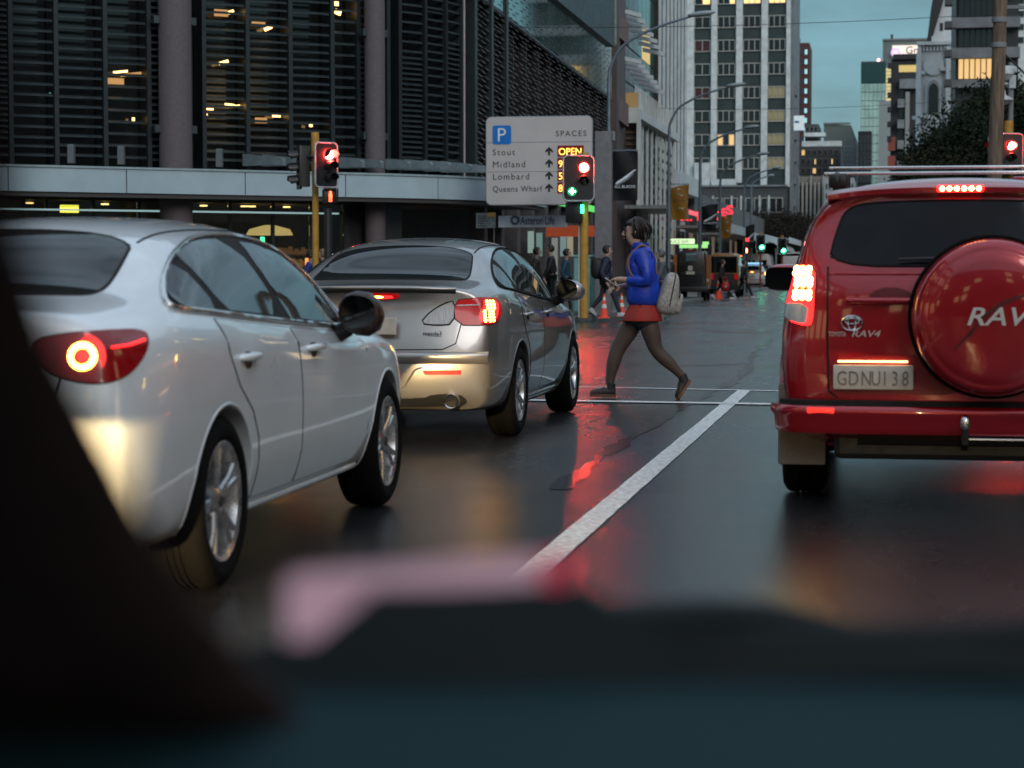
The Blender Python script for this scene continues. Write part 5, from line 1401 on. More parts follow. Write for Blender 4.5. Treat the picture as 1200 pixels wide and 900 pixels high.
# neon and lit shop signs
M_NEON = glow('red neon', (1, .02, .04), 1.5, (.2, .01, .01)); 
ns = empty('neon_sign', (0, 0, 0), label='red neon letter sign standing on the veranda roof', cat='sign'); Y = 103.9
for ch_, px, py, w in (('K', 797, 258, 1), ('.', 808, 258, 1), ('I', 816, 258, 1.2), ('A', 833, 257, 1), ('T', 840, 256, 1), ('E', 845, 252.5, 1), ('S', 850.5, 251, 1.25)):
    text('letter', ch_, (.62 if ch_ in 'KIS' else .5), M_NEON, ns, (px_x(px, Y), Y, hgt(py, Y)), depth=.08, bold=.02, sxw=w)
bx(ns, 'sign_rail', 794, 858, 258.5, 259.5, Y + .12, .08, M_DKC)
bm = bmesh.new(); w = [at(803, 244, 103.8), at(818, 249, 103.8), at(818, 254, 103.8), at(803, 250, 103.8)]
f = [bm.verts.new(p) for p in w]; bk = [bm.verts.new(p + V((0, .1, 0))) for p in w]; bm.faces.new(f); bm.faces.new(bk[::-1])
for i in range(4): bm.faces.new((f[i], f[(i + 1) % 4], bk[(i + 1) % 4], bk[i]))
bmesh.ops.recalc_face_normals(bm, faces=bm.faces); mesh('neon_panel', bm, glow('pink panel', (1, .16, .2), .55, (.3, .05, .06)), ns)
g1 = empty('green_sign', (0, 0, 0), label='pale green lit shop sign with dark lettering over the parked vehicles', cat='sign'); Y = 96
bx(g1, 'sign_box', 784.5, 813.5, 279.5, 285.5, Y, .2, glow('lime lit sign', (.70, .95, .55), .75)); text('lettering', 'JUICE BAR', .22, mat('green ink', (.05, .22, .05), .5), g1, (px_x(785.5, Y), Y - .012, hgt(284.6, Y)), sxw=.85)
g2 = empty('green_sign', (0, 0, 0), label='lower plain bright green shop fascia under the lettered green sign', cat='sign'); bx(g2, 'fascia', 793.5, 830, 286.4, 290.5, Y - 1, .2, glow('green fascia', (.40, .90, .30), .6)); bx(g2, 'fascia_end', 823, 830, 283, 286.3, Y - 1, .2, glow('green fascia', (.40, .90, .30), .6))
g3 = empty('street_sign', (0, 0, 0), label='small blue and white notice on a post near the red pedestrian lamp', cat='sign'); bx(g3, 'panel', 838.5, 843.5, 285, 294.5, 112, .06, mat('navy notice', (.03, .035, .10), .5)); bx(g3, 'panel', 844, 847, 285, 294.5, 112, .06, mat('pale notice', (.4, .4, .42), .5)); bx(g3, 'plate', 837.5, 845, 296, 299.5, 112, .06, mat('pale notice', (.4, .4, .42), .5)); bx(g3, 'post', 842.2, 843, 299.6, 345, 112.1, .06, M_GREYC, 0)
bx(g3, 'emblem', 840, 842, 288, 292, 111.97, .02, M_WHITE)
# ------------------------------------------------------------------ the rest of the crossing: unseen blocks added for the cars and glass to reflect
def plain_block(label, x0, x1, y0, y1, h, m, face, cols, rows, lit, rn):
    e = empty('unseen_block', (0, 0, 0), label=label, cat='building')
    mesh('wall', B(((x0, y0, 0), (x1, y1, h))), m, e)
    w = .55; L_ = (y1 - y0) if face in ('w', 'e') else (x1 - x0)
    lw = glow('unseen block window glow', (1, .72, .38), 1.2)  # added glowing windows, points of light for the cars to reflect
    for r in range(rows):
        for c in range(cols):
            a = L_ * (c + .5) / cols; z = 1.2 + (h - 1.5) * r / rows; hw = L_ / cols * .32; hh = (h - 1.5) / rows * .62; m_ = lw if rn.random() < lit else G_FAR
            if face == 'w': b = ((x0 - .03, y0 + a - hw, z), (x0 + .05, y0 + a + hw, z + hh))
            elif face == 'e': b = ((x1 - .05, y0 + a - hw, z), (x1 + .03, y0 + a + hw, z + hh))
            else: b = ((x0 + a - hw, y1 - .05, z), (x0 + a + hw, y1 + .03, z + hh))
            mesh('window', B(b), m_, e)
            if face == 'w': mesh('sill', B(((x0 - .18, y0 + a - hw - .1, z - .16), (x0 + .04, y0 + a + hw + .1, z - .03))), m, e)
    return e
rb = random.Random(4)
plain_block('pale classical block along the street that the sedan windows mirror', 11.5, 30, 50, 98, 20, mat('classical wall', (.30, .29, .27), .8, var=.2, scale=.4), 'w', 12, 5, .10, rb)
plain_block('grey stone block across the road beside the red SUV', 10.5, 26, -24, 36, 10, mat('stone block wall', (.15, .145, .135), .8, var=.2, scale=.4), 'w', 14, 3, .12, rb)
plain_block('dark office block before the crossing on the kerb beside the white sedan', -28, -10.5, -26, 12, 15, mat('dark block wall', (.07, .07, .075), .7, var=.2, scale=.4), 'e', 12, 4, .22, rb)
plain_block('long building closing the street behind us', -30, 40, -95, -80, 22, mat('rear block wall', (.12, .11, .11), .8), 's', 16, 5, .3, rb)
# ------------------------------------------------------------------ street furniture
M_YP = mat('signal pole yellow', (.50, .26, .04), .5, var=.15, scale=8)
M_SIGB = mat('signal black', (.010, .010, .011), .45)
M_SIGW = mat('signal pale border', (.45, .47, .50), .5)
M_LR = glow('red signal lens', (1, .035, .025), 170, (.3, .02, .02)); M_LG = glow('green signal lens', (.02, .85, .30), 9, (.02, .2, .1))
M_OFF = mat('unlit lens', (.02, .012, .012), .2)
def lens(parent, x, z, r, m, y=0, visor=True, nm='lamp'):
    l_ = mesh(nm, lathe(bmesh.new(), [(.001, y - .05), (r * .6, y - .045), (r, y - .03), (r, y)], 'Y', 20, c=(x, 0, z)), m, parent, 60)
    if visor:
        bm = bmesh.new(); n = 14; rows = []
        for k in range(n + 1):
            a = R(-25 + 230 * k / n); c, s_ = cos(a), sin(a); ln = .20 if 0 <= s_ else .12
            rows.append([bm.verts.new((x + c * (r + .012), y - .02, z + s_ * (r + .012))), bm.verts.new((x + c * (r + .012), y - .02 - ln, z + s_ * (r + .012) - .02)), bm.verts.new((x + c * (r + .02), y - .02 - ln, z + s_ * (r + .02) - .02)), bm.verts.new((x + c * (r + .02), y - .02, z + s_ * (r + .02)))])
        for A, C in zip(rows, rows[1:]):
            for q in range(4): bm.faces.new((A[q], C[q], C[(q + 1) % 4], A[(q + 1) % 4]))
        bmesh.ops.recalc_face_normals(bm, faces=bm.faces); mesh('visor', bm, M_SIGB, l_, 50)
    return l_
def sig_head(parent, loc, rz, w, h, lamps, name='signal_head', r=.10, border=True):
    bm = bmesh.new(); prism(bm, rrect(-w / 2, -h / 2, w / 2, h / 2, min(w, h) * .16, 5), 0, .05); bm.transform(XZ)
    box(bm, (-.16, .0, -h * .44), (.16, .18, h * .44)) if w > .3 else None
    bmesh.ops.recalc_face_normals(bm, faces=bm.faces)
    o = mesh(name, bm, M_SIGB, parent, 40); o.location = loc; o.rotation_euler = (0, 0, rz)
    if border:
        P = rrect(-w / 2, -h / 2, w / 2, h / 2, min(w, h) * .16, 5)
        mesh('border', T([(a, -.045, b) for a, b in P], .020, 6, True), M_SIGW, o, 60)
    for x, z, m in lamps: lens(o, x, z, r, m, -.05)
    return o
def ped_head(parent, loc, rz, m, walk=False):
    o = mesh('pedestrian_head', rbox((-.14, -.02, -.15), (.14, .2, .15), .02), M_SIGB, parent, 40); o.location = loc; o.rotation_euler = (0, 0, rz)
    bm = bmesh.new(); lathe(bm, [(.026, -.035), (.026, -.022), (.001, -.022), (.001, -.035)], 'Y', 12, c=(0, 0, .085), close=True)
    box(bm, (-.035, -.035, -.03), (.035, -.022, .055)); box(bm, (-.03, -.036, -.115), (-.006, -.0221, -.03)); box(bm, (.006, -.036, -.115), (.03, -.0221, -.03))
    bmesh.ops.recalc_face_normals(bm, faces=bm.faces); mesh('walking_figure', bm, m, o)
    mesh('hood', B(((-.14, -.14, .15), (.14, -.02, .165)), ((-.152, -.14, -.08), (-.14, -.02, .15)), ((.14, -.14, -.08), (.152, -.02, .15))), M_SIGB, o)
    return o
FACE = R(YAW)
# near signal at the corner: red over a green arrow
p = V((px_x(684.5, 47.4), 47.4, 0))
sA = empty('traffic_signal', (p.x, p.y, .1), label='yellow pole traffic signal showing red with a green arrow beside the green cabinet', cat='traffic signal')
zt = at(684, 179, p.y).z
mesh('pole', lathe(bmesh.new(), [(.095, 0), (.095, zt - .35), (.105, zt - .35), (.105, zt - .1)], 'Z', 16), M_YP, sA, 40)
mesh('pole_stripe', T([(-.11, .02, 0), (-.11, .02, zt - 1)], .03, 6), M_WHITE, sA)
k = p.y / FPX / cos(R(10)); Yh = p.y - .35
c = at(678, 209, Yh)
hd = sig_head(sA, (c.x - p.x, Yh - p.y, c.z - .1), FACE, .70, 1.02, [(.12, .24, M_LR), (.12, -.05, M_OFF), (-.15, -.30, M_OFF)])
bm = bmesh.new()                               # glowing left arrow
prism(bm, [(-.075, 0), (-.0, .075), (.03, .05), (.0, .02), (.08, .02), (.08, -.02), (.0, -.02), (.03, -.05), (-.0, -.075)], 0, .02); bm.transform(Matrix.Translation((-.15, -.10, -.30)) @ XZ); bmesh.ops.recalc_face_normals(bm, faces=bm.faces)
mesh('arrow', bm, glow('white green arrow', (.55, 1, .75), 6), hd)
bm = lathe(bmesh.new(), [(.001, -.09), (.098, -.085), (.098, -.07), (.001, -.07)], 'Y', 20, c=(-.15, 0, -.30)); mesh('arrow_lens', bm, glow('green arrow lens', (.01, .75, .25), .9, (.02, .2, .1)), hd)
c = at(678, 249, p.y); ph = mesh('pedestrian_head', rbox((-.22, -.14, -.24), (.16, .14, .24), .03), M_SIGB, sA, 40); ph.location = (c.x - p.x - .05, -.1, c.z - .1)
l_ = mesh('green_lamp', rbox((.14, -.18, -.02), (.20, -.12, .17), .01), M_LG, ph)
# far side signal with two heads, across the cars
p = gr(370, 386); p = V((at(370, 315, 43).x, 43, 0))
sB = empty('traffic_signal', (p.x, p.y, .1), label='yellow pole traffic signal with two black heads before the canopy, red man lit', cat='traffic signal')
zt = at(370, 155, p.y).z
mesh('pole', lathe(bmesh.new(), [(.07, 0), (.07, zt - .9), (.085, zt - .9), (.085, zt - .1)], 'Z', 16), M_YP, sB, 40)
c = at(381, 193.5, p.y - .3)
sig_head(sB, (c.x - p.x, -.3, c.z - .1), FACE + R(38), .55, .93, [(.06, .22, M_LR), (.06, -.02, M_OFF), (.06, -.26, M_OFF)])
c = at(352, 196, p.y); h2 = sig_head(sB, (c.x - p.x, 0, c.z - .1), FACE - R(75), .45, .93, [(0, .25, M_OFF), (0, -.02, M_OFF), (0, -.28, M_OFF)], border=False)
mesh('arm', T([(c.x - p.x, 0, c.z + .1), (.1, -.2, c.z + .1)], .025, 8), M_SIGB, sB)
c = at(387, 230, p.y - .25); ped_head(sB, (c.x - p.x, -.25, c.z - .1), FACE + R(15), glow('red man', (1, .09, .03), 4))
mesh('lower_post', T([(.30, -.1, 0), (.30, -.1, c.z - .35)], .085, 10), M_SIGB, sB)
# signal by the wooden pole
p = V((px_x(1180, 56), 56, 0)); sC = empty('traffic_signal', (p.x, p.y, .1), label='traffic signal showing red beside the wooden pole, camera pole behind it', cat='traffic signal')
zt = hgt(145, 56); mesh('pole', lathe(bmesh.new(), [(.12, 0), (.12, zt - .1)], 'Z', 14), M_YP, sC, 40)
c = at(1184, 180, 55.6); sig_head(sC, (c.x - p.x, -.4, c.z - .1), FACE, .62, 1.02, [(0, .20, M_LR), (0, -.1, M_OFF), (0, -.4, M_OFF)])
c = at(1166, 182, 55.8); h2 = sig_head(sC, (c.x - p.x, -.2, c.z - .1), FACE - R(60), .40, 1.0, [(0, .25, glow('dim red lens', (1, .03, .03), 1)), (0, -.05, M_OFF), (0, -.33, M_OFF)])
cp = empty('camera_pole', (px_x(1182, 58), 58, .1), label='slim grey pole carrying two white dome cameras above the red signal', cat='camera pole')
zt = hgt(78, 58); mesh('pole', T([(0, 0, 0), (0, 0, zt - .1)], .075, 10), M_GREYC, cp, 60)
M_DOME = mat('camera white', (.50, .54, .56), .4)
for py, px, s in ((92, 1176, 1.0), (119, 1171, 1.0)):
    z = hgt(py, 58) - .1; x = px_x(px, 58) - px_x(1182, 58)
    if py < 100:
        cm = mesh('dome_camera', lathe(bmesh.new(), [(.001, .25), (.15, .24), (.20, .18), (.21, .02), (.17, -.0), (.14, -.1), (.001, -.16)], 'Z', 20, c=(x, -.1, z - .02)), M_DOME, cp, 50)
        mesh('arm', rbox((x, -.14, z + .05), (.15, -.02, z + .22), .02), M_DOME, cm)
    else:
        cm = mesh('dome_camera', lathe(bmesh.new(), [(.03, .26), (.10, .22), (.12, .10), (.30, -.0), (.31, -.05), (.27, -.06), (.2, -.14), (.001, -.20)], 'Z', 24, c=(x, -.1, z - .02)), M_DOME, cp, 50)
        mesh('arm', T(cat_rom([(x, -.1, z + .2), (x, -.1, z + .34), (x + .1, -.1, z + .38), (.0, -.05, z + .38)], 5), .035, 8), M_DOME, cm, 60)
        mesh('box', rbox((-.06, -.16, z + .25), (.12, -.02, z + .6), .02), M_DOME, cm)
# timber utility pole
up_ = empty('utility_pole', (px_x(1160, 52), 52, .1), label='tall weathered wooden utility pole beside the red signal', cat='pole')
M_WOOD = mat('weathered timber', (.17, .115, .08), .8, var=.45, scale=3, stretch=(6, 6, .5), bump=.5)
r = .15; x2 = px_x(1176, 52) - px_x(1164, 52)
mesh('timber', tube(bmesh.new(), [(0, 0, 0), (x2 * .4, 0, 4), (x2 * .75, 0, 7.8), (x2, 0, 11)], [.20, .175, .155, .14], 16), M_WOOD, up_, 60)
for z in (6.5, 7.1): mesh('band', lathe(bmesh.new(), [(.185, -.06), (.19, 0), (.185, .06)], 'Z', 16, c=(x2 * z / 11, 0, z)), M_GREYC, up_, 60)
for z, w in ((7.35, 1.1), (7.62, .9)): mesh('cross_arm', rbox((x2 * .7 - .1, -.05, z), (x2 * .7 + w, .05, z + .09), .01), M_GREYC, up_); mesh('insulator', lathe(bmesh.new(), [(.03, 0), (.06, .05), (.03, .14)], 'Z', 10, c=(x2 * .7 + w - .1, 0, z + .09)), M_DOME, up_)
mesh('stay', T([(x2 * .7, 0, 6.4), (x2 * .7 + .9, 0, 5.5)], .025, 6), M_BLACK, up_)
# green lit far signals
for px, py, tx in ((891, 285, 'green signal on the kerb side, beside the van'), (916.3, 289, 'green signal farther out, before the round tree')):
    Y = 118; s_ = empty('traffic_signal', (px_x(px, Y), Y, .02), label=tx, cat='traffic signal')
    sig_head(s_, (0, -.1, hgt(py, Y)), FACE, .50, .90, [(.0, .25, M_OFF), (0, 0, M_OFF), (.07, -.24, glow('far green lens', (.05, 1, .45), 14))], r=.11)
    z = hgt(py, Y); mesh('pole', T([(0, .12, 0), (0, .12, z - .02)], .06, 8), mat('signal post rust', (.30, .10, .04), .6), s_); mesh('pole_top', T([(0, .12, z), (0, .12, z + .62)], .085, 8), M_YP, s_)
Y = 100; s_ = empty('pedestrian_signal', (px_x(875, Y), Y, .1), label='small pedestrian signal glowing red above the far walkers', cat='traffic signal')
mesh('pole', T([(0, 0, 0), (0, 0, hgt(282, Y))], .06, 8), M_DKC, s_); sig_head(s_, (0, -.1, hgt(287, Y)), FACE, .26, .44, [], border=False); z = hgt(296, Y)
h_ = ped_head(s_, (0, -.1, z), FACE, glow('red man far', (1, .18, .08), 9)); q = mesh('red_cap', rbox((-.08, -.16, hgt(285.5, Y)), (.12, -.05, hgt(281.5, Y)), .01), glow('red lamp far', (1, .04, .05), 1.2), s_)
# parking sign
Yb = 49.4; pp = V((px_x(707, Yb), Yb, 0)); ps = empty('parking_sign', (pp.x, pp.y, .1), label='large white parking guidance board listing car parks, with lit red OPEN panel', cat='sign')
mesh('post', rbox((-.20, -.12, 0), (.20, .12, hgt(152, Yb) - .1), .02), mat('grey sign post', (.17, .165, .17), .6, var=.15), ps)
mesh('post_cap', rbox((.21, -.06, hgt(168, Yb)), (.27, .06, hgt(152, Yb) - .1), .01), M_GREYC, ps)
Yf = Yb - .2
def sx_(px): return at(px, 190, Yf).x - pp.x
def sz_(py): return at(632, py, Yf).z - .1
bm = bmesh.new(); prism(bm, rrect(sx_(570), sz_(239.5), sx_(693.5), sz_(137), .12, 5), 0, .06); bm.transform(Matrix.Translation((0, -.2 + .06, 0)) @ XZ); bmesh.ops.recalc_face_normals(bm, faces=bm.faces)
bd = mesh('board', bm, mat('sign face white', (.52, .48, .46), .4, var=.05, scale=1), ps)
P = rrect(sx_(570), sz_(239.5), sx_(693.5), sz_(137), .12, 5); mesh('border', T([(a, -.17, b) for a, b in P], .025, 6, True), M_GREYC, bd)
for py in (166.5, 201): mesh('panel_joint', B(((sx_(571.5), -.204, sz_(py) - .006), (sx_(692), -.1, sz_(py) + .006))), M_GREYC, bd)
bm = bmesh.new(); prism(bm, rrect(sx_(577.5), sz_(168.5), sx_(599), sz_(146.5), .05, 4), 0, .012); bm.transform(Matrix.Translation((0, -.20, 0)) @ XZ); bmesh.ops.recalc_face_normals(bm, faces=bm.faces); mesh('blue_panel', bm, mat('parking blue', (.01, .17, .55), .4, var=0), bd)
text('lettering', 'P', .46, mat('sign white ink', (.75, .78, .8), .5), bd, (sx_(582), -.214, sz_(165.3)), sxw=1.0)
text('lettering', 'SPACES', .19, M_INK, bd, (sx_(651), -.202, sz_(160)), spacing=1.25)
for i, s in enumerate(('Stout', 'Midland', 'Lombard', 'Queens Wharf')):
    y = 181.5 + i * 14.3; text("lettering", s, .21 if i < 3 else .195, M_INK, bd, (sx_(577), -.202, sz_(y)), spacing=1.22 if i < 3 else 1.1, sxw=1 if i < 3 else .93)
    bm = bmesh.new(); cx, z0 = sx_(643.5), sz_(y + .5); prism(bm, [(cx - .025, z0), (cx + .025, z0), (cx + .025, z0 + .10), (cx + .09, z0 + .06), (cx + .09, z0 + .11), (cx, z0 + .20), (cx - .09, z0 + .11), (cx - .09, z0 + .06), (cx - .025, z0 + .10)], 0, .006); bm.transform(Matrix.Translation((0, -.20, 0)) @ XZ); bmesh.ops.recalc_face_normals(bm, faces=bm.faces); mesh('arrow', bm, M_INK, bd)
    pnl = mesh('display_panel', B(((sx_(653.5), -.215, sz_(y + 2.2)), (sx_(684), -.1, sz_(y - 10.6)))), mat('display red black', (.05, .004, .004), .4, emit=(1, .02, .02), es=.05), bd)
    dt = text('display_digits', 'OPEN' if i == 0 else ('92', '58', '83')[i - 1], .235, glow('amber red digits', (1, .50, .08), 2.2), pnl, (sx_(654.5), -.22, sz_(y + .4)), sxw=.92)
# hanging company sign and notice
cs = empty('company_sign', (0, 0, 0), label='grey Asteron Life name board hanging under the canopy end', cat='sign'); Y = 50.2
bx(cs, 'board', 584, 664, 251.5, 265.3, Y, .12, mat('pale grey board', (.48, .50, .55), .45))
text('lettering', 'Asteron Life', .29, mat('navy ink', (.02, .025, .07), .5), cs, (px_x(610, Y), Y - .01, hgt(262, Y)), sxw=.58)
bm = bmesh.new(); c = at(603.5, 258, Y)
for k in range(12):
    a = 2 * pi * k / 12; u_ = V((cos(a), 0, sin(a))); w_ = V((-sin(a), 0, cos(a)))
    vs = [c + u_ * r + w_ * h + V((0, y, 0)) for y in (-.015, 0) for r, h in ((.06, -.012), (.12, -.02), (.12, .02), (.06, .012))]
    vv = [bm.verts.new(q) for q in vs]; bm.faces.new(vv[:4]); bm.faces.new(vv[4:][::-1])
    for q in range(4): bm.faces.new((vv[q], vv[(q + 1) % 4], vv[4 + (q + 1) % 4], vv[4 + q]))
bmesh.ops.recalc_face_normals(bm, faces=bm.faces); mesh('sunburst_emblem', bm, mat('navy ink', (.02, .025, .07), .5), cs)
for px in (592, 656): bx(cs, 'hanger', px - .4, px + .4, 245, 251.4, Y + .04, .03, M_BLACK)
nb_ = empty('notice_board', (0, 0, 0), label='small grey notice panel with an orange corner next to the hanging name board', cat='sign'); Y = 50.4
bx(nb_, 'panel', 558, 580.5, 248, 266, Y, .06, mat('notice grey', (.20, .21, .20), .6, var=.3, scale=12)); bx(nb_, 'orange_corner', 571.5, 580.3, 247.5, 252.5, Y - .012, .01, mat('orange sticker', (.55, .26, .05), .5))
for k in range(5): bx(nb_, 'print_line', 560, 570 - (k % 2) * 2, 251 + k * 3, 252.2 + k * 3, Y - .008, .007, M_DKC)
bx(nb_, 'hanger', 568, 569, 240, 247.9, Y + .02, .03, M_BLACK); bx(nb_, 'hanger', 578.6, 579.4, 266.1, 300, Y + .02, .03, M_GREYC)
# green utility cabinet
p = gr(672, 374, .1); cb = empty('utility_cabinet', (px_x(672, 49.5), 49.5, .1), label='pale green metal utility cabinet behind the yellow signal pole', cat='cabinet')
M_CAB = mat('cabinet green', (.20, .40, .36), .5, var=.12, scale=5); w = px_x(692, 49.5) - px_x(672, 49.5); h = hgt(301, 49.5) - .1
mesh('shell', rbox((0, 0, .06), (w, .5, h), .02), M_CAB, cb); mesh('plinth', B(((.02, .02, 0), (w - .02, .48, .06))), M_KERB, cb); mesh('lid', rbox((-.02, -.03, h), (w + .16, .53, h + .05), .012), M_CAB, cb)
mesh('door', rbox((.02, -.02, .1), (w * .72, .01, h - .05), .006), M_CAB, cb); mesh('door', rbox((w * .75, -.02, .1), (w - .02, .01, h - .05), .006), M_CAB, cb); mesh('handle', rbox((w * .66, -.05, h * .5), (w * .72, -.0201, h * .66), .01), M_BLACK, cb)
mesh('side_annex', rbox((w + .002, .02, .06), (w + .14, .46, h - .1), .01), M_CAB, cb)
# street lamps
M_LP = mat('lamp post blue grey', (.16, .20, .24), .4, metal=.4)
lamps = [(713, 830, 14.5, 58, 'grey street lamp with arm reaching past the striped tower, black fern banner on it', 0), (783.5, 868, 99, 240, 'street lamp carrying the ochre banner next to the pinstripe tower', 1), (820, 885, 148.5, 170, 'street lamp with the second black banner on its post', 2), (843.5, 897.5, 180, 190, 'street lamp whose post holds the farther ochre banner', 3), (871.5, 913, 196.5, 225, 'far street lamp in front of the podium windows', 4), (880, 905, 205.5, 235, 'smallest far street lamp behind the others', 5)]
LAMP = []
for px, pxe, py, pyb, lb_, i in lamps:
    Yl = (7.35 if i < 4 else 7.6) / math.tan(R(10.12) - math.atan((px - 600) / FPX) + 0) if i < 5 else 135
    p = V((px_x(px, Yl), Yl, .1)); e = empty('street_lamp', p, label=lb_, cat='street lamp', group='street lamps along the far kerb')
    H = hgt(py, Yl) - .1; Ln = px_x(pxe, Yl) - p.x; LAMP.append((p, H))
    r0 = .07 if i < 2 else .08
    mesh('post', tube(bmesh.new(), [(0, 0, 0), (0, 0, H * .55), (0, 0, H - Ln * .62)], [r0, r0 * .85, r0 * .7], 12), M_LP, e, 60)
    P = cat_rom([(0, 0, H - Ln * .62), (Ln * .02, 0, H - Ln * .50), (Ln * .12, 0, H - Ln * .32), (Ln * .30, 0, H - Ln * .20), (Ln * .55, 0, H - Ln * .1), (Ln * .82, 0, H - .06)], 5)
    ar = mesh('arm', tube(bmesh.new(), P, [r0 * .7 * (1 - .4 * k / len(P)) for k in range(len(P))], 10), M_LP, e, 60)
    bm = bmesh.new(); bmesh.ops.create_uvsphere(bm, u_segments=16, v_segments=8, radius=1); bm.transform(Matrix.Translation((Ln * .92, 0, H)) @ Matrix.Rotation(R(-6), 4, 'Y') @ Matrix.Diagonal((Ln * .13 + .03, .13, .075, 1)))
    mesh('lantern', bm, mat('lantern grey', (.28, .33, .34), .4), ar, 60)
# banners
def banner(label, lamp, px0, px1, py0, py1, m, kind, cut_=0):
    p, H = lamp; Y = p.y; x0, x1 = px_x(px0, Y), px_x(px1, Y); z1, z0 = hgt(py0, Y), hgt(py1, Y); w = x1 - x0; h = z1 - z0
    e = empty('banner', (x0, Y, z0), label=label, cat='banner')
    n = 10; bm = bmesh.new(); g = []
    for i in range(n + 1):
        row = []
        for j in range(13):
            u_, v_ = i / n, j / 12
            zc = v_ * h - (cut_ * (1 - u_) ** 3 * h * .12 if v_ == 1 else 0)
            row.append(bm.verts.new((u_ * w * (1 - .12 * cut_ * (1 - v_)), .04 * sin(u_ * 5 + v_ * 4), zc)))
        g.append(row)
    for i in range(n):
        for j in range(12): bm.faces.new((g[i][j], g[i + 1][j], g[i + 1][j + 1], g[i][j + 1]))
    bmesh.ops.solidify(bm, geom=bm.faces[:], thickness=.008); cl_ = mesh('cloth', bm, m, e, 60)
    mesh('bracket', T([(px_x(px0, Y) - x0 - .18, .02, h + .03), (w, .0, h + .03)], .02, 6), M_LP, e); 
    if kind == 'fern':
        bm = bmesh.new(); ax = [(.12 + .72 * t, .34 + .16 * t + .10 * t * t) for t in [k / 14 for k in range(15)]]
        for k, (a, b) in enumerate(ax):
            t = k / 14; L1 = .22 * (1 - t) ** .5 * (.5 + t) + .02
            for sgn in (-1, 1):
                yy_ = -.066 - .0022 * (2 * k + (sgn > 0)); q0, q1 = V((a * w, yy_, b * h)), V((a * w + .10 * w + .02, yy_, b * h + sgn * L1 * h * .34 + .03)); d_ = V((.02, 0, .0))
                vv = [bm.verts.new(q) for q in (q0, q0 + V((.035, 0, 0)), q1, q1 - V((.01, 0, 0)))]; bm.faces.new(vv)
        bmesh.ops.recalc_face_normals(bm, faces=bm.faces); mesh('fern_emblem', bm, mat('silver print', (.80, .84, .90), .5), cl_)
        text('lettering', 'ALL BLACKS', w * .155, mat('silver print', (.80, .84, .90), .5), cl_, (w * .09, -.07, h * .255), depth=.004, sxw=.98)
    else:
        for k, (a, b) in enumerate(((.42, .88), (.50, .82), (.45, .74), (.6, .70), (.68, .64), (.5, .33), (.66, .32), (.62, .25))):
            bm = lathe(bmesh.new(), [(.001, -.062), (.035, -.062), (.035, -.056), (.001, -.056)], 'Y', 8, c=(a * w, 0, b * h)); mesh('printed_flower', bm, mat(('flower pale', 'flower red', 'flower teal')[k % 3], ((.5, .5, .4), (.4, .06, .03), (.08, .35, .3))[k % 3], .6), cl_)
        text('lettering', 'Botanic', w * .22, mat('brown print', (.16, .07, .02), .6), cl_, (w * .14, -.065, h * .53), depth=.003, shear=.3)
M_BLKB = mat('black banner cloth', (.012, .013, .016), .6); M_OCHB = mat('ochre banner cloth', (.42, .20, .02), .6, var=.1)
banner('black banner with silver fern and ALL BLACKS lettering, large, on the first lamp post', LAMP[0], 717.5, 747, 176, 234, M_BLKB, 'fern')
banner('ochre banner with small printed flowers beside the pinstripe tower', LAMP[1], 786, 807, 216, 257, M_OCHB, 'flower', 1)
banner('smaller black fern banner covering part of the red neon sign', LAMP[2], 822, 841, 239, 270, M_BLKB, 'fern', 1)
banner('narrow ochre banner below the end of the red neon sign', LAMP[3], 845, 857, 252, 279, M_OCHB, 'flower', 1)
banner('small dark banner hanging in front of the round trees', LAMP[4], 873.5, 884, 263, 290, M_BLKB, 'fern', 1)
# traffic cones
M_CONE = mat('cone orange', (.72, .06, .025), .5, emit=(1, .1, .04), es=.06); M_CW = mat('cone white sleeve', (.75, .74, .70), .5)
def cone(label, px, py, h, Y=None, z=0):
    p = gr(px, py, z) if Y is None else V((px_x(px, Y), Y, z)); e = empty('traffic_cone', p, label=label, cat='traffic cone', group='orange traffic cones')
    s = h / .9; prof = lambda t: .155 * s * (1 - t) + .025 * s * t
    mesh('base', bevel(B(((-.20 * s, -.20 * s, 0), (.20 * s, .20 * s, .05 * s))), .01), M_CONE, e)
    for a, b, m, nm in ((.055, .42, M_CONE, 'cone_body'), (.42, .58, M_CW, 'sleeve'), (.58, .74, M_CONE, 'cone_body'), (.74, .88, M_CW, 'sleeve'), (.88, 1, M_CONE, 'cone_top')):
        mesh(nm, lathe(bmesh.new(), [(prof(a), a * h), (prof(b), b * h)], 'Z', 18), m, e, 40)
cone('orange and white cone standing on the kerb behind the walking backpacker', 708, 373, .55, z=.1)
cone('second orange cone half hidden by the blue jacketed woman', 728.5, 371, .55, z=.1)
cone('tall orange cone beside the black vehicle, two white bands', 825.3, 351.5, .95)
cone('orange cone next to the walker with the red bag', 842, 350, .85)
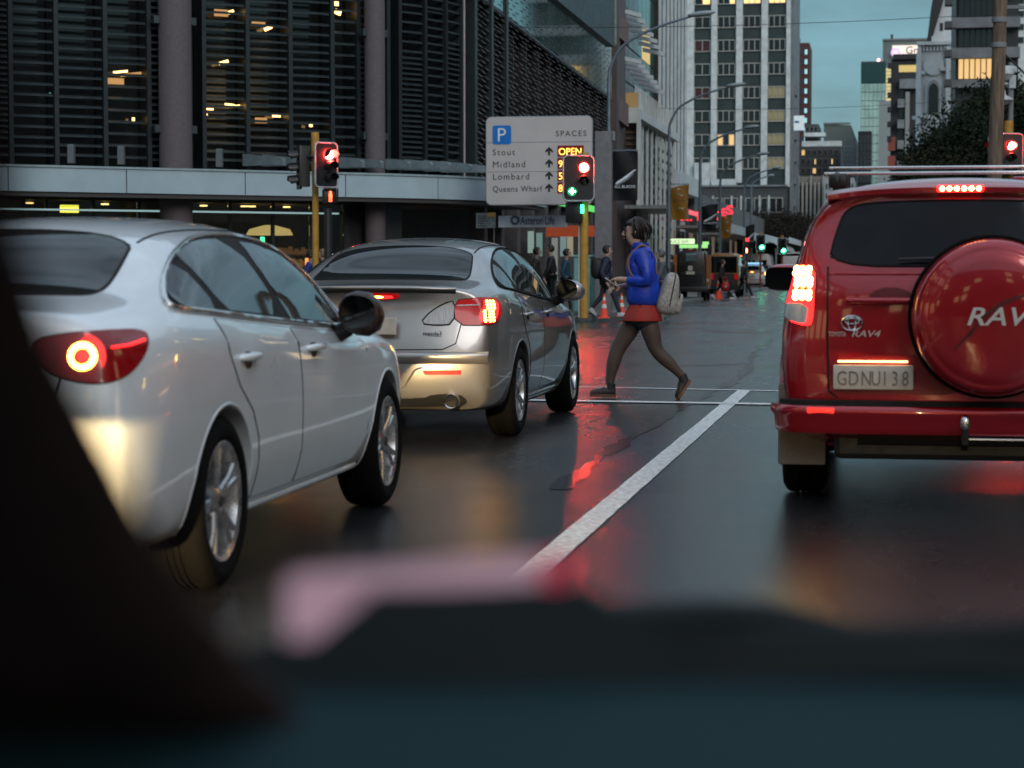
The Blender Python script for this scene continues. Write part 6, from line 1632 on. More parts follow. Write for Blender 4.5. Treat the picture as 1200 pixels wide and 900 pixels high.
# ------------------------------------------------------------------ people
def skin(chains, m, name, parent, lv=2, root=0):
    """chains: lists of (x, y, z, r); points that coincide are joined. Grows one continuous surface."""
    pts, rad, ed = [], [], []
    def idx(p):
        for i, q in enumerate(pts):
            if (q - V(p[:3])).length < 1e-4: return i
        pts.append(V(p[:3])); rad.append(p[3] if len(p) > 3 else .05); return len(pts) - 1
    for c in chains:
        k = [idx(p) for p in c]
        ed += [(a, b) for a, b in zip(k, k[1:]) if a != b]
    me = bpy.data.meshes.new(name); me.from_pydata(pts, ed, [])
    o = bpy.data.objects.new('t', me); COL.objects.link(o)
    md = o.modifiers.new('k', 'SKIN'); md.use_smooth_shade = True
    sv = me.skin_vertices[0].data
    for i, r in enumerate(rad):
        r = r if isinstance(r, (list, tuple)) else (r, r); sv[i].radius = r; sv[i].use_root = i == root
    if lv:
        q = o.modifiers.new('s', 'SUBSURF'); q.levels = lv; q.render_levels = lv
    r = apply_mods(o); bpy.data.objects.remove(o); r.name = name
    return link(name, r, m, parent, 180)
M_SKIN = mat('skin', (.50, .31, .24), .5, var=.08, scale=9)
M_HAIR = mat('dark hair', (.022, .014, .011), .5, var=.4, scale=40, stretch=(1, 1, .2))
def head_chain(n, h, fwd=.0, s=1.0):
    """neck to crown with a face: n = neck base, h = centre of the head; nose points to +y"""
    x, y, z = h
    main = [(n[0], n[1], n[2], .052 * s), (x, y - .025 * s, z - .115 * s, .050 * s), (x, y - .005 * s, z - .05 * s, (.066 * s, .078 * s)), (x, y - .005 * s, z + .02 * s, (.073 * s, .090 * s)), (x, y - .012 * s, z + .075 * s, (.062 * s, .076 * s))]
    return main, [(x, y - .005 * s, z - .05 * s, .07 * s), (x, y + .058 * s, z - .088 * s, .026 * s)]
def face(parent, h, m, s=1.0, rz=0):
    x, y, z = 0, 0, 0; bm = bmesh.new()
    # nose, lips, brow, eyes and ears as one shaped face piece
    tube(bm, [(0, .080 * s, .018 * s), (0, .094 * s, -.010 * s), (0, .102 * s, -.024 * s), (0, .086 * s, -.034 * s)], [.009 * s, .012 * s, .014 * s, .010 * s], 8)
    for sx in (-1, 1):
        tube(bm, [(sx * .076 * s, -.005 * s, .03 * s), (sx * .084 * s, -.018 * s, .005 * s), (sx * .077 * s, -.008 * s, -.03 * s)], [.010 * s, .014 * s, .008 * s], 8)
        tube(bm, [(sx * .014 * s, .090 * s, .034 * s), (sx * .034 * s, .087 * s, .039 * s), (sx * .056 * s, .070 * s, .032 * s)], [.006 * s, .007 * s, .004 * s], 6, mi=1)
        tube(bm, [(sx * .020 * s, .084 * s, .014 * s), (sx * .044 * s, .078 * s, .014 * s)], [.010 * s, .009 * s], 8, mi=1)
    tube(bm, [(-.026 * s, .083 * s, -.062 * s), (0, .094 * s, -.060 * s), (.026 * s, .083 * s, -.062 * s)], [.004 * s, .009 * s, .004 * s], 6, mi=2)
    o = mesh('face', bm, [m, M_HAIR, mat('lips', (.32, .10, .09), .5)], parent, 60); o.location = h; o.rotation_euler = (0, 0, rz); return o
def hand(W_, E, sgn, curl=.6, s=1.0, n=None):
    """palm with four fingers and a thumb growing from the wrist W_ away from the elbow E"""
    W_, E = V(W_), V(E); f = (W_ - E).normalized(); side = f.cross(V((0, 0, 1)));
    if side.length < .1: side = V((1, 0, 0))
    side.normalize(); dn = side.cross(f).normalized() * -1
    if n: dn = V(n).normalized(); side = f.cross(dn).normalized()
    out = []; k = W_ + f * .045 * s
    chains = [[(*W_, .026 * s), (*k, (.020 * s, .034 * s))]]
    for i, (o, ln) in enumerate(((-.030, .065), (-.010, .075), (.010, .070), (.029, .054))):
        b = W_ + f * .085 * s + side * o * s; r = .0095 * s; p1 = b + (f * cos(curl * .5) + dn * sin(curl * .5)) * ln * .45 * s; p2 = p1 + (f * cos(curl * 1.4) + dn * sin(curl * 1.4)) * ln * .35 * s; p3 = p2 + (f * cos(curl * 2.1) + dn * sin(curl * 2.1)) * ln * .28 * s
        chains.append([(*k, .02), (*b, .0115 * s), (*p1, r), (*p2, r * .9), (*p3, r * .75)])
    t0 = W_ + f * .03 * s + side * -.030 * s * sgn; t1 = t0 + (f * .6 + side * -.7 * sgn + dn * .4) * .035 * s; t2 = t1 + (f * .9 + dn * .5) * .03 * s
    chains.append([(*k, .02), (*t0, .014 * s), (*t1, .011 * s), (*t2, .009 * s)])
    return chains
def shoe(parent, ank, heel, toe, m, sole, s=1.0, name='shoe'):
    a, h, t = V(ank), V(heel), V(toe); d = (t - h).normalized(); up = (a - h - d * (a - h).dot(d)).normalized(); sd = d.cross(up); L_ = (t - h).length
    bm = bmesh.new(); prof = [(0, .028, .070), (.08, .040, .085), (.25, .043, .080), (.42, .043, .072), (.62, .048, .052), (.80, .047, .042), (.93, .036, .034), (1.0, .015, .02)]
    rings = []
    for f, w, hh in prof:
        c = h + d * (L_ * f); r_ = []
        for k in range(12):
            an = 2 * pi * k / 12; y_ = cos(an) * w * s; z_ = (max(0, sin(an)) ** .8) * hh * s if sin(an) > 0 else -.004
            r_.append(bm.verts.new(c + sd * y_ + up * (z_ + .02 * s)))
        rings.append(r_)
    for A, C in zip(rings, rings[1:]):
        for k in range(12): bm.faces.new((A[k], A[(k + 1) % 12], C[(k + 1) % 12], C[k]))
    bm.faces.new(rings[0][::-1]); bm.faces.new(rings[-1]); bmesh.ops.recalc_face_normals(bm, faces=bm.faces)
    o = mesh(name, bm, m, parent, 70)
    bm = bmesh.new(); rr_ = []
    for f, w, hh in [(-.02, .030, 0)] + prof[1:] + [(1.02, .014, 0)]:
        c = h + d * (L_ * f); rr_.append([bm.verts.new(c + sd * q * (w + .004) * s + up * z_) for q, z_ in ((-1, .0), (1, .0), (1, .026 * s), (-1, .026 * s))])
    for A, C in zip(rr_, rr_[1:]):
        for k in range(4): bm.faces.new((A[k], A[(k + 1) % 4], C[(k + 1) % 4], C[k]))
    bm.faces.new(rr_[0][::-1]); bm.faces.new(rr_[-1]); bmesh.ops.recalc_face_normals(bm, faces=bm.faces)
    mesh('sole', bm, sole, o, 30); return o

# --- the woman on the crossing, walking towards the kerb with a phone
wp = gr(753, 467.5)
wo = empty('person', (wp.x, wp.y, 0), R(90 + YAW), 'woman in bright blue jacket, red top and brown tights crossing mid stride', 'person')
M_TIGHT = mat('brown tights', (.088, .055, .040), .6, var=.12, scale=25); M_BLUEJ = mat('blue jacket', (.012, .05, .46), .40, var=.3, scale=9, bump=.5)
M_REDT = mat('red top', (.36, .025, .015), .7, var=.15, scale=12, bump=.3); M_SHORT = mat('black shorts', (.018, .017, .018), .7, bump=.3)
M_SHOEB = mat('black trainer', (.016, .014, .014), .6); M_SOLEB = mat('brown sole', (.14, .06, .035), .6)
hipF, hipR = (.075, .015, .84), (-.075, -.015, .84)
kF, aF = (.075, .245, .455), (.07, .315, .115); kR, aR = (-.07, -.125, .46), (-.065, -.395, .20)
sh_l, sh_r = (.165, .035, 1.385), (-.165, .015, 1.385)
eL, wL = (.205, -.035, 1.115), (.085, .215, 1.075); eR, wR = (-.20, -.05, 1.13), (-.06, .195, 1.145)
nk, hd_ = (0, .025, 1.445), (0, .095, 1.600)
mc, jaw = head_chain(nk, hd_)
body = skin([[(0, 0, .90, (.12, .095)), (0, .0, 1.05, (.105, .085)), (0, .015, 1.22, (.125, .095)), (0, .02, 1.37, (.12, .08)), *mc], jaw,
  [(0, 0, .90), (*hipF, .088), (.075, .14, .64, .078), (*kF, .057), (.074, .275, .36, .058), (.072, .305, .22, .042), (*aF, .036), (.07, .42, .045, .03)],
  [(0, 0, .90), (*hipR, .088), (-.075, -.075, .64, .078), (*kR, .057), (-.068, -.225, .375, .058), (-.066, -.33, .27, .042), (*aR, .036), (-.065, -.375, .09, .03)],
  [(0, .02, 1.37), (*sh_l, .05), (*eL, .04), (*wL, .027)], [(0, .02, 1.37), (*sh_r, .05), (*eR, .04), (*wR, .027)]] + hand(wL, eL, 1, .7) + hand(wR, eR, -1, .8), M_SKIN, 'body', wo)
skin([[(0, 0, .82, (.085, .075)), (*hipF, .082), (.075, .13, .66, .102), (*kF, .070), (.074, .275, .36, .074), (.072, .305, .22, .046), (*aF, .041)], [(0, 0, .82), (*hipR, .082), (-.075, -.07, .66, .102), (*kR, .070), (-.068, -.225, .375, .074), (-.066, -.33, .27, .046), (*aR, .041)]], M_TIGHT, 'tights', wo)
def loft_clothes(name, rings, m, parent, seg=20, sub=1):
    """closed band of cloth through elliptical rings (cx, cy, z, rx, ry)"""
    bm = bmesh.new(); g = []
    for cx, cy, z, rx, ry in rings: g.append([bm.verts.new((cx + rx * cos(2 * pi * k / seg), cy + ry * sin(2 * pi * k / seg), z)) for k in range(seg)])
    for A, C in zip(g, g[1:]):
        for k in range(seg): bm.faces.new((A[k], A[(k + 1) % seg], C[(k + 1) % seg], C[k]))
    bmesh.ops.recalc_face_normals(bm, faces=bm.faces); bmesh.ops.solidify(bm, geom=bm.faces[:], thickness=.008)
    o = temp(bm); md = o.modifiers.new('s', 'SUBSURF'); md.levels = sub; md.render_levels = sub; me = apply_mods(o); bpy.data.objects.remove(o); me.name = name
    return link(name, me, m, parent, 180)
skin([[(0, 0, .90, (.135, .115)), (0, 0, .83, (.145, .13)), (.075, .035, .78, .128), (.075, .095, .67, .125)], [(0, 0, .83), (-.075, -.03, .78, .128), (-.075, -.072, .67, .125)]], M_SHORT, 'shorts', wo)
loft_clothes('top', [(0, .005, .745, .205, .200), (0, .003, .80, .195, .188), (0, .0, .86, .165, .152), (0, .0, .93, .140, .125)], M_REDT, wo)
jk = skin([[(0, 0, .865, (.185, .172)), (0, -.005, .98, (.19, .178)), (0, .0, 1.12, (.182, .172)), (0, .012, 1.26, (.178, .162)), (0, .015, 1.38, (.13, .105)), (0, .025, 1.455, (.085, .08))],
  [(0, .015, 1.38), (.135, .03, 1.375, .088), (.185, .0, 1.26, .080), (*eL, .072), (.145, .095, 1.085, .062), (.105, .180, 1.075, .050)], [(0, .015, 1.38), (-.135, .015, 1.375, .088), (-.185, -.02, 1.26, .080), (*eR, .072), (-.13, .08, 1.135, .062), (-.075, .165, 1.142, .050)]], M_BLUEJ, 'jacket', wo)
loft_clothes('collar', [(0, .022, 1.44, .085, .085), (0, .03, 1.475, .078, .08), (0, .035, 1.50, .074, .078)], M_BLUEJ, jk)
face(wo, hd_, M_SKIN, 1.0, 0)
bm = bmesh.new(); bmesh.ops.create_uvsphere(bm, u_segments=28, v_segments=18, radius=1)
for v in list(bm.verts):
    if v.co.y > .42 and v.co.z < .50: bm.verts.remove(v)
bm.transform(Matrix.Translation((hd_[0], hd_[1] - .022, hd_[2] + .022)) @ Matrix.Diagonal((.098, .118, .112, 1)))
for v in bm.verts:
    if v.co.z < hd_[2] - .02: v.co.y -= .012; 
    v.co += V((sin(v.co.z * 90 + v.co.y * 40), sin(v.co.x * 80), 0)) * .003
bmesh.ops.solidify(bm, geom=bm.faces[:], thickness=.012); hr = mesh('hair', bm, M_HAIR, wo, 180)
rnh = random.Random(9); hb = bmesh.new()
for k in range(70):
    a = rnh.uniform(-1.25, 1.25) * pi / 2 - pi / 2; L_ = rnh.uniform(.6, 1.15)
    P = []
    for t in range(7):
        el = pi / 2 * (1 - t / 6 * 1.45 * L_); rr_ = 1.06 + .03 * rnh.random()
        P.append((hd_[0] + .098 * rr_ * cos(a) * cos(el), hd_[1] - .022 + .118 * rr_ * sin(a) * cos(el) - .012 * max(0, t - 3), hd_[2] + .022 + .112 * rr_ * sin(el)))
    tube(hb, P, [.004, .007, .009, .009, .008, .006, .003], 5)
tag(mesh('hair_strands', hb, M_HAIR, hr, 60), kind='stuff')
for ch_ in range(9): mesh('hair_lock', T(cat_rom([(.05 * sin(ch_ * 2.4), hd_[1] - .10 - .02 * (ch_ % 2), hd_[2] - .01), (.06 * sin(ch_ * 2.4), hd_[1] - .115, hd_[2] - .07), (.065 * sin(ch_ * 2.4 + .3), hd_[1] - .10 + .01 * (ch_ % 3), hd_[2] - .125)], 4), [.016] * 8 + [.008], 6), M_HAIR, hr, 60)
shoe(wo, (.07, .315, .115), (.07, .262, .012), (.07, .505, .022), M_SHOEB, M_SOLEB, 1.12)
shoe(wo, (-.065, -.395, .20), (-.065, -.465, .175), (-.065, -.345, -.005), M_SHOEB, M_SOLEB, 1.05)
for c in (((.07, .30, .15), (.07, .315, .085)), ((-.065, -.375, .235), (-.065, -.40, .165))): mesh('sock', T(c, [.044, .047], 12), M_SHOEB, wo, 60)
# her backpack and phone
bk = empty('backpack', (wp.x, wp.y, 0), R(90 + YAW), 'mottled grey white backpack slung low on the back of the blue jacketed woman', 'backpack')
M_BAG = mat('mottled bag cloth', (.40, .37, .33), .8, var=.30, scale=34, bump=.12)
bm = bmesh.new(); bmesh.ops.create_uvsphere(bm, u_segments=28, v_segments=18, radius=1)
for v in bm.verts: v.co = V([math.copysign(abs(c) ** .55, c) for c in v.co])
for v in bm.verts:
    v.co.y *= 1.0 - .30 * v.co.z; v.co.x *= 1 - .10 * v.co.z - .12 * max(0, v.co.z) ** 3
BT = Matrix.Translation((-.0, -.250, 1.010)) @ Matrix.Rotation(R(12), 4, 'X')
bm.transform(BT @ Matrix.Diagonal((.155, .095, .205, 1)))
bag = mesh('bag', bm, M_BAG, bk, 180)
bm = bmesh.new(); bmesh.ops.create_uvsphere(bm, u_segments=20, v_segments=12, radius=1)
for v in bm.verts: v.co = V([math.copysign(abs(c) ** .5, c) for c in v.co])
bm.transform(BT @ Matrix.Translation((0, -.105, -.075)) @ Matrix.Diagonal((.118, .038, .10, 1))); mesh('front_pocket', bm, M_BAG, bag, 180)
M_ZIP = mat('zip tape', (.05, .045, .04), .7)
for pts in ([(-.125, -.10, -.02), (-.12, -.098, .02), (0, -.10, .045), (.12, -.098, .02), (.125, -.10, -.02)], [(.158, -.02, -.12), (.158, -.02, .05), (.12, -.02, .17), (0, -.01, .208), (-.12, -.02, .17), (-.158, -.02, .05), (-.158, -.02, -.12)]):
    mesh('zip', T([BT @ V(q) for q in cat_rom(pts, 5)], .006, 5), M_ZIP, bag, 60)
mesh('grab_handle', T([BT @ V(q) for q in cat_rom([(-.04, .05, .195), (-.03, .05, .235), (.03, .05, .235), (.04, .05, .195)], 4)], .009, 6), M_ZIP, bag, 60)
M_STRAP = mat('tan strap', (.26, .14, .08), .7)
for s in (-1, 1):
    mesh('strap', T(cat_rom([(s * .09, -.13, 1.20), (s * .105, -.08, 1.40), (s * .105, .02, 1.468), (s * .115, .115, 1.385), (s * .135, .148, 1.28), (s * .15, .12, 1.19), (s * .13, .03, 1.12)], 5), .012, 6), M_STRAP, bag, 60)
ph_ = empty('phone', (wp.x, wp.y, 0), R(90 + YAW), 'pale phone held in the hands of the blue jacketed woman', 'phone')
bm = rbox((-.036, -.075, -.005), (.036, .075, .005), .004); bm.transform(Matrix.Translation((.02, .305, 1.12)) @ Matrix.Rotation(R(35), 4, 'X')); mesh('case', bm, mat('phone case', (.55, .52, .50), .4), ph_, 40)

for q in (wo, bk, ph_): q.scale = (.93, .97, .978)

# --- other walkers, standing and walking
def walker(label, loc, rz, h=1.72, stride=.25, top=(.02, .02, .022), legs=(.02, .02, .022), shoe_c=(.5, .5, .5), hair=(.02, .015, .012), arm=.2, bagcol=None, hood=False, cat='person', group=None, coat=0, lv=1):
    e = empty('person', loc, rz, label, cat, group); s = h / 1.72
    mt = mat('coat %.3f %.3f %.3f' % top, top, .65, var=.2, bump=.4, scale=9); ml = mat('trousers %.3f %.3f %.3f' % legs, legs, .7, var=.15); mh = mat('hair %.3f %.3f %.3f' % hair, hair, .6); ms = mat('shoes %.3f %.3f %.3f' % shoe_c, shoe_c, .6)
    P = lambda x, y, z: (x * s, y * s, z * s)
    z0 = .92 - stride * .25
    aF, aR = P(.085, stride + .02, .085), P(-.085, -stride * 1.05, .10 + stride * .35)
    kF, kR = P(.09, stride * .62, .48), P(-.09, -stride * .28, .47)
    hF, hR = P(.09, .01, z0 - .04), P(-.09, -.01, z0 - .04); pv = P(0, 0, z0 + .02); cz = z0 + .43
    shl, shr = P(.15, 0, cz - .03), P(-.15, 0, cz - .03); el, wl = P(.22, -arm * .55, cz - .28), P(.20, arm * .15, cz - .53); er, wr_ = P(-.22, arm * .4, cz - .27), P(-.19, arm * 1.1, cz - .50)
    n = P(0, .015, cz + .08); hc = P(0, .045, cz + .235); mc, jw = head_chain(n, hc, s=s)
    skin([[(*pv, (.12 * s, .09 * s)), (*P(0, 0, z0 + .2), (.10 * s, .075 * s)), (*P(0, .0, cz - .05), (.09 * s, .06 * s)), *mc], jw, [pv, (*hF, .08 * s), (*kF, .052 * s), (*aF, .036 * s)], [pv, (*hR, .08 * s), (*kR, .052 * s), (*aR, .036 * s)], [P(0, 0, cz - .05), (*shl, .034 * s), (*el, .038 * s), (*wl, .028 * s)], [P(0, 0, cz - .05), (*shr, .034 * s), (*er, .038 * s), (*wr_, .028 * s)]] + hand(wl, el, 1, .6, s) + hand(wr_, er, -1, .6, s), M_SKIN, 'body', e, lv)
    skin([[(*pv, (.135 * s, .105 * s)), (*hF, .092 * s), (*kF, .066 * s), (*aF, .05 * s)], [pv, (*hR, .092 * s), (*kR, .066 * s), (*aR, .05 * s)]], ml, 'trousers', e, lv)
    lo = z0 - .02 - coat
    jk = skin([[(*P(0, 0, lo), (.16 * s, .13 * s)), (*P(0, 0, z0 + .12), (.15 * s, .125 * s)), (*P(0, .0, cz - .12), (.17 * s, .13 * s)), (*P(0, 0, cz + .02), (.13 * s, .10 * s)), (*n, .075 * s)], [P(0, 0, cz + .02), (*P(.145, 0, cz - .01), .082 * s), (*el, .066 * s), (*P(.20, arm * .12, cz - .49), .05 * s)], [P(0, 0, cz + .02), (*P(-.145, 0, cz - .01), .082 * s), (*er, .066 * s), (*P(-.19, arm * 1.0, cz - .46), .05 * s)]], mt, 'jacket', e, lv)
    face(e, hc, M_SKIN, s)
    bm = bmesh.new(); bmesh.ops.create_uvsphere(bm, u_segments=16, v_segments=10, radius=1)
    for v in list(bm.verts):
        if v.co.y > .40 and v.co.z < .5: bm.verts.remove(v)
    bm.transform(Matrix.Translation((hc[0], hc[1] - .018 * s, hc[2] + .02 * s)) @ Matrix.Diagonal((.095 * s, .112 * s, .108 * s, 1))); bmesh.ops.solidify(bm, geom=bm.faces[:], thickness=.01); mesh('hair', bm, mh if not hood else mt, e, 180)
    f = V(aF); shoe(e, aF, (f.x, f.y - .06 * s, .012), (f.x, f.y + .20 * s, .02), ms, ms, s)
    r_ = V(aR); t = stride / .3; shoe(e, aR, (r_.x, r_.y - .07 * s, r_.z - .055 * s), (r_.x, r_.y + .16 * s - .06 * t * s, .006), ms, ms, s)
    return e, P, cz, z0
def worn_bag(label, e, P, cz, m, w=.15, h=.23, d=.11, cat='backpack'):
    b = empty('backpack', e.location, e.rotation_euler.z, label, cat); bm = bmesh.new(); bmesh.ops.create_uvsphere(bm, u_segments=16, v_segments=10, radius=1)
    for v in bm.verts: v.co = V([math.copysign(abs(c) ** .7, c) for c in v.co])
    bm.transform(Matrix.Translation(P(0, -.20, cz - .17)) @ Matrix.Diagonal((w, d, h, 1))); bg_ = mesh('bag', bm, m, b, 180)
    for s in (-1, 1): mesh('strap', T(cat_rom([P(s * .10, -.10, cz + .02), P(s * .115, .02, cz + .09), P(s * .13, .12, cz - .08), P(s * .15, .0, cz - .30), P(s * .12, -.12, cz - .33)], 4), .016, 6), m, bg_, 60)
    return b
RIGHT, LEFT = R(YAW - 90), R(YAW + 90)
p = V((px_x(710, 47.8), 47.8, .115)); e, P_, cz, z0 = walker('walker in navy puffer jacket and dark jeans with white soled shoes by the signal pole', p, RIGHT, 1.74, .30, (.014, .018, .045), (.018, .022, .035), (.42, .42, .42), lv=2)
worn_bag('round black backpack on the navy jacketed walker by the signal pole', e, P_, cz, mat('black bag', (.010, .010, .011), .6), .16, .25, .15)
p = V((px_x(775.5, 49.5), 49.5, .0)); walker('grey haired person in patterned jacket partly behind the mottled backpack', p, LEFT, 1.74, .18, (.07, .075, .09), (.03, .03, .035), (.10, .10, .10), (.10, .10, .105), lv=1)
for px, Y, h, top, lb_ in ((628, 52.5, 1.7, (.035, .028, .024), 'bystander in dark brown coat under the name board, beside the silver sedan'), (646, 53.5, 1.78, (.015, .015, .016), 'tall bystander in black coat under the canopy next to the cabinet'), (663, 52.6, 1.66, (.012, .06, .10), 'bystander with teal blue jacket directly beside the green cabinet')):
    walker(lb_, (px_x(px, Y), Y, .115), RIGHT if px != 646 else LEFT, h, .12, top, (.02, .02, .022), (.05, .05, .05), lv=1)
walker('person in bright blue jacket beside the yellow pole, seen above the white sedan', (px_x(363, 44.4), 44.4, .0), RIGHT, 1.68, .12, (.012, .035, .22), (.02, .02, .025), (.05, .05, .05), lv=1)
walker('person in dark coat with fair hair between the white and silver sedans', (px_x(380, 44.2), 44.2, .0), LEFT, 1.70, .12, (.02, .018, .018), (.02, .02, .025), (.05, .05, .05), (.22, .13, .07), lv=1)
Yw = 83; e, P_, cz, z0 = walker('far walker in black coat carrying a red bag past the cones', (px_x(846, Yw), Yw, 0), RIGHT, 1.70, .34, (.022, .014, .016), (.02, .015, .017), (.6, .58, .58), (.05, .03, .03), coat=.12, lv=1)
hb_ = empty('handbag', (px_x(850, Yw - .35), Yw - .35, 0), 0, 'round red shopping bag carried by the far walker in black', 'bag'); bm = bmesh.new(); bmesh.ops.create_uvsphere(bm, u_segments=16, v_segments=10, radius=1); bm.transform(Matrix.Translation((0, 0, .52)) @ Matrix.Diagonal((.17, .10, .20, 1)))
q = mesh('bag', bm, mat('red bag', (.50, .02, .03), .5), hb_, 180); mesh('strap', T(cat_rom([(-.10, 0, .66), (-.02, 0, .88), (.02, 0, .88), (.10, 0, .66)], 5), .014, 6), mat('red bag', (.50, .02, .03), .5), q); mesh('print', lathe(bmesh.new(), [(.001, -.112), (.05, -.112), (.05, -.09), (.001, -.09)], 'Y', 12, c=(.02, 0, .52)), mat('pink print', (.6, .35, .36), .6), q)
walker('far walker in black with white shoes striding ahead of the red bag', (px_x(871, 86), 86, 0), RIGHT, 1.70, .36, (.020, .012, .014), (.018, .012, .014), (.6, .58, .58), (.03, .015, .015), lv=1)
walker('dark dressed person standing near the black vehicle behind the backpack', (px_x(787, 78), 78, .115), LEFT, 1.68, .08, (.03, .018, .018), (.02, .018, .02), (.05, .05, .05), lv=1)
# ------------------------------------------------------------------ trees
def leaf_mat(name, a, b):
    m = mat(name, a, .85, var=0, rvar=0, spec=.12); nt = m.node_tree; bs = nt.nodes['Principled BSDF']
    o = nt.nodes.new('ShaderNodeTexCoord'); n = nt.nodes.new('ShaderNodeTexNoise'); n.inputs['Scale'].default_value = .9; n.inputs['Detail'].default_value = 3
    x = nt.nodes.new('ShaderNodeMix'); x.data_type = 'RGBA'; x.inputs['A'].default_value = a + (1,); x.inputs['B'].default_value = b + (1,)
    r_ = nt.nodes.new('ShaderNodeMapRange'); r_.inputs['From Min'].default_value = .35; r_.inputs['From Max'].default_value = .65
    nt.links.new(o.outputs['Object'], n.inputs['Vector']); nt.links.new(n.outputs[0], r_.inputs[0]); nt.links.new(r_.outputs[0], x.inputs[0]); nt.links.new(x.outputs['Result'], bs.inputs['Base Color']); return m
L_DK = leaf_mat('dark leaves', (.012, .022, .013), (.030, .038, .017)); L_OL = leaf_mat('olive leaves', (.022, .028, .010), (.050, .045, .017)); L_BR = leaf_mat('dull bronze green leaves', (.016, .014, .011), (.032, .026, .018))
M_BARK = mat('bark', (.06, .045, .035), .9, var=.4, scale=5, bump=.5)
def tree(label, base, H, crown, n_cl, leaf, lm, seed, per=300):
    rn = random.Random(seed); e = empty('tree', base, label=label, cat='tree')
    cx, cz, rx, ry, rz_ = crown
    mesh('trunk', tube(bmesh.new(), [(0, 0, -.1), (.1, 0, H * .2), (cx * .5, 0, cz * .75), (cx, 0, cz)], [.035 * H, .028 * H, .02 * H, .01 * H], 10), M_BARK, e, 60)
    bm = bmesh.new(); cl = []
    for k in range(n_cl):
        while True:
            u = V((rn.uniform(-1, 1), rn.uniform(-1, 1), rn.uniform(-1, 1)))
            if u.length < 1 and u.length > .35: break
        sc = (.80 + .25 * rn.random()); c = V((cx + u.x * rx * sc, u.y * ry * sc, cz + u.z * rz_ * sc)); cl.append(c)
    for k in range(7):
        c = cl[k * max(1, len(cl) // 7) % len(cl)]; mesh('limb', T([(cx * .5, 0, cz * .7), ((cx * .5 + c.x) / 2, c.y * .45, (cz * .75 + c.z) / 2), tuple(c)], [.014 * H, .009 * H, .003 * H], 6), M_BARK, e, 60)
    vs, fs = [], []
    for c in cl:
        R_ = leaf * rn.uniform(3.2, 6.2)
        for k in range(per):
            d = V((rn.gauss(0, 1), rn.gauss(0, 1), rn.gauss(0, .75))); d.normalize(); p = c + d * R_ * rn.uniform(.45, 1.05) ** .6
            a = V((rn.gauss(0, 1), rn.gauss(0, 1), rn.gauss(0, 1))).normalized(); b = a.cross(d + V((.01, .02, .5))).normalized(); l = leaf * rn.uniform(.4, .95)
            i = len(vs); vs += [p - a * l * .5, p + b * l * .28, p + a * l * .5, p - b * l * .28]; fs.append((i, i + 1, i + 2, i + 3))
    me = bpy.data.meshes.new('crown'); me.from_pydata(vs, [], fs); link('crown', me, lm, e)
    return e
Y = 120
tree('tall dark evergreen tree in front of the banded office, beside the wooden pole', (px_x(1190, 122), 122, 0), 11, (0, 7.2, 3.6, 3.0, 3.9), 150, .40, L_DK, 1)
tree('broad dark tree leaning over the street below the church arch window', (px_x(1130, 112), 112, 0), 8, (-.3, 5.5, 2.8, 2.3, 3.1), 160, .32, L_DK, 2)
tree('lower olive toned tree beneath the dark trees, before the church', (px_x(1098, 104), 104, 0), 6, (-.1, 4.5, 1.7, 1.6, 2.1), 110, .27, L_OL, 3)
tree('olive tree filling the gap above the red roof rack', (px_x(1160, 98), 98, 0), 6, (-.1, 4.2, 1.9, 1.6, 1.9), 100, .27, L_OL, 4)
tree('small dark tree showing at the street edge past the red signal', (px_x(1218, 95), 95, 0), 8, (0, 5.5, 2.2, 1.6, 3.0), 100, .3, L_DK, 5)
tree('round clipped street tree with dome crown beyond the green signals', (px_x(923, 205), 205, 0), 8, (0, 4.3, 2.9, 2.8, 2.0), 170, .30, L_BR, 6)
tree('second wide dome tree touching the red roof pillar', (px_x(955, 198), 198, 0), 7, (-.6, 3.1, 2.3, 2.4, 1.7), 120, .30, L_BR, 7)
tree('dark street tree between the ochre banner and the far lamp', (px_x(877, 190), 190, 0), 7, (0, 4.2, 2.2, 2.2, 1.4), 110, .30, L_BR, 8)
tree('low dark street tree behind the white van', (px_x(895, 200), 200, 0), 5, (0, 3.3, 2.0, 2, 1.1), 80, .30, L_BR, 9)
# ------------------------------------------------------------------ vehicles down the street
def wheels_simple(e, pts, r, w):
    for x, y in pts:
        o = mesh('wheel', lathe(bmesh.new(), [(r * .6, -w / 2), (r, -w / 2 + .02), (r, w / 2 - .02), (r * .6, w / 2)], 'X', 20), M_TYRE, e, 40); o.location = (x, y, r)
        mesh('rim', lathe(bmesh.new(), [(.001, -w / 2 + .02), (r * .58, -w / 2 + .01), (r * .58, w / 2 - .01), (.001, w / 2 - .02)], 'X', 16), M_RIM, o, 40)
def lamp_(e, x0, x1, z0, z1, y, m, nm='tail_lamp'): return mesh(nm, rbox((x0, y - .03, z0), (x1, y + .03, z1), .008, 1), m, e)
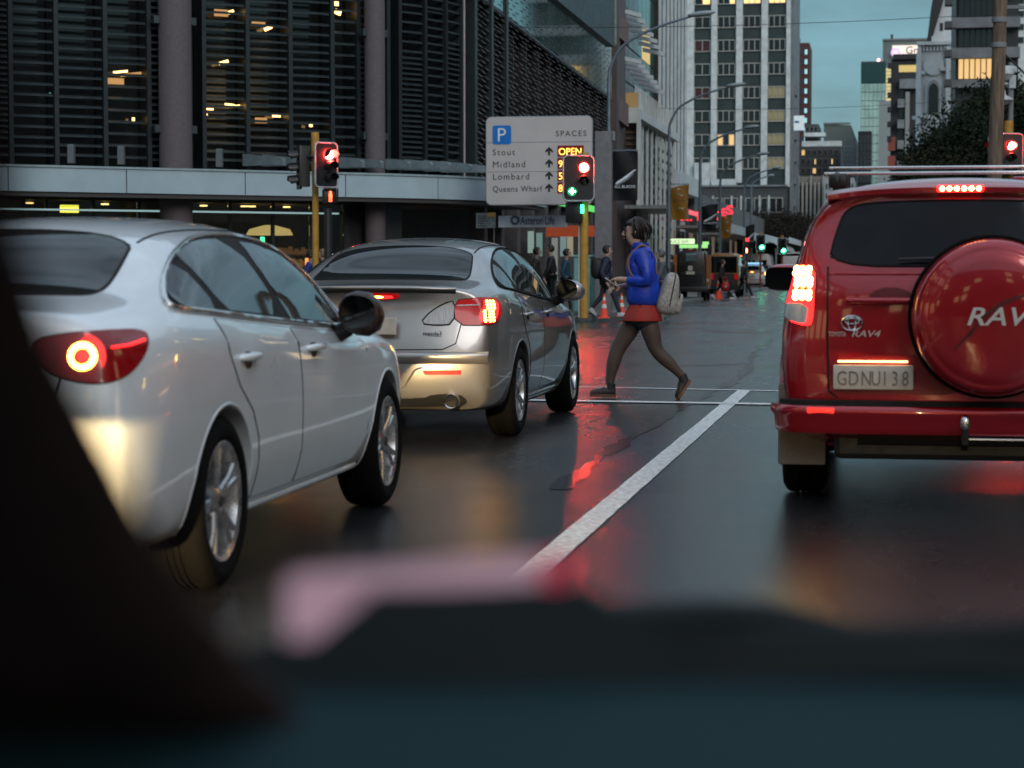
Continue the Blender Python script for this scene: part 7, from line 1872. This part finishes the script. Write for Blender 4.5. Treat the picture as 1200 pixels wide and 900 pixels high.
# tall narrow black vehicle by the cones
Y = 80; xa, xb = px_x(793.5, Y), px_x(827, Y); w = xb - xa; e = empty('black_vehicle', ((xa + xb) / 2, Y, 0), label='tall narrow black vehicle with small rear window and pale number plate beside cones', cat='vehicle')
mb = mat('black vehicle paint', (.012, .009, .009), .35, coat=.6); zt = hgt(294, Y)
bm = bmesh.new(); prism(bm, [(-w / 2, .42), (w / 2, .42), (w / 2, 1.2), (w / 2 - .07, zt - .06), (w / 2 - .14, zt), (-w / 2 + .14, zt), (-w / 2 + .07, zt - .06), (-w / 2, 1.2)], 0, 2.4); bm.transform(Matrix.Translation((0, 2.4, 0)) @ XZ); bmesh.ops.recalc_face_normals(bm, faces=bm.faces); bevel(bm, .03); b_ = mesh('body', bm, mb, e, 35)
mesh('rear_window', rbox((-.22, -.02, hgt(306, Y)), (.22, .02, hgt(297.5, Y)), .02), mat('pale reflecting window', (.30, .42, .45), .1, metal=.8), e)
mesh('notice', B(((-.13, -.02, hgt(317, Y)), (.05, .0, hgt(311.5, Y)))), mat('sticker', (.45, .42, .42), .5), e); mesh('number_plate', B(((-.20, -.03, hgt(321.5, Y)), (.13, .0, hgt(318, Y)))), mat('dim plate', (.5, .48, .38), .5), e)
for k in range(4): mesh('panel_rib', rbox((-w / 2 + .1, -.025, .75 + k * .09), (w / 2 - .1, .0, .79 + k * .09), .01, 1), mb, e)
mesh('light_bar', rbox((-.26, -.03, zt + .0), (.16, .05, zt + .05), .01), mat('dull red bar', (.25, .02, .02), .4), e); mesh('bumper', rbox((-w / 2 - .1, -.18, .34), (w / 2 + .1, 0, .55), .03), M_BLACK, e, 40)
for s in (-1, 1):
    mesh('orange_panel', rbox((s * (w / 2 + .10) - .09, -.02, .62), (s * (w / 2 + .10) + .09, .3, 1.75), .02), mat('orange brown panel', (.30, .10, .025), .5), e); mesh('tail_lamp', rbox((s * (w / 2 + .08) - .05, -.05, .72), (s * (w / 2 + .08) + .05, -.021, .84), .01), mat('pale lamp', (.5, .42, .40), .3), e)
    mesh('mirror', rbox((s * (w / 2 + .08) - .08, .8, 1.7), (s * (w / 2 + .08) + .08, .9, 2.15), .02), M_BLACK, e)
wheels_simple(e, [(-w / 2 + .1, .4), (w / 2 - .1, .4), (-w / 2 + .1, 1.9), (w / 2 - .1, 1.9)], .38, .2)
# yellow van
Y = 92; xa, xb = px_x(831, Y), px_x(866, Y); w = xb - xa; e = empty('yellow_van', ((xa + xb) / 2, Y, 0), 0, 'yellow van with wide dark rear window parked along the kerb', 'van')
my = mat('yellow van paint', (.34, .14, .012), .35, coat=.6); zt = 1.90
bm = bmesh.new(); prism(bm, [(-w / 2 + .03, .30), (w / 2 - .03, .30), (w / 2, .95), (w / 2 - .09, zt - .14), (w / 2 - .2, zt), (-w / 2 + .2, zt), (-w / 2 + .09, zt - .14), (-w / 2, .95)], 0, 4.2); bm.transform(Matrix.Translation((0, 4.2, 0)) @ XZ); bmesh.ops.recalc_face_normals(bm, faces=bm.faces); bevel(bm, .05); mesh('body', bm, my, e, 35)
mesh('rear_window', rbox((-w / 2 + .09, -.015, 1.05), (w / 2 - .09, .02, zt - .13), .03), M_GLASS, e); mesh('tailgate_panel', rbox((-w / 2 + .05, -.02, .54), (w / 2 - .05, .01, 1.02), .03), mat('dark tailgate', (.05, .035, .03), .4), e); mesh('side_window', B(((w / 2 - .075, .35, 1.08), (w / 2 - .045, 3.0, 1.62))), M_GLASS, e)
for s in (-1, 1): lamp_(e, s * (w / 2 - .12) - .07, s * (w / 2 - .12) + .07, .75, 1.0, -.01, M_REDLENS)
mesh('bumper', rbox((-w / 2, -.10, .30), (w / 2, .0, .52), .03), M_BLACK, e); mesh('number_plate', B(((-.2, -.02, .62), (.2, .0, .74))), M_PLATE, e); mesh('green_reflector', B(((w / 2 - .02, .4, .98), (w / 2 + .012, 1.6, 1.05))), mat('green glint', (.05, .5, .2), .3, emit=(.1, 1, .4), es=.25), e)
wheels_simple(e, [(-.55, .7), (.55, .7), (-.55, 3.3), (.55, 3.3)], .32, .2)
# white van and white car waiting
Y = 150; e = empty('white_van', (px_x(887, Y), Y, 0), label='high white delivery van beyond the white car', cat='van'); w = 1.95; zt = 2.3; mw = mat('van white', (.48, .44, .42), .4, coat=.4)
bm = bmesh.new(); prism(bm, [(-w / 2, .35), (w / 2, .35), (w / 2, 1.2), (w / 2 - .10, zt - .15), (w / 2 - .25, zt), (-w / 2 + .25, zt), (-w / 2 + .10, zt - .15), (-w / 2, 1.2)], 0, 5); bm.transform(Matrix.Translation((0, 5, 0)) @ XZ); bmesh.ops.recalc_face_normals(bm, faces=bm.faces); bevel(bm, .06); mesh('body', bm, mw, e, 35)
mesh('door_seam', B(((-.012, -.006, .45), (.012, .01, zt - .1))), M_GAP, e)
for s in (-1, 1):
    mesh('rear_window', rbox((s * .42 - .28, -.015, 1.35), (s * .42 + .28, .02, 1.85), .03), M_GLASS, e); lamp_(e, s * .88 - .06, s * .88 + .06, .8, 1.2, -.01, M_LIT)
wheels_simple(e, [(-.85, .9), (.85, .9), (-.85, 4), (.85, 4)], .34, .22)
def far_car(label, px, Y, pm, lit=True, bar=False):
    e = copy_tree(sr); e.location = (px_x(px, Y), Y, 0); e.rotation_euler = (0, 0, 0); e['label'] = label
    for ch_ in list(e.children):
        for q in [ch_] + list(ch_.children):
            if q.type == 'MESH' and any(m_ == P_SILVER for m_ in q.data.materials):
                me = q.data.copy(); q.data = me
                for i, m_ in enumerate(me.materials):
                    if m_ == P_SILVER: me.materials[i] = pm
    if bar: mesh('roof_bar', rbox((-.5, .9, 1.50), (.5, 1.1, 1.60), .02), glow('blue roof bar', (.3, .65, 1), .8), e)
    return e
P_FARW = paint('far white paint', (.50, .47, .46), 0, .3)
far_car('white car with blue roof light waiting in front of the white van', 882.5, 128, P_FARW, bar=True)
far_car('red lit dark car waiting beside the white car', 897.5, 140, paint('far dark red paint', (.20, .02, .025), .2, .3))
e = empty('white_truck', (px_x(930, 155), 155, 0), label='white roof of a truck showing past the red wing mirror', cat='truck'); mesh('box_body', rbox((-.9, 0, .8), (1.3, 5, 2.15), .05), mw, e); mesh('roof_rack', T([(-1.1, .1, 2.3), (1.1, .1, 2.45)], .05, 6), mw, e); mesh('cab', rbox((-.8, 5.02, .5), (1.2, 6.8, 2.0), .12), mw, e); wheels_simple(e, [(-.7, 1), (1.1, 1), (-.7, 5.8), (1.1, 5.8)], .42, .25)
# overhead wires
for i, (a, b) in enumerate((((-11, 60, 8.2), (9, 58, 8.4)), ((-10.6, 95, 8.5), (5.5, 92, 8.6)))):
    w_ = [V(a).lerp(V(b), k / 12) - V((0, 0, .25 * (1 - (k / 6 - 1) ** 2))) for k in range(13)]
    tag(mesh('overhead_wire', T(w_, .008, 4), M_BLACK), ('thin overhead wire across the street by the first street lamp', 'thin overhead wire across the street next to the pinstripe tower')[i], 'wire')
# ------------------------------------------------------------------ the car we sit in: windscreen pillar, dashboard, wipers
M_DASH = mat('soft dashboard plastic', (.009, .030, .036), .7, var=.1, scale=300, bump=.15, spec=.08)
M_PILL = mat('pillar trim', (.020, .008, .009), .85, var=.2, scale=20)
M_COWL = mat('cowl plastic', (.014, .020, .022), .8, spec=.2)
ow = empty('car_interior', (0, 0, 0), R(YAW), 'dark out of focus windscreen pillar and dashboard of the car we look out of', 'car interior')
_iw = Matrix.Rotation(R(-YAW), 4, 'Z')
def cabin(px, py, dist):                       # a point of the cabin in the car's own frame
    d = ray(px, py).normalized(); return _iw @ (V((0, 0, CAMZ)) + d * dist)
edge = [(5, -150, .46), (8, 30, .52), (18, 150, .56), (26, 270, .61), (62, 390, .66), (112, 490, .71), (173, 610, .77), (230, 705, .83), (300, 790, .90), (380, 860, .97)]
bm = bmesh.new(); rings = []
for px, py, dd in edge:
    p = cabin(px, py, dd); rings.append([bm.verts.new(p + V(o)) for o in ((0, 0, 0), (-.012, -.025, .0), (-.05, -.04, .0), (-.20, -.02, .0), (-.20, .06, .0), (-.05, .07, 0), (-.008, .03, 0))])
for A, C in zip(rings, rings[1:]):
    for k in range(7): bm.faces.new((A[k], C[k], C[(k + 1) % 7], A[(k + 1) % 7]))
bm.faces.new(rings[0]); bm.faces.new(rings[-1][::-1]); bmesh.ops.recalc_face_normals(bm, faces=bm.faces); mesh('windscreen_pillar', bm, M_PILL, ow, 60)
# dashboard: a wide rolled top, its far edge under the glass
bm = bmesh.new(); g = []
for i in range(25):
    u = -1 + 2 * i / 24; row = []
    tl = .0045 * u                                   # the dash sits a little higher on the kerb side
    for yy, zz in ((1.10, -.26), (1.06, -.212), (1.03, -.203), (.98, -.199), (.88, -.196), (.74, -.195), (.60, -.20), (.50, -.215), (.42, -.27), (.40, -.34)):
        row.append(bm.verts.new((u * .75, yy - .05 * u * u, CAMZ + zz + tl * yy * 3.2 - .004 * u * u)))
    g.append(row)
for A, C in zip(g, g[1:]):
    for k in range(9): bm.faces.new((A[k], A[k + 1], C[k + 1], C[k]))
bmesh.ops.recalc_face_normals(bm, faces=bm.faces)
ds = mesh('dashboard', bm, M_DASH, ow, 180)
md = ds.data
mesh('dashboard_front', B(((-.74, .40, CAMZ - .42), (.74, .46, CAMZ - .27))), M_COWL, ow)
mesh('cowl', T([cabin(230, 792, 1.16), cabin(520, 779, 1.16), cabin(800, 763, 1.16), cabin(1000, 756, 1.16), cabin(1300, 746, 1.16)], .011, 8), M_COWL, ow, 60)
mesh('wiper_arm', tube(bmesh.new(), [cabin(560, 738, 1.22), cabin(700, 727, 1.24), cabin(830, 724, 1.26), cabin(905, 728, 1.27), cabin(985, 742, 1.28), cabin(1060, 756, 1.28)], [.006, .010, .012, .012, .008, .005], 8), M_COWL, ow, 60)
mesh('wiper_blade', tube(bmesh.new(), [cabin(395, 755, 1.2), cabin(430, 728, 1.2), cabin(520, 735, 1.2), cabin(610, 765, 1.2), cabin(680, 770, 1.2)], [.008, .014, .014, .013, .008], 8), M_PILL, ow, 60)
def slab(name, outl, dist, th, m):                  # dark moulding with real thickness, seen end on
    bm = bmesh.new(); a = [bm.verts.new(cabin(x, y, dist)) for x, y in outl]; b = [bm.verts.new(cabin(x, y, dist + th)) for x, y in outl]
    bm.faces.new(a); bm.faces.new(b[::-1])
    for i in range(len(outl)): bm.faces.new((a[i], a[(i + 1) % len(outl)], b[(i + 1) % len(outl)], b[i]))
    bmesh.ops.triangulate(bm, faces=bm.faces[:]); bmesh.ops.recalc_face_normals(bm, faces=bm.faces); return mesh(name, bm, m, ow)
slab('scuttle_panel', [(200, 800), (260, 765), (330, 748), (378, 716), (396, 696), (450, 692), (540, 684), (640, 677), (690, 690), (745, 732), (900, 742), (1100, 736), (1300, 728), (1300, 790), (800, 800), (400, 815)], 1.02, .03, M_COWL)
mesh('washer_nozzle', T([cabin(612, 787, 1.14), cabin(616, 783, 1.14)], .008, 8), mat('pale nozzle', (.16, .2, .22), .4), ow, 60)
# solid pink strip made up for a blurred reflection at the windscreen foot
ps_ = empty('pink_blur_strip', (0, 0, 0), R(YAW), 'pale pink bent strip lying at the foot of the windscreen, out of focus', 'paper')
def bent_strip(name, outl, dist, m):
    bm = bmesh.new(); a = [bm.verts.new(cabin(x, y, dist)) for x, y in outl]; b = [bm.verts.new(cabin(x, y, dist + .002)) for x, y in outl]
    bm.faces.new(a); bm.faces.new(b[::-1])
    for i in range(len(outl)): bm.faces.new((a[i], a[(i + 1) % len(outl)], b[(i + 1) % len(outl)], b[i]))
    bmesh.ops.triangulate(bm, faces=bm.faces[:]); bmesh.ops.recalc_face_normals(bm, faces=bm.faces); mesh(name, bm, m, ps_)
bent_strip('strip', [(336, 750), (335, 684), (346, 672), (420, 668), (520, 660), (590, 655), (632, 652), (632, 682), (590, 685), (510, 688), (440, 689), (384, 691), (370, 698), (366, 750)], .84, mat('pink painted reflection', (.90, .54, .64), .7))  # pinkish reflected light put into the strip's own colour
bent_strip('red_end', [(632.5, 652), (668, 648), (671, 678), (655, 686), (632.5, 683)], .84, mat('red painted reflection', (.85, .07, .13), .7))  # redder end of the same painted reflection
# our own dipped headlamp, cut off level at bumper height
for x, en, yw in ((.3, 110, 2),):
    d = bpy.data.lights.new('headlight_beam', 'SPOT'); d.energy = en; d.color = (1, .70, .32); d.spot_size = R(26); d.spot_blend = .05; d.shadow_soft_size = .03
    o = bpy.data.objects.new('headlight_beam', d); COL.objects.link(o); o.parent = ow; o.location = (x, 1.35, .73); o.rotation_euler = (R(90 - 13.2), 0, R(yw) - R(YAW))
# dipped beams of the car queuing behind the white sedan: they light its rear corner up to a level cut-off
for x, en in ((-4.3, 600), (-2.86, 2600)):
    d = bpy.data.lights.new('headlight_beam', 'SPOT'); d.energy = en; d.color = (1, .70, .32); d.spot_size = R(24); d.spot_blend = .05; d.shadow_soft_size = .03
    o = bpy.data.objects.new('headlight_beam', d); COL.objects.link(o); o.location = (x, 2.2, .73); o.rotation_euler = (R(90 - 12.2), 0, R(-3))
